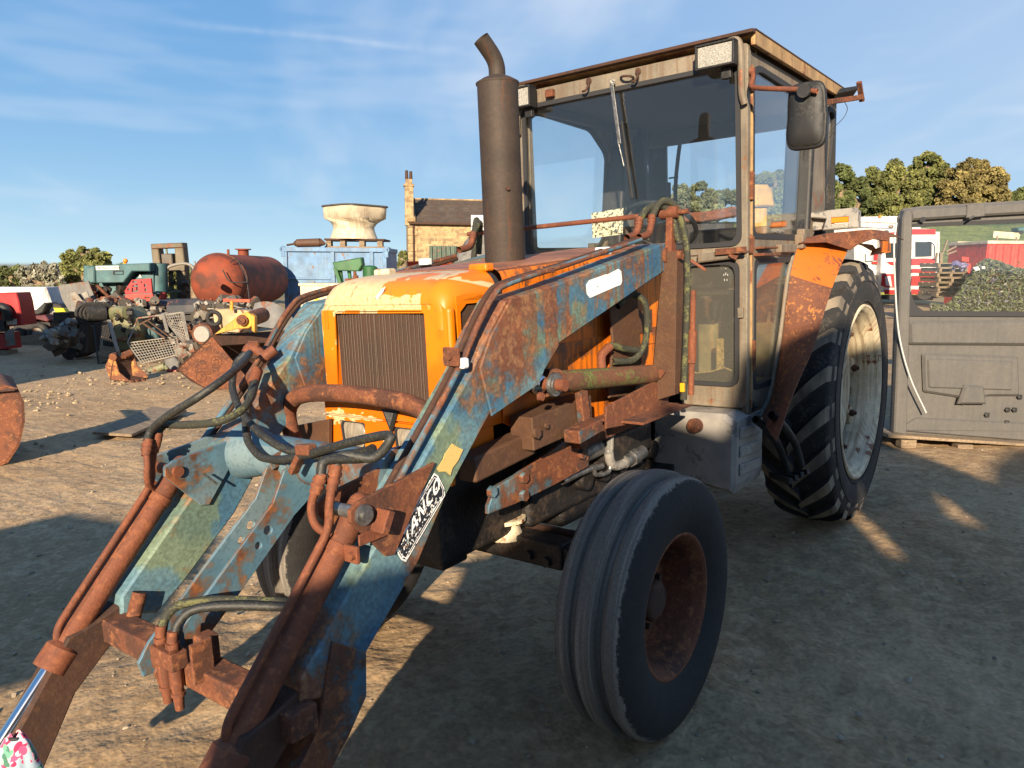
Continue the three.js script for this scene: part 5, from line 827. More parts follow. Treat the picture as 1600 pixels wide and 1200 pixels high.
{
  const o = spot('ride_on_mower', 'dark red ride-on lawn tractor with black seat on a plank', 'lawn mower', 58, 534, 0), { g, L, P, s } = o;
  part(g, 'mudguard', maroon, [slab(P([[34, 497], [55, 493], [70, 492], [76, 500], [74, 503], [52, 498], [38, 506]], 0.1), 0.7, BK, { bevel: 0.02 })]);
  part(g, 'seat', M.plastic, [slab(P([[38, 487], [56, 484], [68, 473], [74, 474], [67, 489], [60, 492], [40, 493]], 0), 0.45, BK, { bevel: 0.03 })]);
  const wc = L(60.5, 520, 0.12);
  const tw = part(g, 'rear_wheel', M.rubber, [new THREE.TorusGeometry(0.185, 0.085, 12, 32).translate(wc.x, wc.y, wc.z)]);
  part(tw, 'rim', steelG, [cyl(wc.clone().add(V(0, 0, 0.01)), wc.clone().add(V(0, 0, 0.05)), 0.13, 0.12, 24), new THREE.TorusGeometry(0.128, 0.012, 8, 32).translate(wc.x, wc.y, wc.z + 0.05)]);
  const w2 = L(30, 522, 0.1); part(g, 'front_wheel', M.rubber, [new THREE.TorusGeometry(0.11, 0.06, 10, 24).translate(w2.x, w2.y, w2.z)]);
  part(g, 'chassis', M.grime, [box2(L(22, 0).x, L(80, 0).x, L(0, 528).y, L(0, 503).y, -0.6, -0.02, 0.03)]);
}
{
  const o = spot('plank_base', 'long dark wooden plank lying under the lawn tractor', 'plank', 58, 536, 0), { g, L } = o;
  part(g, 'board', M.wood, [beam(L(24, 536, 0.2), L(84, 529, 0.2), 0.05, 0.3, 0.005)]);
}
{
  const o = spot('yellow_machine', 'bright yellow machine cover half hidden behind the scrap engines', 'machine', 92, 500, 18), { g, L, P } = o;
  part(g, 'cover', plain('bright yellow plastic', 0.62, 0.6, 0.02, 0.5), [slab(P([[82, 481], [98, 482], [102, 488], [86, 489]]), 0.4, BK, { bevel: 0.03 })]);
  part(g, 'engine', M.grime, [slab(P([[82, 474], [92, 475], [100, 482], [82, 481]], -0.1), 0.4, BK, { bevel: 0.02 }), slab(P([[82, 488], [108, 487], [108, 505], [82, 505]], 0), 0.4, BK, { bevel: 0.02 })]);
}
// ---- scrap heap
{
  const o = spot('grey_sheet_panels', 'bent grey sheet panels leaning behind the scrap engines', 'sheet metal', 120, 500, 17.5), { g, L, P } = o;
  part(g, 'panel', greyP, [slab(P([[90, 446], [138, 439], [150, 470], [146, 490], [108, 486], [97, 468]]), 0.04, BK, { bevel: 0.004 })]);
  part(g, 'panel', steelG, [slab(P([[108, 458], [118, 456], [132, 474], [142, 480], [138, 488], [118, 478]], 0.15), 0.02, BK)]);
  part(g, 'panel', steelG, [slab(P([[128, 458], [136, 455], [146, 484], [140, 486]], 0.25), 0.02, BK)]);
}
function lumpy(seed, cx, cy, cz, w, h, d, n, smin = 0.05, smax = 0.2) { const r = rng(seed), g = []; for (let i = 0; i < n; i++) { const x = cx + (r() - 0.5) * w, y = cy + (r() - 0.5) * h, z = cz + (r() - 0.5) * d, s = lerp(smin, smax, r()), k = r(); let q; if (k < 0.45) q = box(0, 0, 0, s * (0.8 + r()), s * (0.6 + r()), s, 0.012); else if (k < 0.92) q = cyl(V(0, 0, -s * 0.5), V(0, 0, s * 0.5), s * 0.45, s * 0.4, 12); else q = new THREE.TorusGeometry(s * 0.5, s * 0.14, 6, 16); q.rotateX((r() - 0.5) * 1.6); q.rotateY((r() - 0.5) * 3); q.rotateZ((r() - 0.5) * 2); q.translate(x, y, z); g.push(q); } return g; }
{
  const o = spot('scrap_engine', 'dirty grey scrap engine at the left end of the scrap heap', 'engine', 112, 560, 0), { g, L, P, s } = o;
  const c = L(112, 528);
  part(g, 'block', darkM, [slab(P([[100, 500], [128, 494], [140, 510], [136, 552], [118, 560], [102, 548]]), 0.5, BK, { bevel: 0.03 })]);
  part(g, 'casting', steelG, [...lumpy(31, c.x + 2 * s, c.y, 0.05, 30 * s, 52 * s, 0.2, 26, 0.06, 0.2), slab(P([[106, 508], [120, 500], [124, 530], [114, 548], [104, 540]], 0.04), 0.08, FR, { bevel: 0.03 })]);
  part(g, 'pulley', M.rubber, [cyl(L(108, 552, 0.1), L(108, 552, 0.2), 0.13, 0.13, 24), cyl(L(96, 515, 0.1), L(96, 515, 0.2), 0.08, 0.08, 20)]);
  part(g, 'pipework', M.grime, lumpy(32, c.x - 8 * s, c.y + 4 * s, 0, 22 * s, 40 * s, 0.3, 18, 0.05, 0.14));
}
{
  const o = spot('ribbed_hose_coil', 'coil of black ribbed hose standing on the scrap heap', 'hose coil', 149, 505, 15.2), { g, L, s } = o, c = L(149, 490);
  for (let i = 0; i < 5; i++) { const t = new THREE.TorusGeometry(15.5 * s, 0.035, 8, 30); t.rotateY(0.75); t.translate(c.x + (i - 2) * 0.052, c.y, c.z - (i - 2) * 0.05); part(g, 'hose_turn', M.rubber, t); }
  part(g, 'hose_core', M.rubber, [cyl(c.clone().add(V(-0.12, 0, 0.12)), c.clone().add(V(0.12, 0, -0.12)), 13 * s, 13 * s, 24)]);
}
{
  const o = spot('dark_mesh_guard', 'black wire mesh guard panel leaning on the scrap heap', 'mesh panel', 165, 568, 0), { g, L, P } = o;
  const A = L(146, 508, -0.3), B = L(172, 500, -0.32), C = L(185, 560, 0.02), D = L(154, 569, 0.06);
  part(g, 'mesh', M.grime, grid(A, B, C, D, 12, 24, 0.004));
  part(g, 'frame', M.grime, [beam(A, B, 0.03, 0.03), beam(B, C, 0.03, 0.03), beam(C, D, 0.03, 0.03), beam(D, A, 0.03, 0.03)]);
  part(g, 'grey_bar', steelG, [beam(L(170, 500, -0.2), L(184, 550, 0.03), 0.07, 0.03, 0.004)]);
}
{
  const o = spot('old_gearbox', 'mossy olive green gearbox in the middle of the scrap heap', 'gearbox', 196, 556, 15.3), { g, L, P, s } = o;
  part(g, 'housing', olive, [slab(P([[172, 486], [196, 480], [212, 494], [218, 520], [212, 548], [186, 552], [176, 520]]), 0.7, BK, { bevel: 0.06 }), cyl(L(192, 520, -0.1), L(192, 520, 0.12), 14 * s, 12 * s, 22), cyl(L(206, 520, -0.1), L(206, 520, 0.1), 10 * s, 9 * s, 20)]);
  part(g, 'cover', olive, [cyl(L(180, 490, -0.2), L(200, 488, 0.05), 12 * s, 10 * s, 18)]);
  part(g, 'linkage', M.grime, lumpy(33, L(195, 500).x, L(0, 505).y, 0.1, 34 * s, 40 * s, 0.12, 16, 0.04, 0.13));
  part(g, 'teal_casting', teal, [slab(P([[214, 515], [240, 512], [248, 530], [218, 530]], -0.3), 0.4, BK, { bevel: 0.03 })]);
}
{
  const o = spot('wire_basket', 'grey wire mesh basket panels with crossed bars in the scrap heap', 'wire basket', 245, 566, 0), { g, L, P } = o;
  const A = L(199, 536, 0), B = L(275, 526, -0.05), C = L(283, 553, 0.15), D = L(222, 568, 0.18);
  part(g, 'front_mesh', steelG, grid(A, B, C, D, 16, 8, 0.008));
  const A2 = L(216, 497, -0.4), B2 = L(285, 488, -0.45), C2 = L(297, 548, 0.0), D2 = L(278, 526, -0.06);
  part(g, 'side_mesh', steelG, grid(L(253, 495, -0.4), B2, C2, D2, 9, 11, 0.007));
  part(g, 'basket_rim', steelG, [beam(A2, B2, 0.03, 0.03), beam(B2, C2, 0.06, 0.03), beam(A2, A, 0.025, 0.025), beam(L(254, 490, -0.4), L(262, 520, -0.1), 0.06, 0.02), beam(A, B, 0.02, 0.02), beam(B, C, 0.02, 0.02), beam(C, D, 0.02, 0.02), beam(D, A, 0.02, 0.02)]);
  part(g, 'crossed_bar', M.brownBeam, [beam(L(222, 504, 0), L(258, 528, 0.1), 0.035, 0.03), beam(L(230, 500, 0.02), L(264, 526, 0.12), 0.03, 0.02), beam(L(216, 508, 0), L(236, 498, 0), 0.03, 0.03)]);
}
for (const [nm, label, px, py, D, seed, w, h] of [
  ['scrap_axle', 'dark greasy axle parts wedged behind the wire basket', 292, 548, 15.6, 71, 40, 40], ['scrap_castings', 'jumble of brown engine castings below the compressor', 160, 498, 16.6, 72, 60, 26], ['scrap_pipes', 'tangle of rusty pipes at the foot of the rusty tanker', 330, 500, 16.2, 73, 50, 24], ['scrap_gears', 'heap of dark gears and housings behind the wire basket', 236, 530, 16.0, 75, 66, 44], ['scrap_frame_heap', 'greasy machine frames piled under the teal compressor', 215, 500, 16.8, 76, 90, 30], ['scrap_blocks', 'brown engine blocks between the wire basket and the big bucket', 300, 575, 14.0, 77, 30, 34], ['scrap_pulley_heap', 'dark scrap wheels and pulleys in front of the rusty tanker', 372, 505, 15.8, 78, 56, 34], ['scrap_parts', 'small dark machine parts between mower and scrap engine', 88, 545, 14.6, 74, 24, 26]]) {
  const o = spot(nm, label, 'scrap metal', px, py, D), c = o.L(px, py - h / 2);
  part(o.g, 'casting', darkM, lumpy(seed, c.x, c.y, -0.1, w * o.s, h * o.s, 0.5, 22, 0.08, 0.26));
  part(o.g, 'small_part', steelG, lumpy(seed + 10, c.x, c.y + h * 0.2 * o.s, 0.1, w * o.s, h * 0.8 * o.s, 0.3, 16, 0.04, 0.14));
  part(o.g, 'bar', steelG, [0, 1, 2].map((i) => { const q = rng(seed + i); return beam(V(c.x + (q() - 0.5) * w * o.s, c.y + (q() - 0.5) * h * o.s, 0.1), V(c.x + (q() - 0.5) * w * o.s, c.y + (q() - 0.2) * h * o.s, 0.2), 0.05, 0.03); }));
}
{
  const o = spot('black_plastic_tank', 'long black plastic tank lying behind the wire basket', 'tank', 265, 520, 17), { g, L, P, s } = o;
  part(g, 'tank', paint(44, 46, 52, 0.02, 0.5), [slab(P([[204, 476], [222, 470], [312, 468], [328, 472], [331, 508], [300, 516], [212, 500]]), 1.1, BK, { bevel: 0.12 })]);
  part(g, 'frame', M.grime, [box2(L(280, 0).x, L(318, 0).x, L(0, 530).y, L(0, 488).y, 0.02, 0.1, 0.01), beam(L(278, 490, 0.15), L(315, 488, 0.15), 0.06, 0.04)]);
}
{
  const o = spot('grey_scrap_motor', 'grey cast motor end and pipes lying at the foot of the wire basket', 'motor', 262, 578, 0), { g, L, P, s } = o;
  part(g, 'casting', greyP, [slab(P([[256, 562], [272, 558], [280, 566], [278, 578], [258, 580]]), 0.25, BK, { bevel: 0.02 })]);
  part(g, 'pipe', olive, [cyl(L(234, 580, 0), L(258, 572, 0), 0.07, 0.06, 14), cyl(L(258, 572, 0), L(262, 578, 0.05), 0.03)]);
  part(g, 'red_bracket', red, [box(L(272, 578).x, L(0, 579).y, 0.05, 0.18, 0.05, 0.1, 0.01)]);
}
{
  const o = spot('round_white_cover', 'rust drum end with round white cover beside the big bucket', 'drum', 318, 540, 13.8), { g, L, s } = o;
  part(g, 'drum', M.rust, [cyl(L(330, 518, -0.35), L(316, 522, 0.05), 16.5 * s, 16.5 * s, 26)]);
  part(g, 'cover', M.lens, [cyl(L(316, 522, 0.05), L(314.5, 522.4, 0.09), 13 * s, 12 * s, 26)]);
  part(g, 'wheel', M.rubber, [new THREE.TorusGeometry(10 * s, 0.04, 8, 22).translate(L(331, 498, 0).x, L(331, 498).y, -0.1)]);
}
{
  const o = spot('beige_steel_box', 'beige steel box frame behind the round white cover', 'steel box', 350, 515, 15), { g, L, P } = o;
  part(g, 'box_body', paint(176, 150, 110, 0.08), [slab(P([[332, 484], [362, 483], [392, 486], [380, 520], [336, 518]]), 0.5, BK, { bevel: 0.01 })]);
  part(g, 'post', paint(176, 150, 110, 0.08), [beam(L(341, 490, 0.05), L(345, 516, 0.05), 0.07, 0.05)]);
}
{
  const o = spot('red_tool_bar', 'bright red steel tee bar standing on the beige box', 'steel bar', 362, 486, 14.8), { g, L } = o;
  part(g, 'cross_bar', orangeR, [beam(L(349, 469, 0), L(391, 470, 0), 0.055, 0.06, 0.008)]);
  part(g, 'post', yellowP, [cyl(L(362, 485, 0), L(362, 470, 0), 0.035)]);
}
// ---- big loader bucket with attachment arm
{
  const o = spot('loader_bucket', 'large rusty loader bucket with embossed end plate and yellow attachment arm', 'bucket', 340, 608, 0), { g, L, P, s, D } = o;
  const end = P([[276, 577], [330, 524], [384, 588], [393, 612], [322, 608]]);
  const ep = part(g, 'end_plate', M.rust, [slab(end, 0.02, BK, { bevel: 0.003 })]);
  const ax = L(332, 524).sub(L(276, 577)).normalize(), ay = V(-ax.y, ax.x, 0), ring = (a, b, r) => new THREE.TorusGeometry(r, 0.008, 6, 26).translate(L(a, b).x, L(a, b).y, 0.0);
  const em = [ring(314, 589, 8 * s), ring(338, 565, 8.5 * s)];
  const stroke = (cx, cy, L2) => L2.map(([x0, y0, x1, y1]) => beam(L(cx, cy, 0.002).addScaledVector(ax, x0 * s).addScaledVector(ay, y0 * s), L(cx, cy, 0.002).addScaledVector(ax, x1 * s).addScaledVector(ay, y1 * s), 0.012, 0.012, 0.003));
  em.push(...stroke(314, 589, [[-3, -3, -3, 3], [3, -3, 3, 3], [-3, 0, 3, 0]]), ...stroke(326, 578, [[-5, -6, -5, 6], [-5, 6, 5, 6], [-5, 0, 3, 0], [-5, -6, 5, -6]]), ...stroke(338, 565, [[-3, -4, -3, 4], [-3, 4, 2, 3], [2, 3, 3, 0], [3, 0, 2, -3], [2, -3, -3, -4]]));
  part(ep, 'embossed_mark', M.rust, em);
  const back = V(0.72, 0.0, -0.69).multiplyScalar(1.9);   // along the bucket's length
  const prof = [[330, 524], [300, 553], [276, 577], [298, 596], [322, 608], [393, 612]].map(([a, b]) => L(a, b));
  part(g, 'shell', M.rustDark, [sheet(prof.map((p) => [p.clone(), p.clone().addScaledVector(back, 0.5), p.clone().add(back)]), 0.02)]);
  part(g, 'far_end_plate', M.rustDark, [slab(end.map((p) => p.clone().add(back)), 0.02, BK)]);
  part(g, 'top_rail', M.rustDark, [slab([L(330, 524, 0.01), L(346, 541, 0.01), L(346, 541, 0.01).add(back), L(330, 524, 0.01).add(back)], 0.03, V(0, 1, 0.2), { bevel: 0.004 })]);
  const ar = part(g, 'attachment_arm', yellowP, [slab(P([[334, 523], [374, 492], [386, 487], [395, 494], [396, 507], [388, 513], [370, 514]], 0.05), 0.06, BK, { bevel: 0.01 }), slab(P([[392, 490], [398, 495], [398, 520], [393, 517]], 0.08), 0.12, BK, { bevel: 0.01 })]);
  part(ar, 'arm_pin', M.rust, [cyl(L(379, 500, 0.04), L(378, 500.5, 0.12), 8.2 * s, 8.2 * s, 22), cyl(L(378, 500.5, 0.12), L(377.6, 500.7, 0.15), 5 * s, 5 * s, 18)]);
  part(g, 'roller', M.rust, [cyl(L(388, 500, -0.05), L(410, 492, -0.75), 0.12, 0.12, 22)]);
}
{
  const o = spot('curved_grey_cover', 'curved grey ribbed cover behind the loader bucket', 'cover', 430, 520, 14.5), { g, L, P, s } = o;
  const r = []; for (let i = 0; i <= 10; i++) { const t = i / 10; r.push([L(398 + 62 * t, 474 - 10 * Math.sin(t * 2.2) + 34 * t * t, 0), L(388 + 62 * t, 508 + 8 * t, 0.25)]); }
  part(g, 'sheet', greyP, [sheet(r, 0.02)]);
}
// ---- small digging buckets
{
  const o = spot('small_digger_bucket', 'small rust and yellow digger bucket with teeth lying in front of the scrap', 'bucket', 196, 596, 0), { g, L, P } = o;
  const A = P([[164, 572], [172, 556], [178, 556], [186, 582], [203, 596], [172, 594]], 0), back = V(0.36, 0, -0.30);
  const yr = mat('worn yellow bucket', worn([182, 122, 56], 0.5, { stain: 0.3, edge: 0.08 }), { tile: 0.5, size: 256 });
  part(g, 'end_plate', yr, [slab(A, 0.025, BK, { bevel: 0.004 })]);
  part(g, 'far_end_plate', yr, [slab(P([[204, 552], [208, 552], [214, 572], [231, 588], [226, 596], [206, 594], [200, 570]], -0.3), 0.025, BK, { bevel: 0.004 })]);
  const pr = [[178, 558], [174, 574], [172, 594], [203, 597]].map(([a, b]) => L(a, b)), p2 = [[206, 553], [204, 570], [206, 588], [230, 592]].map(([a, b]) => L(a, b, -0.3));
  part(g, 'shell', M.rustDark, [sheet(pr.map((p, i) => [p, p2[i]]), 0.015)]);
  part(g, 'ear', M.rust, [cyl(L(176, 558, 0.02), L(180, 556, -0.1), 0.06, 0.06, 14), cyl(L(193, 556, -0.15), L(205, 551, -0.25), 0.06, 0.06, 14), beam(L(180, 560, -0.05), L(204, 556, -0.25), 0.05, 0.05)]);
  for (let i = 0; i < 3; i++) part(g, 'tooth', M.rust, [beam(L(204 + i * 9, 595 - i * 1.2, -0.1 * i), L(209 + i * 9, 599 - i * 1.2, -0.1 * i + 0.05), 0.05, 0.03)]);
}
{
  const o = spot('digger_bucket', 'round backed rusty digger bucket cut off by the left edge', 'bucket', 8, 722, 0), { g, L, P } = o;
  const prof = [[-40, 604], [2, 600], [24, 606], [32, 625], [33, 655], [25, 690], [8, 716], [-20, 726]].map(([a, b]) => L(a, b));
  const back = V(-0.46, 0, -0.62);
  part(g, 'shell', M.rust, [sheet(prof.map((p) => [p.clone().addScaledVector(back, -0.2), p.clone().addScaledVector(back, 0.4), p.clone().add(back)]), 0.02)]);
  part(g, 'end_plate', M.rust, [slab(prof.map((p) => p.clone().addScaledVector(back, -0.2)), 0.02, BK, { bevel: 0.003 })]);
  part(g, 'wear_strip', M.rustDark, [beam(L(-10, 612, 0.17), L(26, 609, 0.17), 0.05, 0.012)]);
}
{
  const A = [[145, 684], [238, 643], [292, 648], [206, 688]].map(([a, b]) => { const p = wp(a, b, depthOfGround(a, b)); p.y += 0.035; return p; });
  const g = thing('wooden_board', 'grey wooden board lying flat on the dirt beside the loader', 'board', V(0, 0, 0));
  part(g, 'board', M.wood, [slab(A, 0.03, V(0, 1, 0), { bevel: 0.004 })]);
  g.position.copy(A[0]); g.children[0].geometry.translate(-A[0].x, -A[0].y, -A[0].z);
}
// ---- compressor, red plates, forklift mast
{
  const o = spot('teal_compressor', 'teal green portable air compressor with white name board', 'compressor', 195, 500, 17.6), { g, L, P, s } = o;
  const body = [[148, 414], [205, 412], [234, 411], [258, 412], [262, 456], [234, 424], [205, 424], [193, 441], [148, 442]];
  part(g, 'canopy', teal, [slab(P([[149, 415], [205, 412], [234, 411], [234, 424], [206, 424], [192.5, 441.5], [150, 442.5]]), 1.0, BK, { bevel: 0.02 }), slab(P([[146, 442], [194, 441], [234, 424], [240, 424], [240, 460], [176, 462], [150, 444]], -0.25), 0.7, BK, { bevel: 0.01 })]);
  part(g, 'end_cowl', teal, [cyl(L(140, 443, -0.4), L(140, 415.5, -0.4), 8.5 * s, 8 * s, 24), slab(P([[133, 417], [148, 415], [148, 442], [135, 443]], -0.1), 0.7, BK, { bevel: 0.03 })]);
  part(g, 'rear_cowl', teal, [cyl(L(248, 458, -0.5), L(248, 411.5, -0.5), 14 * s, 13 * s, 26)]);
  const cv = document.createElement('canvas'); cv.width = 360; cv.height = 64; const c = cv.getContext('2d'); c.fillStyle = '#c9c6be'; c.fillRect(0, 0, 360, 64); c.fillStyle = '#26282c'; c.font = 'bold 52px sans-serif'; c.textBaseline = 'middle'; c.fillText('INGSL UND', 82, 34); c.beginPath(); c.arc(52, 32, 21, 0, 7); c.fill(); c.fillStyle = '#c9c6be'; c.fillRect(49, 16, 5, 32); c.fillRect(38, 22, 28, 4); c.fillRect(38, 38, 28, 4);
  const t = new THREE.CanvasTexture(cv); t.colorSpace = THREE.SRGBColorSpace; const bm = new THREE.MeshStandardMaterial({ map: t, roughness: 0.6, name: 'name board print' });
  const sgn = new THREE.BoxGeometry(36 * s, 6.2 * s, 0.01); const m = new THREE.Mesh(sgn, bm); m.name = 'name_board'; m.position.copy(L(168, 418.6, 0.012)); m.rotation.z = 0.022; g.add(m);
  part(g, 'vent_recess', M.dark, [slab(P([[177, 423], [193, 422.5], [193, 429], [177, 429]], 0.002), 0.012, FR, { holes: [P([[179, 424.3], [192, 424], [192, 428], [179, 428.2]], 0.002)] })]);
  part(g, 'beacon', M.amber, [ball(L(196, 407.5, -0.3), 3.6 * s), cyl(L(196, 412, -0.3), L(196, 409, -0.3), 2 * s, 2 * s, 10)]);
  part(g, 'hazard_triangle', whiteP, [slab(P([[216, 434], [222, 434], [219, 428]], -0.24), 0.01, FR)]);
  part(g, 'drawbar_frame', M.rust, [beam(L(145, 446, -0.1), L(150, 466, 0), 0.08, 0.06), beam(L(152, 446, -0.1), L(174, 468, 0.05), 0.05, 0.05), box2(L(148, 0).x, L(236, 0).x, L(0, 472).y, L(0, 466).y, -0.5, 0.1, 0.01), cyl(L(146, 455, 0), L(146, 464, 0), 0.08, 0.04, 12)]);
  part(g, 'engine_parts', M.grime, lumpy(41, L(165, 458).x, L(0, 458).y, -0.3, 40 * s, 18 * s, 0.3, 18, 0.08, 0.2));
  part(g, 'red_drum', redC, [cyl(L(255, 470, -0.3), L(255, 457, -0.3), 5 * s, 5 * s, 18)]);
  part(g, 'under_body', M.grime, [box2(L(150, 0).x, L(258, 0).x, o.gy, L(0, 468).y, -0.9, -0.2, 0.02)]);
}
{
  const o = spot('red_bracket_plates', 'pair of bright red slotted steel plates in front of the compressor', 'steel plates', 216, 472, 17), { g, L, P, s } = o;
  const h = (x, y, w, hh) => P([[x, y], [x + w, y], [x + w, y + hh], [x, y + hh]], 0);
  part(g, 'plate', red, [slab(P([[194, 455], [206, 437], [236, 435], [238, 458], [196, 460]]), 0.06, BK, { bevel: 0.006, holes: [h(207, 439, 6, 2.5), h(199, 451, 4, 2.5), P([[207, 446], [213, 446], [213, 444], [215, 444], [215, 456], [206, 456], [206, 450], [208, 450], [208, 454], [213, 454], [213, 448], [207, 448]], 0), h(220, 440, 3, 2), h(225, 444, 3.4, 4), h(226, 451, 3, 4)] })]);
  part(g, 'plate', redC, [slab(P([[195, 461], [238, 459], [242, 470], [196, 473]], 0.05), 0.06, BK, { bevel: 0.006, holes: [P([[226, 464], [234, 463.5], [234, 465.5], [226, 466]], 0.05), P([[207, 467], [214, 466.5], [214, 471], [207, 471]], 0.05)] })]);
}
{
  const o = spot('forklift_mast', 'tall weathered forklift mast standing behind the compressor', 'forklift mast', 262, 470, 19), { g, L, P, s } = o, wm = paint(98, 86, 64, 0.12);
  part(g, 'mast_rail', wm, [slab(P([[235, 381], [246, 381], [250, 408], [252, 470], [244, 470]]), 0.3, BK, { bevel: 0.02 })]);
  part(g, 'mast_rail', wm, [slab(P([[272, 380], [285, 379], [288, 408], [291, 470], [277, 470]]), 0.3, BK, { bevel: 0.02 })]);
  part(g, 'cross_beam', wm, [slab(P([[235, 381], [284, 379], [286, 387], [236, 389]], 0.03), 0.3, BK, { bevel: 0.02 }), slab(P([[246, 418], [288, 416], [288, 423], [246, 425]], 0.05), 0.1, BK)]);
  part(g, 'lift_cylinder', olive, [cyl(L(268, 455, -0.1), L(266, 396, -0.1), 3.6 * s, 3.6 * s, 14), cyl(L(261, 400, -0.05), L(260, 388, -0.05), 1.5 * s)]);
  part(g, 'carriage', darkM, [slab(P([[251, 397], [268, 396], [270, 414], [253, 415]], 0.02), 0.25, BK, { bevel: 0.02 }), ...lumpy(43, L(275, 440).x, L(0, 450).y, -0.1, 30 * s, 26 * s, 0.2, 12, 0.06, 0.16)]);
  part(g, 'base_casting', olive, [slab(P([[264, 455], [282, 453], [284, 478], [266, 480]], 0.1), 0.4, BK, { bevel: 0.03 })]);
}
{
  const o = spot('bent_exhaust_pipe', 'grey bent pipe with shiny silencer end between mast and rusty tank', 'exhaust pipe', 300, 438, 18), { g, L, s } = o;
  part(g, 'pipe', steelG, [tube([L(259, 442, 0), L(260, 424, 0), L(266, 416, 0), L(285, 412, 0), L(297, 414, 0), L(303, 420, 0)], 2.3 * s, 40, 8)]);
  part(g, 'silencer', M.steel, [cyl(L(305, 436, 0), L(303, 418, 0), 4.6 * s, 4.6 * s, 18), cyl(L(305, 417, 0), L(304, 408, 0), 1.2 * s)]);
}
{
  const o = spot('rusty_tanker', 'rusty cylindrical tanker with domed end, filler neck and black hoses', 'tank', 340, 500, 17.2, 0), { g, L, P, s } = o;
  const axis = V(-0.03, 0, -0.99955), r = 42.5 * s, c = L(340, 440), a = c.clone(), b = c.clone().addScaledVector(axis, 3.7);
  const lat = new THREE.LatheGeometry([[0.001, -0.34], [r * 0.4, -0.31], [r * 0.7, -0.23], [r * 0.9, -0.10], [r, 0.05], [r, 3.7], [r * 0.8, 3.9], [0.001, 4.0]].map((p) => new THREE.Vector2(...p)), 48);
  lat.applyMatrix4(new THREE.Matrix4().makeBasis(V(0.99955, 0, -0.03), axis, V(0, 0, 0).crossVectors(V(0.99955, 0, -0.03), axis)).setPosition(a));
  const tm = mat('tank rust', (u, v) => mix(mix([140, 62, 32], [100, 46, 28], at(N.mid, u, v)), [80, 46, 32], 0.8 * sstep(0.52, 0.75, at(N.mid, u, v) * 0.35 + at(N.big, u, v) * 0.65)), { tile: 2.2, rough: 0.8 });
  const tk = part(g, 'tank_shell', tm, [lat]);
  part(tk, 'seam_ring', M.rust, [new THREE.TorusGeometry(r + 0.01, 0.018, 6, 48).applyMatrix4(new THREE.Matrix4().lookAt(V(0, 0, 0), axis, V(0, 1, 0)).setPosition(a.clone().addScaledVector(axis, 0.12)))]);
  const nk = a.clone().addScaledVector(axis, 1.9).add(V(0, r, 0));
  part(g, 'filler_neck', tm, [cyl(nk.clone().add(V(0, -0.05, 0)), nk.clone().add(V(0, 0.13, 0)), 0.13, 0.13, 18), cyl(nk.clone().add(V(0, 0.13, 0)), nk.clone().add(V(0, 0.16, 0)), 0.19, 0.19, 18), cyl(nk.clone().addScaledVector(axis, -1.1).add(V(0, -0.05, 0)), nk.clone().addScaledVector(axis, -1.1).add(V(0, 0.12, 0)), 0.03)]);
  part(g, 'hose', M.seal, [tube([L(360, 410, 0.2), L(370, 405, 0.1), L(378, 420, 0.1), L(385, 435, 0.2), L(390, 470, 0.25)], 1.0 * s, 30, 6)]);
  part(g, 'hose', M.seal, [tube([L(348, 422, 0.40), L(360, 440, 0.42), L(385, 441, 0.3)], 1.0 * s, 20, 6)]);
  part(g, 'valve', tm, [cyl(L(341, 444, 0.5), L(341, 444, 0.66), 0.07, 0.07, 10), ...[318, 330, 352, 364].map((q) => ball(L(q, 468, 0.42), 0.035))]);
  part(g, 'chassis', darkM, [box2(L(318, 0).x, L(372, 0).x, o.gy, L(0, 478).y, -0.7, 0.1, 0.03), beam(a.clone().add(V(0.1, -r - 0.05, 0)), b.clone().add(V(0, -r - 0.05, 0)), 0.3, 0.9)]);
}
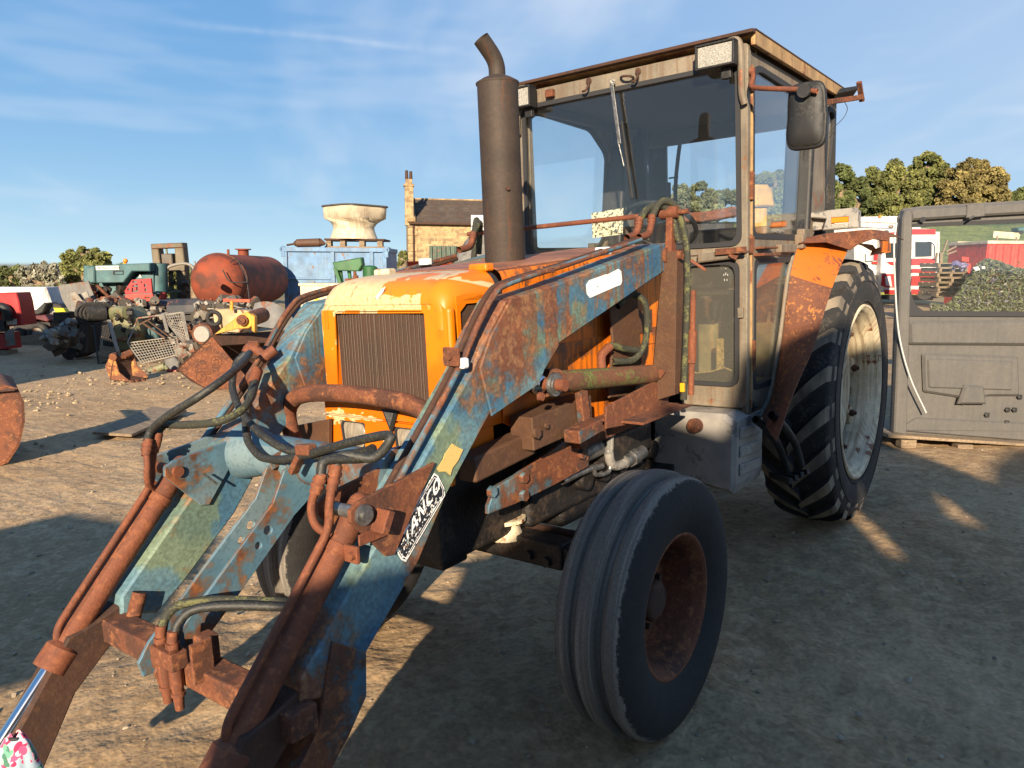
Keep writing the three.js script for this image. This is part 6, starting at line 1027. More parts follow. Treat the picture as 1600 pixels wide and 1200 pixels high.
// ---- blue container with its load
{
  const o = spot('blue_skip_container', 'pale blue steel skip container with panelled side and lifting eyes', 'skip', 530, 500, 21.5, 0), { g, L, P, s } = o;
  const X0 = L(447, 0).x, X1 = L(606, 0).x, T = L(0, 388).y, Bt = o.gy;
  part(g, 'side_wall', skyBlue, [box2(X0, X1, Bt, T, -0.06, 0.0, 0.006)]);
  part(g, 'end_wall', skyBlue, [box2(X0, X0 + 0.06, Bt, T, -1.8, -0.06, 0.006), box2(X1 - 0.06, X1, Bt, T, -1.8, -0.06, 0.006), box2(X0, X1, Bt, T, -1.86, -1.8, 0.006)]);
  part(g, 'top_rail', skyBlue, [box2(X0 - 0.03, X1 + 0.03, T - 0.10, T + 0.02, -0.05, 0.07, 0.012), box2(X0 - 0.04, X0 + 0.08, T - 0.1, T + 0.02, -1.8, -0.05, 0.012), box2(X1 - 0.08, X1 + 0.04, T - 0.1, T + 0.02, -1.8, -0.05, 0.012)]);
  for (const px of [450, 523, 583, 603]) part(g, 'rib', skyBlue, [box2(L(px - 3, 0).x, L(px + 3, 0).x, Bt, T - 0.1, 0, 0.06, 0.008)]);
  part(g, 'waist_rail', skyBlue, [box2(L(453, 0).x, L(520, 0).x, L(0, 437).y, L(0, 434).y, 0, 0.04, 0.006), box2(L(588, 0).x, L(602, 0).x, L(0, 421).y, L(0, 418).y, 0, 0.04, 0.006)]);
  for (const px of [447, 606]) part(g, 'lifting_eye', skyBlue, [new THREE.TorusGeometry(3.6 * s, 1.5 * s, 8, 20).translate(L(px, 0).x, L(0, 390).y, 0.04), box2(L(px - 3, 0).x, L(px + 3, 0).x, L(0, 402).y, L(0, 393).y, 0.01, 0.07, 0.008)]);
  part(g, 'load', M.rustDark, [box2(X0 + 0.1, X1 - 0.1, T - 0.4, T - 0.12, -1.7, -0.1, 0.02)]);
  const zt = -0.5;
  const e = spot('exhaust_silencer', 'rusty exhaust silencer lying on top of the blue skip', 'silencer', 480, 386, 22.2); const EL = e.L;
  part(e.g, 'can', M.brownBeam, [cyl(EL(464, 380), EL(500, 379), 6.2 * e.s, 6.6 * e.s, 18), cyl(EL(500, 379), EL(508, 381), 6.6 * e.s, 2 * e.s, 18)]);
  part(e.g, 'pipe', M.rustDark, [cyl(EL(448, 383), EL(460, 381), 1.6 * e.s), cyl(EL(460, 381), EL(465, 380), 3.5 * e.s, 6 * e.s, 14)]);
  const p = spot('wooden_pallet', 'wooden pallet on the blue skip carrying the white hopper', 'pallet', 553, 386, 22.4); const PL = p.L;
  part(p.g, 'deck_board', M.rustDark, [box2(PL(508, 0).x, PL(601, 0).x, PL(0, 376).y, PL(0, 373).y, -1.1, 0.1, 0.005)]);
  for (const q of [514, 536, 566, 594]) part(p.g, 'block', M.wood, [box2(PL(q - 4, 0).x, PL(q + 4, 0).x, PL(0, 386).y, PL(0, 376).y, -0.2, 0.06, 0.005)]);
  part(p.g, 'bottom_board', M.wood, [box2(PL(508, 0).x, PL(601, 0).x, PL(0, 387.5).y, PL(0, 385).y, -1.1, 0.06, 0.005)]);
  const h = spot('white_hopper', 'cream white sheet metal hopper with square top on the pallet', 'hopper', 547, 373, 22.3); const HL = h.L, hs = h.s;
  const sq = (x0, x1, y, z0, z1, r) => { const c = HL((x0 + x1) / 2, y), w = (x1 - x0) / 2 * hs, a = []; for (let i = 0; i < 32; i++) { const t = i / 32 * 2 * Math.PI + Math.PI / 4, e_ = r; const cx = Math.sign(Math.cos(t)) * Math.abs(Math.cos(t)) ** e_, cz = Math.sign(Math.sin(t)) * Math.abs(Math.sin(t)) ** e_; const rx = cx * 0.72 - cz * 0.69, rz = cx * 0.69 + cz * 0.72; a.push(V(c.x + w * (r < 0.7 ? rx * 0.86 : cx), c.y, -0.55 + w * (r < 0.7 ? rz * 0.86 : cz))); } return [...a, a[0]]; };
  part(h.g, 'hopper_shell', creamW, [sheet([sq(500, 597, 322, 0, 0, 0.45), sq(501, 596, 340, 0, 0, 0.45), sq(513, 582, 348, 0, 0, 0.75), sq(515, 579, 354, 0, 0, 1), sq(514, 580, 360, 0, 0, 1), sq(511, 583, 368, 0, 0, 1), sq(509, 585, 373, 0, 0, 1)], 0.012)]);
  part(h.g, 'rim', darkM, [sheet([sq(498, 599, 321.5, 0, 0, 0.45), sq(498, 599, 320, 0, 0, 0.45), sq(480, 620, 319.5, 0, 0, 0.45).map((q) => q.clone().lerp(HL(547, 319.5, -0.55), 0.9))], 0.01)]);
  part(h.g, 'label_patch', darkM, [slab([HL(556, 339, 0.1), HL(575, 338.5, 0.1), HL(575, 341, 0.1), HL(556, 341.5, 0.1)], 0.004, FR), box(HL(553, 343).x, HL(0, 343).y, 0.12, 4 * hs, 4 * hs, 0.05, 0.01)]);
}
{
  const o = spot('white_cabinet', 'white steel cabinet with flat lid in front of the blue skip', 'cabinet', 520, 520, 14), { g, L, P } = o;
  part(g, 'body', creamW, [box2(L(471, 0).x, L(580, 0).x, o.gy, L(0, 444).y, -0.8, 0, 0.02)]);
  part(g, 'lid', creamW, [box2(L(469, 0).x, L(582, 0).x, L(0, 447).y, L(0, 443).y, -0.82, 0.02, 0.008)]);
  part(g, 'lid_hinge', steelG, [cyl(L(490, 444, -0.1), L(490, 440, -0.1), 0.03, 0.03, 10), cyl(L(575, 444, -0.1), L(575, 440, -0.1), 0.05, 0.05, 12)]);
  part(g, 'warning_sticker', plain('yellow print', 0.6, 0.5, 0.03, 0.6), [slab(P([[490, 470], [497, 464], [500, 470]], 0.003), 0.004, FR)]);
}
{
  const o = spot('green_pump', 'dark green engine cylinder block and canister on the white cabinet', 'pump', 555, 443, 14.3), { g, L, P, s } = o;
  part(g, 'manifold', green, [slab(P([[519, 410], [564, 402], [566, 414], [560, 424], [524, 423]]), 0.3, BK, { bevel: 0.02 })]);
  for (const [a, w] of [[530, 4.5], [545, 3]]) part(g, 'cylinder', green, [cyl(L(a + 3, 443, -0.15), L(a, 420, -0.15), w * s, w * s, 16)]);
  part(g, 'side_fin', green, [slab(P([[520, 418], [526, 418], [534, 443], [528, 443]], 0), 0.2, BK, { bevel: 0.008 })]);
  part(g, 'rusty_link', M.rust, [cyl(L(556, 442, -0.05), L(554, 422, -0.05), 3 * s, 2.4 * s, 12)]);
  part(g, 'canister', green, [cyl(L(579, 443, -0.1), L(578, 418, -0.1), 11.5 * s, 11.5 * s, 24), ball(L(578, 418, -0.1), 11.5 * s, 1, 0.3, 1)]);
  part(g, 'rust_patch', M.rust, [cyl(L(588, 441, -0.1), L(587.5, 419, -0.1), 3.5 * s, 3.5 * s, 12)]);
  part(g, 'valve_wheel', steelG, [new THREE.TorusGeometry(4 * s, 1.1 * s, 8, 18).translate(L(577, 440).x, L(577, 440).y, 0.15)]);
}
// ---- farmhouse barn of stone
{
  const o = spot('stone_barn', 'long stone barn with dark slate roof and chimney pots', 'building', 640, 430, 48, 0.16), { g, L, P, s } = o;
  const X0 = 0, X1 = L(838, 330).x, E = L(0, 349).y, Rg = L(0, 304).y, base = -2.2, dep = 7.5;
  const stone = mat('stone wall', (u, v) => { const n = at(N.spot, u, v), row = Math.floor(v * 22), q = at(N.mid, u * 1.3 + row * 0.17, row / 22); return mix(mix([186, 158, 112], [140, 116, 82], n), [112, 92, 68], 0.6 * sstep(0.55, 0.75, q)); }, { tile: 4, size: 512, bumpScale: 0.03 });
  part(g, 'front_wall', stone, [box2(X0, X1, base, E, -0.4, 0, 0.01)]);
  part(g, 'gable_wall', stone, [slab([V(X0 - 0.02, base, 0.02), V(X0 - 0.02, E + 0.15, 0.02), V(X0 - 0.02, Rg + 0.25, -dep / 2), V(X0 - 0.02, E + 0.15, -dep), V(X0 - 0.02, base, -dep)], 0.4, V(1, 0, 0))]);
  part(g, 'gable_wall', stone, [slab([V(X1, base, 0.02), V(X1, E + 0.15, 0.02), V(X1, Rg + 0.25, -dep / 2), V(X1, E + 0.15, -dep), V(X1, base, -dep)], 0.4, V(-1, 0, 0))]);
  part(g, 'back_wall', stone, [box2(X0, X1, base, E, -dep, -dep + 0.4, 0.01)]);
  const slate = paint(76, 64, 54, 0.0, 0.9), courses = 15;
  const rows_ = []; for (let i = 0; i < courses; i++) { const f0 = i / courses, f1 = (i + 1.25) / courses, y0 = lerp(E, Rg, f0), y1 = lerp(E, Rg, Math.min(1, f1)), z0 = lerp(0.25, -dep / 2, f0), z1 = lerp(0.25, -dep / 2, Math.min(1, f1)); rows_.push(slab([V(X0 + 0.35, y0 + 0.05, z0), V(X1 - 0.35, y0 + 0.05, z0), V(X1 - 0.35, y1, z1), V(X0 + 0.35, y1, z1)], 0.05, V(0, 1, 0.6))); }
  const rf = part(g, 'roof', slate, [...rows_, slab([V(X0, E, -dep - 0.25), V(X1, E, -dep - 0.25), V(X1, Rg, -dep / 2), V(X0, Rg, -dep / 2)], 0.06, V(0, 1, -0.6))]);
  part(rf, 'ridge', stone, [box2(X0, X1, Rg + 0.02, Rg + 0.12, -dep / 2 - 0.12, -dep / 2 + 0.12, 0.03)]);
  part(rf, 'verge', stone, [slab([V(X0 - 0.1, E + 0.1, 0.3), V(X0 + 0.4, E + 0.1, 0.3), V(X0 + 0.4, Rg + 0.25, -dep / 2), V(X0 - 0.1, Rg + 0.25, -dep / 2)], 0.15, V(0, 1, 0.6))]);
  part(g, 'quoin', stone, [0, 1, 2, 3, 4, 5, 6, 7, 8].map((i) => box2(X0 - 0.08, X0 + (i % 2 ? 0.55 : 0.35), base + 1.2 + i * 0.5, base + 1.65 + i * 0.5, -0.3, 0.06, 0.03)));
  const cp = V(X0 + 0.15, Rg, -dep / 2 + 2.4), ch = part(g, 'chimney', stone, [box2(-0.24, 0.30, Rg - 1.9, Rg + 0.55, -0.6, 0.1, 0.02), box2(-0.30, 0.36, Rg + 0.5, Rg + 0.65, -0.66, 0.16, 0.02), box2(-0.18, 0.24, Rg + 0.65, Rg + 0.95, -0.55, 0.05, 0.02)]);
  part(ch, 'chimney_pot', M.rustDark, [cyl(V(-0.10, Rg + 0.95, -0.25), V(-0.10, Rg + 1.5, -0.25), 0.11, 0.09, 12)]);
  part(ch, 'chimney_pot', M.rustDark, [cyl(V(0.16, Rg + 0.95, -0.25), V(0.16, Rg + 1.45, -0.25), 0.11, 0.09, 12)]);
  part(g, 'downpipe', M.rustDark, [cyl(L(647, 425, 0.1), L(646, 350, 0.1), 0.06), box2(X0, X1, E - 0.06, E + 0.06, 0.2, 0.32, 0.02)]);
}
{
  const o = spot('dark_green_container', 'dark green corrugated container in front of the stone barn', 'container', 692, 425, 40), { g, L, P } = o;
  const c = paint(58, 78, 62, 0.05); part(g, 'body', c, [box2(L(671, 0).x, L(713, 0).x, o.gy, L(0, 384).y, -3, 0, 0.02)]);
  for (let i = 0; i < 6; i++) part(g, 'rib', c, [box2(L(673 + i * 7, 0).x, L(676 + i * 7, 0).x, L(0, 425).y, L(0, 385).y, 0, 0.12, 0.02)]);
}
{
  const o = spot('white_crate_stack', 'white crates stacked two high beside the exhaust stack', 'crates', 743, 372, 34), { g, L } = o;
  for (const [a, b] of [[336, 353], [354, 371]]) part(g, 'crate', whiteP, [box2(L(736, 0).x, L(760, 0).x, L(0, b).y, L(0, a).y, -0.7, 0, 0.02), ...[0.3, 0.7].map((f) => box2(L(735.5, 0).x, L(760.5, 0).x, L(0, lerp(a, b, f) + 0.8).y, L(0, lerp(a, b, f)).y, 0, 0.03, 0.004))]);
  part(g, 'stand', M.wood, [box2(L(736, 0).x, L(760, 0).x, o.gy, L(0, 371.5).y, -0.7, -0.02, 0.02)]);
}
{
  const o = spot('grey_tarpaulin_heap', 'grey creased tarpaulin heap beside the dark green container', 'tarpaulin', 735, 425, 30), { g, L, s } = o;
  const r = rng(9), rows_ = []; for (let i = 0; i <= 14; i++) { const row = []; for (let j = 0; j <= 16; j++) { const a = i / 14, b = j / 16, w = Math.sin(a * Math.PI) ** 0.5; row.push(V(L(710 + 100 * a, 0).x, L(0, 425).y + (425 - 366) * s * (0.2 + 0.8 * w) * Math.sin(b * Math.PI) ** 0.7 * (1 + 0.1 * Math.sin(i * 2.3 + j)), 1.2 - 3 * b + 0.12 * Math.sin(i * 3 + j * 1.3))); } rows_.push(row); }
  part(g, 'sheet', paint(112, 110, 104, 0.0, 0.9), [sheet(rows_, 0.01)]);
}
{
  const o = spot('orange_trailer', 'orange red trailer side rail in front of the stone barn', 'trailer', 672, 426, 27), { g, L, P } = o;
  part(g, 'side', orangeR, [slab(P([[636, 410], [660, 408], [706, 407], [705, 412], [672, 419], [640, 426]]), 1.4, BK, { bevel: 0.03 })]);
  part(g, 'rail', orangeR, [beam(L(636, 410, 0.03), L(705, 407, 0.03), 0.08, 0.06)]);
  part(g, 'chassis', M.grime, [box2(L(640, 0).x, L(700, 0).x, o.gy, L(0, 419).y, -1.3, -0.1, 0.02)]);
}

// ---------------------------------------------------------------- trees: trunk, limbs and a crown of many small leaf clumps
function tree(label, category, px, pyBase, D, lobes, tint, { seed = 1, leaf = 0.16, n = 5200, group } = {}) {
  const o = spot(category === 'bush' ? 'leafy_bush' : 'leafy_tree', label, category, px, pyBase, D, 0, group), { g, L, s } = o, r = rng(seed * 77 + 3);
  const pos = [], col = [], idx = [];
  const LB = lobes.map(([a, b, w, h]) => ({ c: L(a, b, (r() - 0.5) * w * s * 0.6), w: w * s, h: h * s, d: Math.max(w, h) * s * 0.8 }));
  const total = LB.reduce((q, l) => q + l.w * l.h, 0);
  for (const l of LB) {
    const clumps = Math.max(6, Math.round(26 * Math.sqrt(l.w * l.h / total * lobes.length)));
    for (let k = 0; k < clumps; k++) {
      const u = r() * 2 - 1, t = r() * 6.283, q = Math.sqrt(1 - u * u), rad = 0.55 + 0.5 * Math.sqrt(r());
      const cc = V(l.c.x + l.w * rad * q * Math.cos(t), l.c.y + l.h * rad * u, l.c.z + l.d * rad * q * Math.sin(t)), cr = Math.min(l.w, l.h) * (0.22 + 0.26 * r());
      const tone = 0.7 + 0.6 * r(), hue = r();
      const m = Math.round(2.2 * n * (l.w * l.h / total) / clumps);
      for (let i = 0; i < m; i++) {
        const u2 = r() * 2 - 1, t2 = r() * 6.283, q2 = Math.sqrt(1 - u2 * u2), rd = cr * Math.cbrt(r()), p = V(cc.x + rd * q2 * Math.cos(t2), cc.y + rd * u2 * 0.85, cc.z + rd * q2 * Math.sin(t2));
        const sz = 0.66 * leaf * Math.max(1, D / 42) * (0.55 + 0.8 * r()), a = V(r() - 0.5, r() - 0.5, r() - 0.5).normalize(), b = new THREE.Vector3().crossVectors(a, V(r() - 0.5, r() - 0.5, r() - 0.5)).normalize();
        const base = pos.length / 3; for (const [x, y] of [[-1, 0], [0, -0.55], [1, 0], [0, 0.55]]) pos.push(p.x + (a.x * x + b.x * y) * sz, p.y + (a.y * x + b.y * y) * sz, p.z + (a.z * x + b.z * y) * sz);
        const kk = tone * (0.7 + 0.6 * r()), c = mix(tint[0], tint[1], clamp(hue * 0.7 + r() * 0.3)); for (let w = 0; w < 4; w++) col.push(c[0] * kk, c[1] * kk, c[2] * kk);
        idx.push(base, base + 1, base + 2, base, base + 2, base + 3);
      }
    }
  }
  const geo = new THREE.BufferGeometry(); geo.setAttribute('position', new THREE.Float32BufferAttribute(pos, 3)); geo.setAttribute('color', new THREE.Float32BufferAttribute(col, 3)); geo.setIndex(idx); geo.computeVertexNormals();
  const crown = new THREE.Mesh(geo, leafMat); crown.name = 'crown'; g.add(crown);
  const gy = o.gy - 0.1, foot = V(0, gy, LB[0].c.z * 0.3), limbs = [];
  for (const l of LB) limbs.push(tube([foot, V(l.c.x * 0.25, lerp(gy, l.c.y, 0.5), l.c.z * 0.4), V(l.c.x * 0.85, l.c.y, l.c.z)], 0.035 * Math.sqrt(D), 10, 6), tube([V(l.c.x * 0.6, lerp(gy, l.c.y, 0.75), l.c.z * 0.7), l.c.clone().add(V(l.w * 0.5, l.h * 0.4, 0))], 0.02 * Math.sqrt(D), 6, 5));
  part(g, 'trunk', M.wood, [cyl(foot, V(0, gy + 1.2, foot.z), 0.05 * Math.sqrt(D), 0.04 * Math.sqrt(D), 10), ...limbs]);
  return g;
}
const leafMat = new THREE.MeshStandardMaterial({ vertexColors: true, roughness: 0.85, side: THREE.DoubleSide, name: 'leaves' });
const GR = [[0.08, 0.095, 0.024], [0.18, 0.18, 0.05]], GD = [[0.06, 0.08, 0.024], [0.13, 0.145, 0.042]], GB = [[0.12, 0.10, 0.03], [0.21, 0.165, 0.055]], GP = [[0.15, 0.15, 0.09], [0.34, 0.32, 0.25]];
// left
tree('bushy green tree behind the teal compressor', 'tree', 132, 450, 34, [[118, 412, 18, 18], [146, 408, 24, 18], [132, 396, 14, 8], [160, 425, 20, 18], [108, 432, 16, 16]], GR, { seed: 1, leaf: 0.15, n: 9000 });
tree('pale whitish flowering bush left of the bushy green tree', 'bush', 62, 455, 32, [[45, 428, 16, 12], [70, 424, 18, 13], [84, 442, 16, 12], [55, 446, 20, 12]], GP, { seed: 2, leaf: 0.12, n: 7000 });
tree('low green tree at the far left of the yard', 'tree', 15, 452, 34, [[2, 432, 16, 14], [24, 430, 14, 12], [8, 446, 26, 10]], GD, { seed: 3, leaf: 0.14, n: 5200 });
tree('yellow green undergrowth between mower and grey sheets', 'bush', 95, 492, 24, [[80, 470, 16, 16], [98, 458, 12, 12], [92, 482, 18, 12], [60, 462, 18, 12]], GR, { seed: 4, leaf: 0.10, n: 5200 });
tree('dense dark hedge closing the yard at the far left', 'bush', 120, 470, 38, [[-10, 440, 30, 20], [40, 442, 34, 18], [95, 440, 34, 22], [150, 438, 34, 22], [200, 440, 30, 22], [250, 440, 30, 20], [300, 440, 26, 20], [350, 436, 34, 16], [420, 438, 34, 18]], GR, { seed: 21, leaf: 0.15, n: 15000 });
tree('small green bush beside the stone barn corner', 'bush', 630, 425, 30, [[630, 402, 6, 10], [627, 414, 6, 10]], GR, { seed: 5, leaf: 0.08, n: 1500 });
tree('low scrub in front of the forklift mast', 'bush', 295, 450, 24, [[292, 440, 9, 8], [305, 446, 10, 7], [345, 408, 26, 4]], GR, { seed: 15, leaf: 0.10, n: 2200 });
// right
tree('dark green rounded tree behind the cab rear pillar', 'tree', 1318, 350, 62, [[1312, 298, 24, 32], [1340, 310, 20, 26], [1290, 305, 18, 26]], GD, { seed: 6, leaf: 0.17, n: 12000 });
tree('broad mid green tree second from right', 'tree', 1385, 350, 63, [[1370, 292, 24, 26], [1400, 284, 26, 28], [1385, 315, 36, 26], [1418, 312, 24, 30]], GR, { seed: 7, leaf: 0.17, n: 15000 });
tree('tall loose topped green tree in the middle right', 'tree', 1448, 350, 66, [[1448, 258, 22, 18], [1438, 282, 24, 22], [1462, 278, 20, 24], [1450, 312, 30, 28]], GR, { seed: 8, leaf: 0.17, n: 13000 });
tree('rounded yellow brown tree above the grey cab panel', 'tree', 1522, 350, 62, [[1512, 276, 32, 24], [1545, 292, 28, 24], [1495, 305, 26, 26], [1530, 318, 40, 22], [1520, 262, 20, 12]], GB, { seed: 9, leaf: 0.17, n: 17000 });
tree('small dark bush far right at the edge of the photo', 'bush', 1592, 330, 64, [[1590, 306, 9, 8], [1600, 300, 8, 8], [1585, 316, 14, 12]], GD, { seed: 10, leaf: 0.14, n: 3000 });
tree('grey green tree seen through the windscreen', 'tree', 1090, 385, 58, [[1062, 318, 24, 24], [1092, 312, 28, 24], [1126, 318, 26, 24], [1092, 340, 46, 20]], [[0.09, 0.11, 0.05], [0.16, 0.17, 0.09]], { seed: 11, leaf: 0.16, n: 13000 });
tree('green tree seen through the cab door window', 'tree', 1212, 385, 60, [[1200, 292, 24, 26], [1228, 288, 22, 24], [1212, 322, 40, 26], [1240, 312, 22, 34]], GR, { seed: 12, leaf: 0.16, n: 12000 });
tree('low hedge bush seen below the mirror', 'bush', 1270, 370, 60, [[1262, 320, 20, 28], [1282, 335, 22, 22]], GD, { seed: 13, leaf: 0.16, n: 6000 });

// ---- grass banks
function bank(name, px0, px1, pyTop, pyBot, D0, D1, tint, seed) {
  const rows_ = []; for (let i = 0; i <= 10; i++) { const row = []; for (let j = 0; j <= 24; j++) { const f = i / 10, px = lerp(px0, px1, j / 24), D = lerp(D0, D1, f), py = lerp(pyBot, pyTop, f) + 2.5 * (at2(N.big, j / 14, seed * 0.2) - 0.5) * (f > 0.5 ? 2 : 1); row.push(wp(px, py, D)); } rows_.push(row); }
  rows_.unshift(rows_[0].map((p) => p.clone().setY(p.y - 2)));
  rows_.push(rows_[rows_.length - 1].map((p) => p.clone().add(V(0, -4, 0)).addScaledVector(fW, 8)));
  struct(name, mat(name + ' turf', (u, v) => mul(mix(tint[0], tint[1], at(N.mid, u, v)), 0.75 + 0.5 * at(N.fine, u, v)), { tile: 5, rough: 0.95, bumpScale: 0.06 }), [sheet(rows_, 0)]);
}
bank('grass_bank', 1000, 1760, 347, 415, 40, 56, [[86, 98, 40], [126, 128, 62]], 1);
bank('grass_bank', 600, 860, 408, 440, 30, 38, [[96, 104, 44], [134, 126, 66]], 2);

// ---- right: lorry, shipping containers, pallets, scrap seen through the panel window
{
  const o = spot('recovery_lorry', 'white lorry with red striped cab parked behind the big rear tyre', 'lorry', 1400, 462, 31), { g, L, P, s } = o;
  const box_ = part(g, 'box_body', whiteP, [slab(P([[1290, 340], [1418, 337], [1440, 345], [1440, 362], [1400, 366], [1290, 368]]), 2.2, BK, { bevel: 0.06 })]);
  part(g, 'marker_lamp', M.amber, [slab(P([[1372, 340], [1376, 340], [1374, 336]], 0.01), 0.08, FR)]);
  part(g, 'side_body', whiteP, [slab(P([[1335, 366], [1386, 366], [1386, 430], [1335, 430]], -0.05), 2.0, BK, { bevel: 0.03 })]);
  part(g, 'side_window', paint(150, 164, 180, 0), [slab(P([[1352, 396], [1364, 396], [1364, 408], [1352, 408]], 0.0), 0.05, FR, { bevel: 0.004 })]);
  part(g, 'red_panel', red, [slab(P([[1364, 396], [1374, 396], [1374, 406], [1364, 406]], 0.0), 0.05, FR), slab(P([[1362, 409], [1375, 408], [1374, 413], [1362, 412]], 0.0), 0.05, FR)]);
  const cab = part(g, 'cab', whiteP, [slab(P([[1379, 366], [1412, 362], [1470, 362], [1470, 455], [1382, 457], [1377, 425]], 0.4), 2.2, BK, { bevel: 0.06 })]);
  part(cab, 'windscreen', plain('dark glass', 0.03, 0.04, 0.045, 0.08), [slab(P([[1382, 380], [1410, 380], [1440, 380], [1440, 402], [1384, 403]], 0.405), 0.03, FR, { bevel: 0.008 })]);
  part(cab, 'red_stripe', red, [slab(P([[1380, 364], [1404, 362], [1404, 370], [1380, 370]], 0.405), 0.02, FR), slab(P([[1385, 409], [1404, 409], [1404, 416], [1391, 414]], 0.405), 0.02, FR), slab(P([[1378, 428], [1440, 428], [1440, 449], [1384, 449], [1376, 446]], 0.405), 0.02, FR), slab(P([[1381, 453], [1440, 453], [1440, 460], [1382, 460]], 0.405), 0.02, FR)]);
  part(cab, 'number_board', whiteP, [slab(P([[1383, 432], [1391, 431], [1394, 448], [1384, 446]], 0.426), 0.012, FR)]);
  part(g, 'bumper', M.dark, [box2(L(1382, 0).x, L(1450, 0).x, L(0, 468).y, L(0, 461).y, -0.3, 0.42, 0.02)]);
  part(g, 'aerial_pole', steelG, [cyl(L(1343, 347, 0.5), L(1402, 349, 0.5), 0.6 * s), ball(L(1392, 354, 0.5), 3 * s, 1.4, 0.8, 1)]);
  for (const q of [1330, 1460]) part(g, 'wheel', M.rubber, [cyl(L(q, 452, 0.1), L(q, 452, -0.3), 14 * s, 14 * s, 26)]);
}
{
  const o = spot('striped_lorry', 'red and white striped lorry front seen through the panel window', 'lorry', 1450, 462, 26), { g, L, P, s } = o;
  part(g, 'cab', whiteP, [slab(P([[1424, 356], [1462, 358], [1467, 378], [1462, 410], [1460, 455], [1422, 458]]), 0.5, BK, { bevel: 0.05 })]);
  part(g, 'windscreen', plain('dark cab glass', 0.03, 0.035, 0.04, 0.1), [slab(P([[1430, 378], [1455, 378], [1455, 400], [1430, 401]], 0.01), 0.03, FR)]);
  for (const [a, b] of [[358, 366], [404, 414], [420, 426], [431, 446], [452, 460]]) part(g, 'red_stripe', red, [slab(P([[1424, a], [1461, a], [1461, b], [1423, b]], 0.005), 0.03, FR)]);
  part(g, 'mirror_frame', whiteP, [tube([L(1453, 374, 0.2), L(1464, 376, 0.3), L(1466, 384, 0.3), L(1465, 400, 0.3), L(1460, 402, 0.2)], 1.0 * s, 24, 6)]);
  part(g, 'wheel', M.rubber, [cyl(L(1445, 456, 0.1), L(1445, 456, -0.3), 12 * s, 12 * s, 22)]);
}
function container(label, px0, px1, py0, py1, D, turn, nrib, dep = 2.4) {
  const o = spot('red_container', label, 'container', px0, py1, D, turn), { g, s } = o, W = (px1 - px0) * s, Hh = (py1 - py0) * s;
  part(g, 'body', redC, [box2(0, W, o.gy, Hh, -dep, 0, 0.02)]);
  for (let i = 0; i < nrib; i++) part(g, 'corrugation', redC, [slab([V(W * (i + 0.12) / nrib, 0.15, 0), V(W * (i + 0.62) / nrib, 0.15, 0), V(W * (i + 0.62) / nrib, Hh - 0.12, 0), V(W * (i + 0.12) / nrib, Hh - 0.12, 0)], 0.05, FR, { bevel: 0.02 })]);
  part(g, 'top_rail', creamW, [box2(-0.03, W + 0.03, Hh - 0.08, Hh + 0.02, -dep - 0.02, 0.06, 0.01)]);
}
container('short red corrugated container left of the long one below the grass bank', 1492, 1542, 379, 425, 29, -0.12, 8, 0.5);
container('long bright red container on the right below the grass bank', 1537, 1720, 378, 440, 24.5, -0.05, 16);
{
  const o = spot('red_crate', 'small red painted steel crate beside the pallet stack', 'crate', 1508, 428, 21), { g, L, P } = o;
  part(g, 'side', redC, [slab(P([[1503, 401], [1514, 402], [1514, 409], [1503, 408]], 0), 0.3, BK), slab(P([[1504, 410], [1518, 412], [1516, 428], [1505, 424]], 0.1), 0.5, BK, { bevel: 0.02 })]);
  part(g, 'stand', M.grime, [box2(L(1504, 0).x, L(1516, 0).x, o.gy, L(0, 426).y, -0.4, 0, 0.02)]);
}
{
  const o0 = spot('wooden_pallet', 'lowest wooden pallet of the stack behind the panel window', 'pallet', 1483, 464, 20, 0, 'pallets stacked behind the panel window');
  const { g, L, s } = o0;
  for (let i = 0; i < 3; i++) part(g, 'deck_board', M.wood, [box2(L(1462, 0).x, L(1506, 0).x, 0.10, 0.125, -0.9 + i * 0.32, -0.7 + i * 0.32, 0.003)]);
  for (const q of [1464, 1484, 1504]) part(g, 'block', M.wood, [box2(L(q - 2, 0).x, L(q + 2, 0).x, 0.02, 0.10, -0.9, 0.02, 0.004)]);
  part(g, 'front_board', M.wood, [box2(L(1462, 0).x, L(1506, 0).x, 0.0, 0.02, -0.1, 0.03, 0.003), box2(L(1462, 0).x, L(1506, 0).x, 0.10, 0.125, -0.06, 0.03, 0.003)]);
  const names = ['second', 'third', 'fourth', 'fifth', 'sixth', 'seventh'];
  for (let i = 1; i < 7; i++) { const c = g.clone(); c.name = numbered('wooden_pallet'); c.position.y += i * 0.128; c.position.x += (i % 2 ? 0.02 : -0.02); c.userData = { ...g.userData, label: names[i - 1] + ' pallet from the ground in the stack behind the panel window' }; scene.add(c); }
}
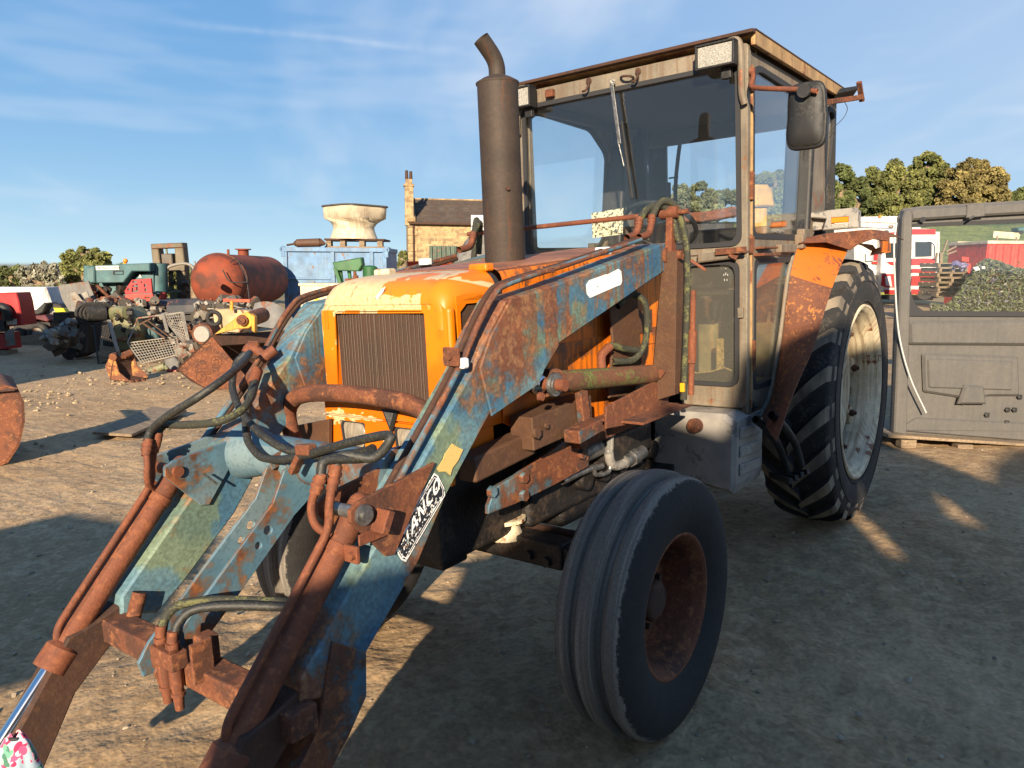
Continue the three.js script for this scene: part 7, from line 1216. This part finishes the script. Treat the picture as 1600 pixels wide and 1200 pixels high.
{
  const o = spot('scrap_mound', 'mound of brambles and scrap seen through the panel window', 'scrap mound', 1550, 486, 17), { g, L, s } = o;
  const r = rng(55), pos = [], col = [], idx = [];
  for (let i = 0; i < 26000; i++) {
    const a = r(), px = 1455 + 220 * a, top = 470 - 58 * sstep(1470, 1545, px) - 8 * Math.sin(px * 0.05), py = lerp(500, top, Math.pow(r(), 0.7)), p = o.A(px, py, 16.6 + 1.5 * r() + 1.2 * (500 - py) / 80), sz = 0.018 + 0.03 * r();
    const A = V(r() - 0.5, r() - 0.5, r() - 0.5).normalize(), B = new THREE.Vector3().crossVectors(A, V(r() - 0.5, r() - 0.5, r() - 0.5)).normalize(), base = pos.length / 3;
    for (const [x, y] of [[-1.4, 0], [0, -0.4], [1.4, 0], [0, 0.4]]) pos.push(p.x + (A.x * x + B.x * y) * sz, p.y + (A.y * x + B.y * y) * sz, p.z + (A.z * x + B.z * y) * sz);
    const k = 0.5 + r(), c = r() < 0.75 ? [0.10 * k, 0.115 * k, 0.05 * k] : r() < 0.6 ? [0.2 * k, 0.19 * k, 0.14 * k] : [0.1 * k, 0.09 * k, 0.13 * k];
    for (let w = 0; w < 4; w++) col.push(...c); idx.push(base, base + 1, base + 2, base, base + 2, base + 3);
  }
  const geo = new THREE.BufferGeometry(); geo.setAttribute('position', new THREE.Float32BufferAttribute(pos, 3)); geo.setAttribute('color', new THREE.Float32BufferAttribute(col, 3)); geo.setIndex(idx); geo.computeVertexNormals();
  const m = new THREE.Mesh(geo, leafMat); m.name = 'brambles'; g.add(m);
  part(g, 'earth', groundLike(), [ball(L(1590, 500, -1.4), 1, 1.2, 0.7, 0.9, 24, 12)]);
  part(g, 'lavender_patch', paint(104, 96, 130, 0.0), lumpy(61, L(1548, 415).x, L(0, 417).y, -1.2, 24 * s, 12 * s, 0.3, 14, 0.05, 0.12));
  part(g, 'white_scrap', whiteP, [slab([L(1520, 419, -0.7), L(1528, 417, -0.7), L(1531, 422, -0.6), L(1524, 424, -0.6)], 0.02, FR), box(L(1578, 418).x, L(0, 418).y, -1, 5 * s, 5 * s, 0.1, 0.01)]);
}
function groundLike() { return (groundLike.m ??= mat('dug earth', (u, v) => mul([120, 100, 72], 0.7 + 0.6 * at(N.fine, u, v)), { tile: 1, size: 256, bumpScale: 0.02 })); }
{
  const o = spot('cream_board', 'cream notice board standing on the grass bank', 'board', 1572, 380, 26), { g, L, P } = o;
  part(g, 'board', paint(196, 186, 150, 0), [slab(P([[1553, 361], [1595, 364], [1592, 374], [1552, 371]]), 0.04, BK)]);
  part(g, 'leg', M.wood, [cyl(L(1558, 390), L(1558, 368), 0.03), cyl(L(1588, 390), L(1588, 370), 0.03)]);
}
{
  const o = spot('teal_garden_machine', 'small teal machine on the grass bank at the right edge', 'machine', 1597, 366, 26), { g, L, P, s } = o;
  part(g, 'body', teal, [slab(P([[1591, 356], [1606, 354], [1610, 360], [1600, 364], [1592, 361]]), 0.4, BK, { bevel: 0.02 })]);
  part(g, 'wheel', M.rubber, [cyl(L(1596, 363, 0.1), L(1596, 363, -0.1), 3 * s, 3 * s, 14), cyl(L(1606, 364, 0.1), L(1606, 364, -0.1), 3 * s, 3 * s, 14)]);
}
{
  const o = spot('timber_rails', 'loose timber rails leaning at the foot of the grass bank', 'timber', 1485, 420, 22), { g, L } = o;
  for (const [a, b, c, d] of [[1478, 393, 1494, 385], [1478, 398, 1494, 392], [1468, 408, 1480, 375], [1462, 412, 1464, 395]]) part(g, 'rail', M.wood, [beam(L(a, b, 0), L(c, d, 0), 0.06, 0.04)]);
  part(g, 'post', M.wood, [beam(L(1470, 425, 0), L(1470, 395, 0), 0.08, 0.08)]);
}
// orange excavator arm and yellow bucket seen through the cab
{
  const o = spot('yellow_loader_bucket', 'yellow painted bucket standing behind the tractor, seen through the door window', 'bucket', 1194, 330, 14), { g, L, P } = o;
  const yb = paint(196, 150, 40, 0.12);
  part(g, 'shell', yb, [slab(P([[1177, 288], [1200, 288], [1207, 296], [1211, 322], [1177, 323]]), 0.35, BK, { bevel: 0.03 })]);
  part(g, 'arm', yb, [slab(P([[1160, 323], [1200, 322], [1196, 440], [1176, 440]], -0.1), 0.25, BK, { bevel: 0.03 })]);
  part(g, 'base', M.grime, [box2(L(1150, 0).x, L(1215, 0).x, o.gy, L(0, 430).y, -1.0, 0.2, 0.05)]);
}
{
  const o = spot('rusty_tip_trailer', 'rust orange tipping trailer body seen low through the windscreen', 'trailer', 1100, 350, 12), { g, L, P } = o;
  part(g, 'side', M.rust, [slab(P([[1060, 333], [1105, 330], [1150, 322], [1152, 338], [1100, 346], [1060, 348]]), 1.2, BK, { bevel: 0.02 })]);
  part(g, 'chassis', M.grime, [box2(L(1062, 0).x, L(1150, 0).x, L(0, 470).y, L(0, 348).y, -1.1, -0.1, 0.02)]);
  part(g, 'wheel', M.rubber, [cyl(L(1080, 470, 0.0), L(1080, 470, -0.3), 0.4, 0.4, 24)]);
}
// ---- grey vehicle rear panel leaning upright on a pallet at the right
{
  const D = depthOfGround(1500, 692), o = spot('grey_cab_rear_panel', 'dark grey vehicle cab rear wall with big window standing on a pallet', 'vehicle panel', 1400, 676, D), { g, L, P, s } = o;
  const gp = mat('satin grey panel paint', (u, v) => mul(mix([84, 82, 79], [98, 94, 88], at(N.big, u, v) * 0.5 + at(N.vert, u, v) * 0.5), 0.96 + 0.08 * at(N.fine, u, v)), { tile: 1.2, rough: 0.5, bump: 'soft', bumpScale: 0.0004 });
  const X1 = 1830;
  const win = P([[1421, 354], [1800, 338], [1800, 490], [1440, 487], [1427, 476], [1420, 455]], 0);
  const body = part(g, 'panel', gp, [slab(P([[1404, 340], [1412, 326], [1440, 322], [X1, 300], [X1, 705], [1392, 676]], 0), 0.03, BK, { bevel: 0.004, holes: [win] })]);
  part(body, 'side_frame', gp, [slab(P([[1404, 342], [1408, 330], [1416, 327], [1420, 334], [1411, 678], [1391, 674]], 0.0), 0.07, FR, { bevel: 0.012 })]);
  part(body, 'header_rail', gp, [slab(P([[1416, 330], [1428, 325], [1520, 320], [X1, 301], [X1, 322], [1530, 338], [1420, 345]], 0), 0.06, FR, { bevel: 0.018 }), slab(P([[1509, 320], [1536, 318], [1537, 338], [1508, 341]], 0.05), 0.02, FR, { bevel: 0.006 })]);
  part(body, 'round_hole', M.dark, [cyl(L(1442, 343, 0.055), L(1442, 343, 0.066), 4 * s, 4 * s, 18)]);
  part(body, 'rivet_stud', M.steel, [cyl(L(1521, 338, 0.06), L(1516, 341, 0.13), 2.2 * s, 1.6 * s, 10)]);
  part(body, 'window_border', M.seal, [slab(P([[1414, 350], [1806, 332], [1806, 496], [1414, 494]], 0.004), 0.014, FR, { holes: [P([[1421, 355], [1800, 339], [1800, 489], [1441, 486], [1428, 476], [1421, 455]], 0.004)], bevel: 0.003 })]);
  part(g, 'window', M.glass, [slab(P([[1421, 354], [1800, 338], [1800, 490], [1420, 487]], -0.012), 0.005, BK)]);
  const press = (pts, z, t, b) => slab(P(pts, z), t, FR, { bevel: b, round: 0.03 });
  part(body, 'pressed_rib', gp, [press([[1417, 502], [X1, 496], [X1, 540], [1418, 538]], -0.002, 0.035, 0.022)]);
  part(body, 'pressed_recess', gp, [press([[1438, 551], [1588, 556], [1590, 618], [1540, 618], [1528, 622], [1500, 634], [1494, 620], [1440, 612]], -0.002, 0.03, 0.02), press([[1446, 559], [1580, 563], [1580, 610], [1448, 606]], 0.022, 0.02, 0.014)]);
  part(body, 'cable_spout', gp, [slab(P([[1502, 600], [1532, 602], [1536, 630], [1492, 630]], 0.02), 0.06, FR, { bevel: 0.02 })]);
  part(body, 'sill_rail', gp, [press([[1430, 652], [X1, 672], [X1, 706], [1400, 672]], -0.001, 0.03, 0.01)]);
  for (const [a, b] of [[1592, 620], [1573, 640], [1541, 648], [1572, 660], [1584, 640]]) part(body, 'clip_bolt', M.plastic, [box(L(a, b).x, L(a, b).y, 0.012, 6 * s, 7 * s, 0.02, 0.003), cyl(L(a, b, 0.02), L(a, b, 0.035), 1.8 * s, 1.8 * s, 8)]);
  part(body, 'hanging_cable', plain('pale cable', 0.5, 0.49, 0.46, 0.5), [tube([L(1401, 348, 0.09), L(1397, 380, 0.1), L(1398, 430, 0.1), L(1402, 500, 0.1), L(1409, 545, 0.11), L(1424, 595, 0.11), L(1447, 645, 0.1)], 1.35 * s, 60, 7)]);
  const t = spot('wooden_pallet', 'long wooden pallet under the dark grey cab wall', 'pallet', 1500, 692, D), tl = t.L;
  part(t.g, 'deck_board', M.wood, [slab([tl(1388, 679, 0.12), tl(1830, 708, 0.12), tl(1830, 712, 0.12), tl(1388, 684, 0.12)], 0.8, BK, { bevel: 0.003 })]);
  for (const [a, b] of [[1412, 691], [1500, 698], [1590, 704]]) part(t.g, 'block', M.wood, [box(tl(a, 0).x, tl(0, b).y, 0.04, 24 * t.s, 13 * t.s, 0.1, 0.006)]);
}
// ---- floral cloth bag at the lower left corner
{
  const o = spot('floral_cloth_bag', 'crumpled floral cotton bag with pink roses at the bottom left corner', 'bag', 30, 1250, 1.72), { g, L, s } = o;
  const cv = document.createElement('canvas'); cv.width = cv.height = 512; const c = cv.getContext('2d'), r = rng(77); c.fillStyle = '#8fa0aa'; c.fillRect(0, 0, 512, 512);
  for (let i = 0; i < 120; i++) { const x = r() * 512, y = r() * 512, q = 18 + 26 * r(), k = r(); const cs = k < 0.4 ? ['#b8244a', '#d8476a', '#e9a9b0'] : k < 0.7 ? ['#5f8f7a', '#8fb49c', '#3f6a58'] : ['#c9c2b8', '#cfa3aa', '#a9bcc4']; for (let n = 0; n < 7; n++) { c.fillStyle = cs[Math.floor(r() * 3)]; c.beginPath(); c.ellipse(x + (r() - 0.5) * q, y + (r() - 0.5) * q, q * 0.45, q * 0.28, r() * 6, 0, 7); c.fill(); } }
  const t = new THREE.CanvasTexture(cv); t.colorSpace = THREE.SRGBColorSpace; t.wrapS = t.wrapT = THREE.RepeatWrapping; t.repeat.set(3.4, 3.4);
  const m = new THREE.MeshStandardMaterial({ map: t, roughness: 0.9, side: THREE.DoubleSide, name: 'floral cotton' });
  const rows_ = []; for (let i = 0; i <= 18; i++) { const f = i / 18, w = (8 + 48 * Math.pow(f, 0.62)) * s, y = L(0, 1147 + 130 * f).y, cx = L(36 - 10 * f, 0).x, row = []; for (let j = 0; j <= 40; j++) { const a = j / 40 * 2 * Math.PI, k = 1 + (0.10 * Math.sin(a * 5 + f * 4) + 0.06 * Math.sin(a * 9 - f * 7)) * (0.4 + f); row.push(V(cx + w * k * Math.cos(a), y + 0.006 * Math.sin(a * 3), w * 0.7 * k * Math.sin(a))); } rows_.push(row); }
  part(g, 'cloth', m, [sheet(rows_, 0.002)]);
  part(g, 'drawstring', M.seal, [new THREE.TorusGeometry(9 * s, 0.004, 6, 20).rotateX(1.3).translate(L(36, 0).x, L(0, 1152).y, 0)]);
}
// ---- outside the frame, behind and beside the viewer: unseen blockers added to throw the long shades over the yard
{
  const own = (g) => { g.quaternion.setFromRotationMatrix(T2W); return g; }, P9 = (pts) => pts.map(([x, y]) => V(x, y, 9.0));
  const g = own(thing('added_shade_panel', 'added unseen rusty panel behind the viewer, ragged top and slots cut to shape the shade', 'steel sheets', V(0, 0, 0)));
  part(g, 'sheet', M.rust, [slab(P9([[3.075, -0.4], [3.075, 2.93], [3.5, 3.08], [4.2, 3.55], [4.32, 3.9], [4.66, 3.84], [4.78, 4.3], [5.16, 4.55], [5.6, 4.8], [6.08, 4.95], [6.55, 4.8], [6.81, 4.55], [7.12, 4.19], [7.4, 4.42], [7.86, 4.68], [9.8, 4.95], [9.8, -0.4]]), 0.04, V(0, 0, 1), { holes: [P9([[5.76, 3.44], [5.88, 3.44], [5.88, 3.86], [5.78, 3.92]]), P9([[6.46, 3.76], [6.62, 3.76], [6.60, 4.02]])] })]);  // added blocker: ragged top and slots follow the shade edge and light slits
  for (const x of [3.4, 5.0, 7.0, 9.0]) part(g, 'prop', M.rust, [beam(V(x, 2.6, 9.05), V(x, -0.3, 10.6), 0.1, 0.1)]);
  const h = own(thing('added_shade_slab', 'added unseen rusty slab on a post behind the viewer, outlined to shape the ground shade', 'bucket', V(0, 0, 0)));
  part(h, 'shade_slab_body', M.rust, [slab(P9([[-4.2, 2.0], [1.01, 2.06], [1.39, 2.21], [1.47, 2.34], [1.08, 2.70], [-0.5, 2.60], [-0.83, 2.40], [-4.2, 2.34]]), 0.35, V(0, 0, 1), { bevel: 0.01 })]);  // added blocker, its outline set by the shaded band on the ground
  part(h, 'post', M.rust, [beam(V(-4.0, 2.1, 9.2), V(-4.0, -0.4, 9.2), 0.2, 0.2)]);
  const k = own(thing('added_shade_box', 'added unseen box on wheels outside the left of the view, there to cast shade', 'lorry', V(0, 0, 0)));
  part(k, 'shade_box_body', M.wood, [box2(-16, -10.0, 0.5, 3.2, 3.2, 5.7, 0.02)]);  // added box, put here to shade the left of the yard
  for (const x of [-14.5, -11.2]) part(k, 'wheel', M.rubber, [cyl(V(x, 0.1, 3.3), V(x, 0.1, 5.6), 0.5, 0.5, 24)]);
}
scene.traverse((o) => { if (o.isMesh) { o.castShadow = true; o.receiveShadow = true; } });
renderer.render(scene, camera);
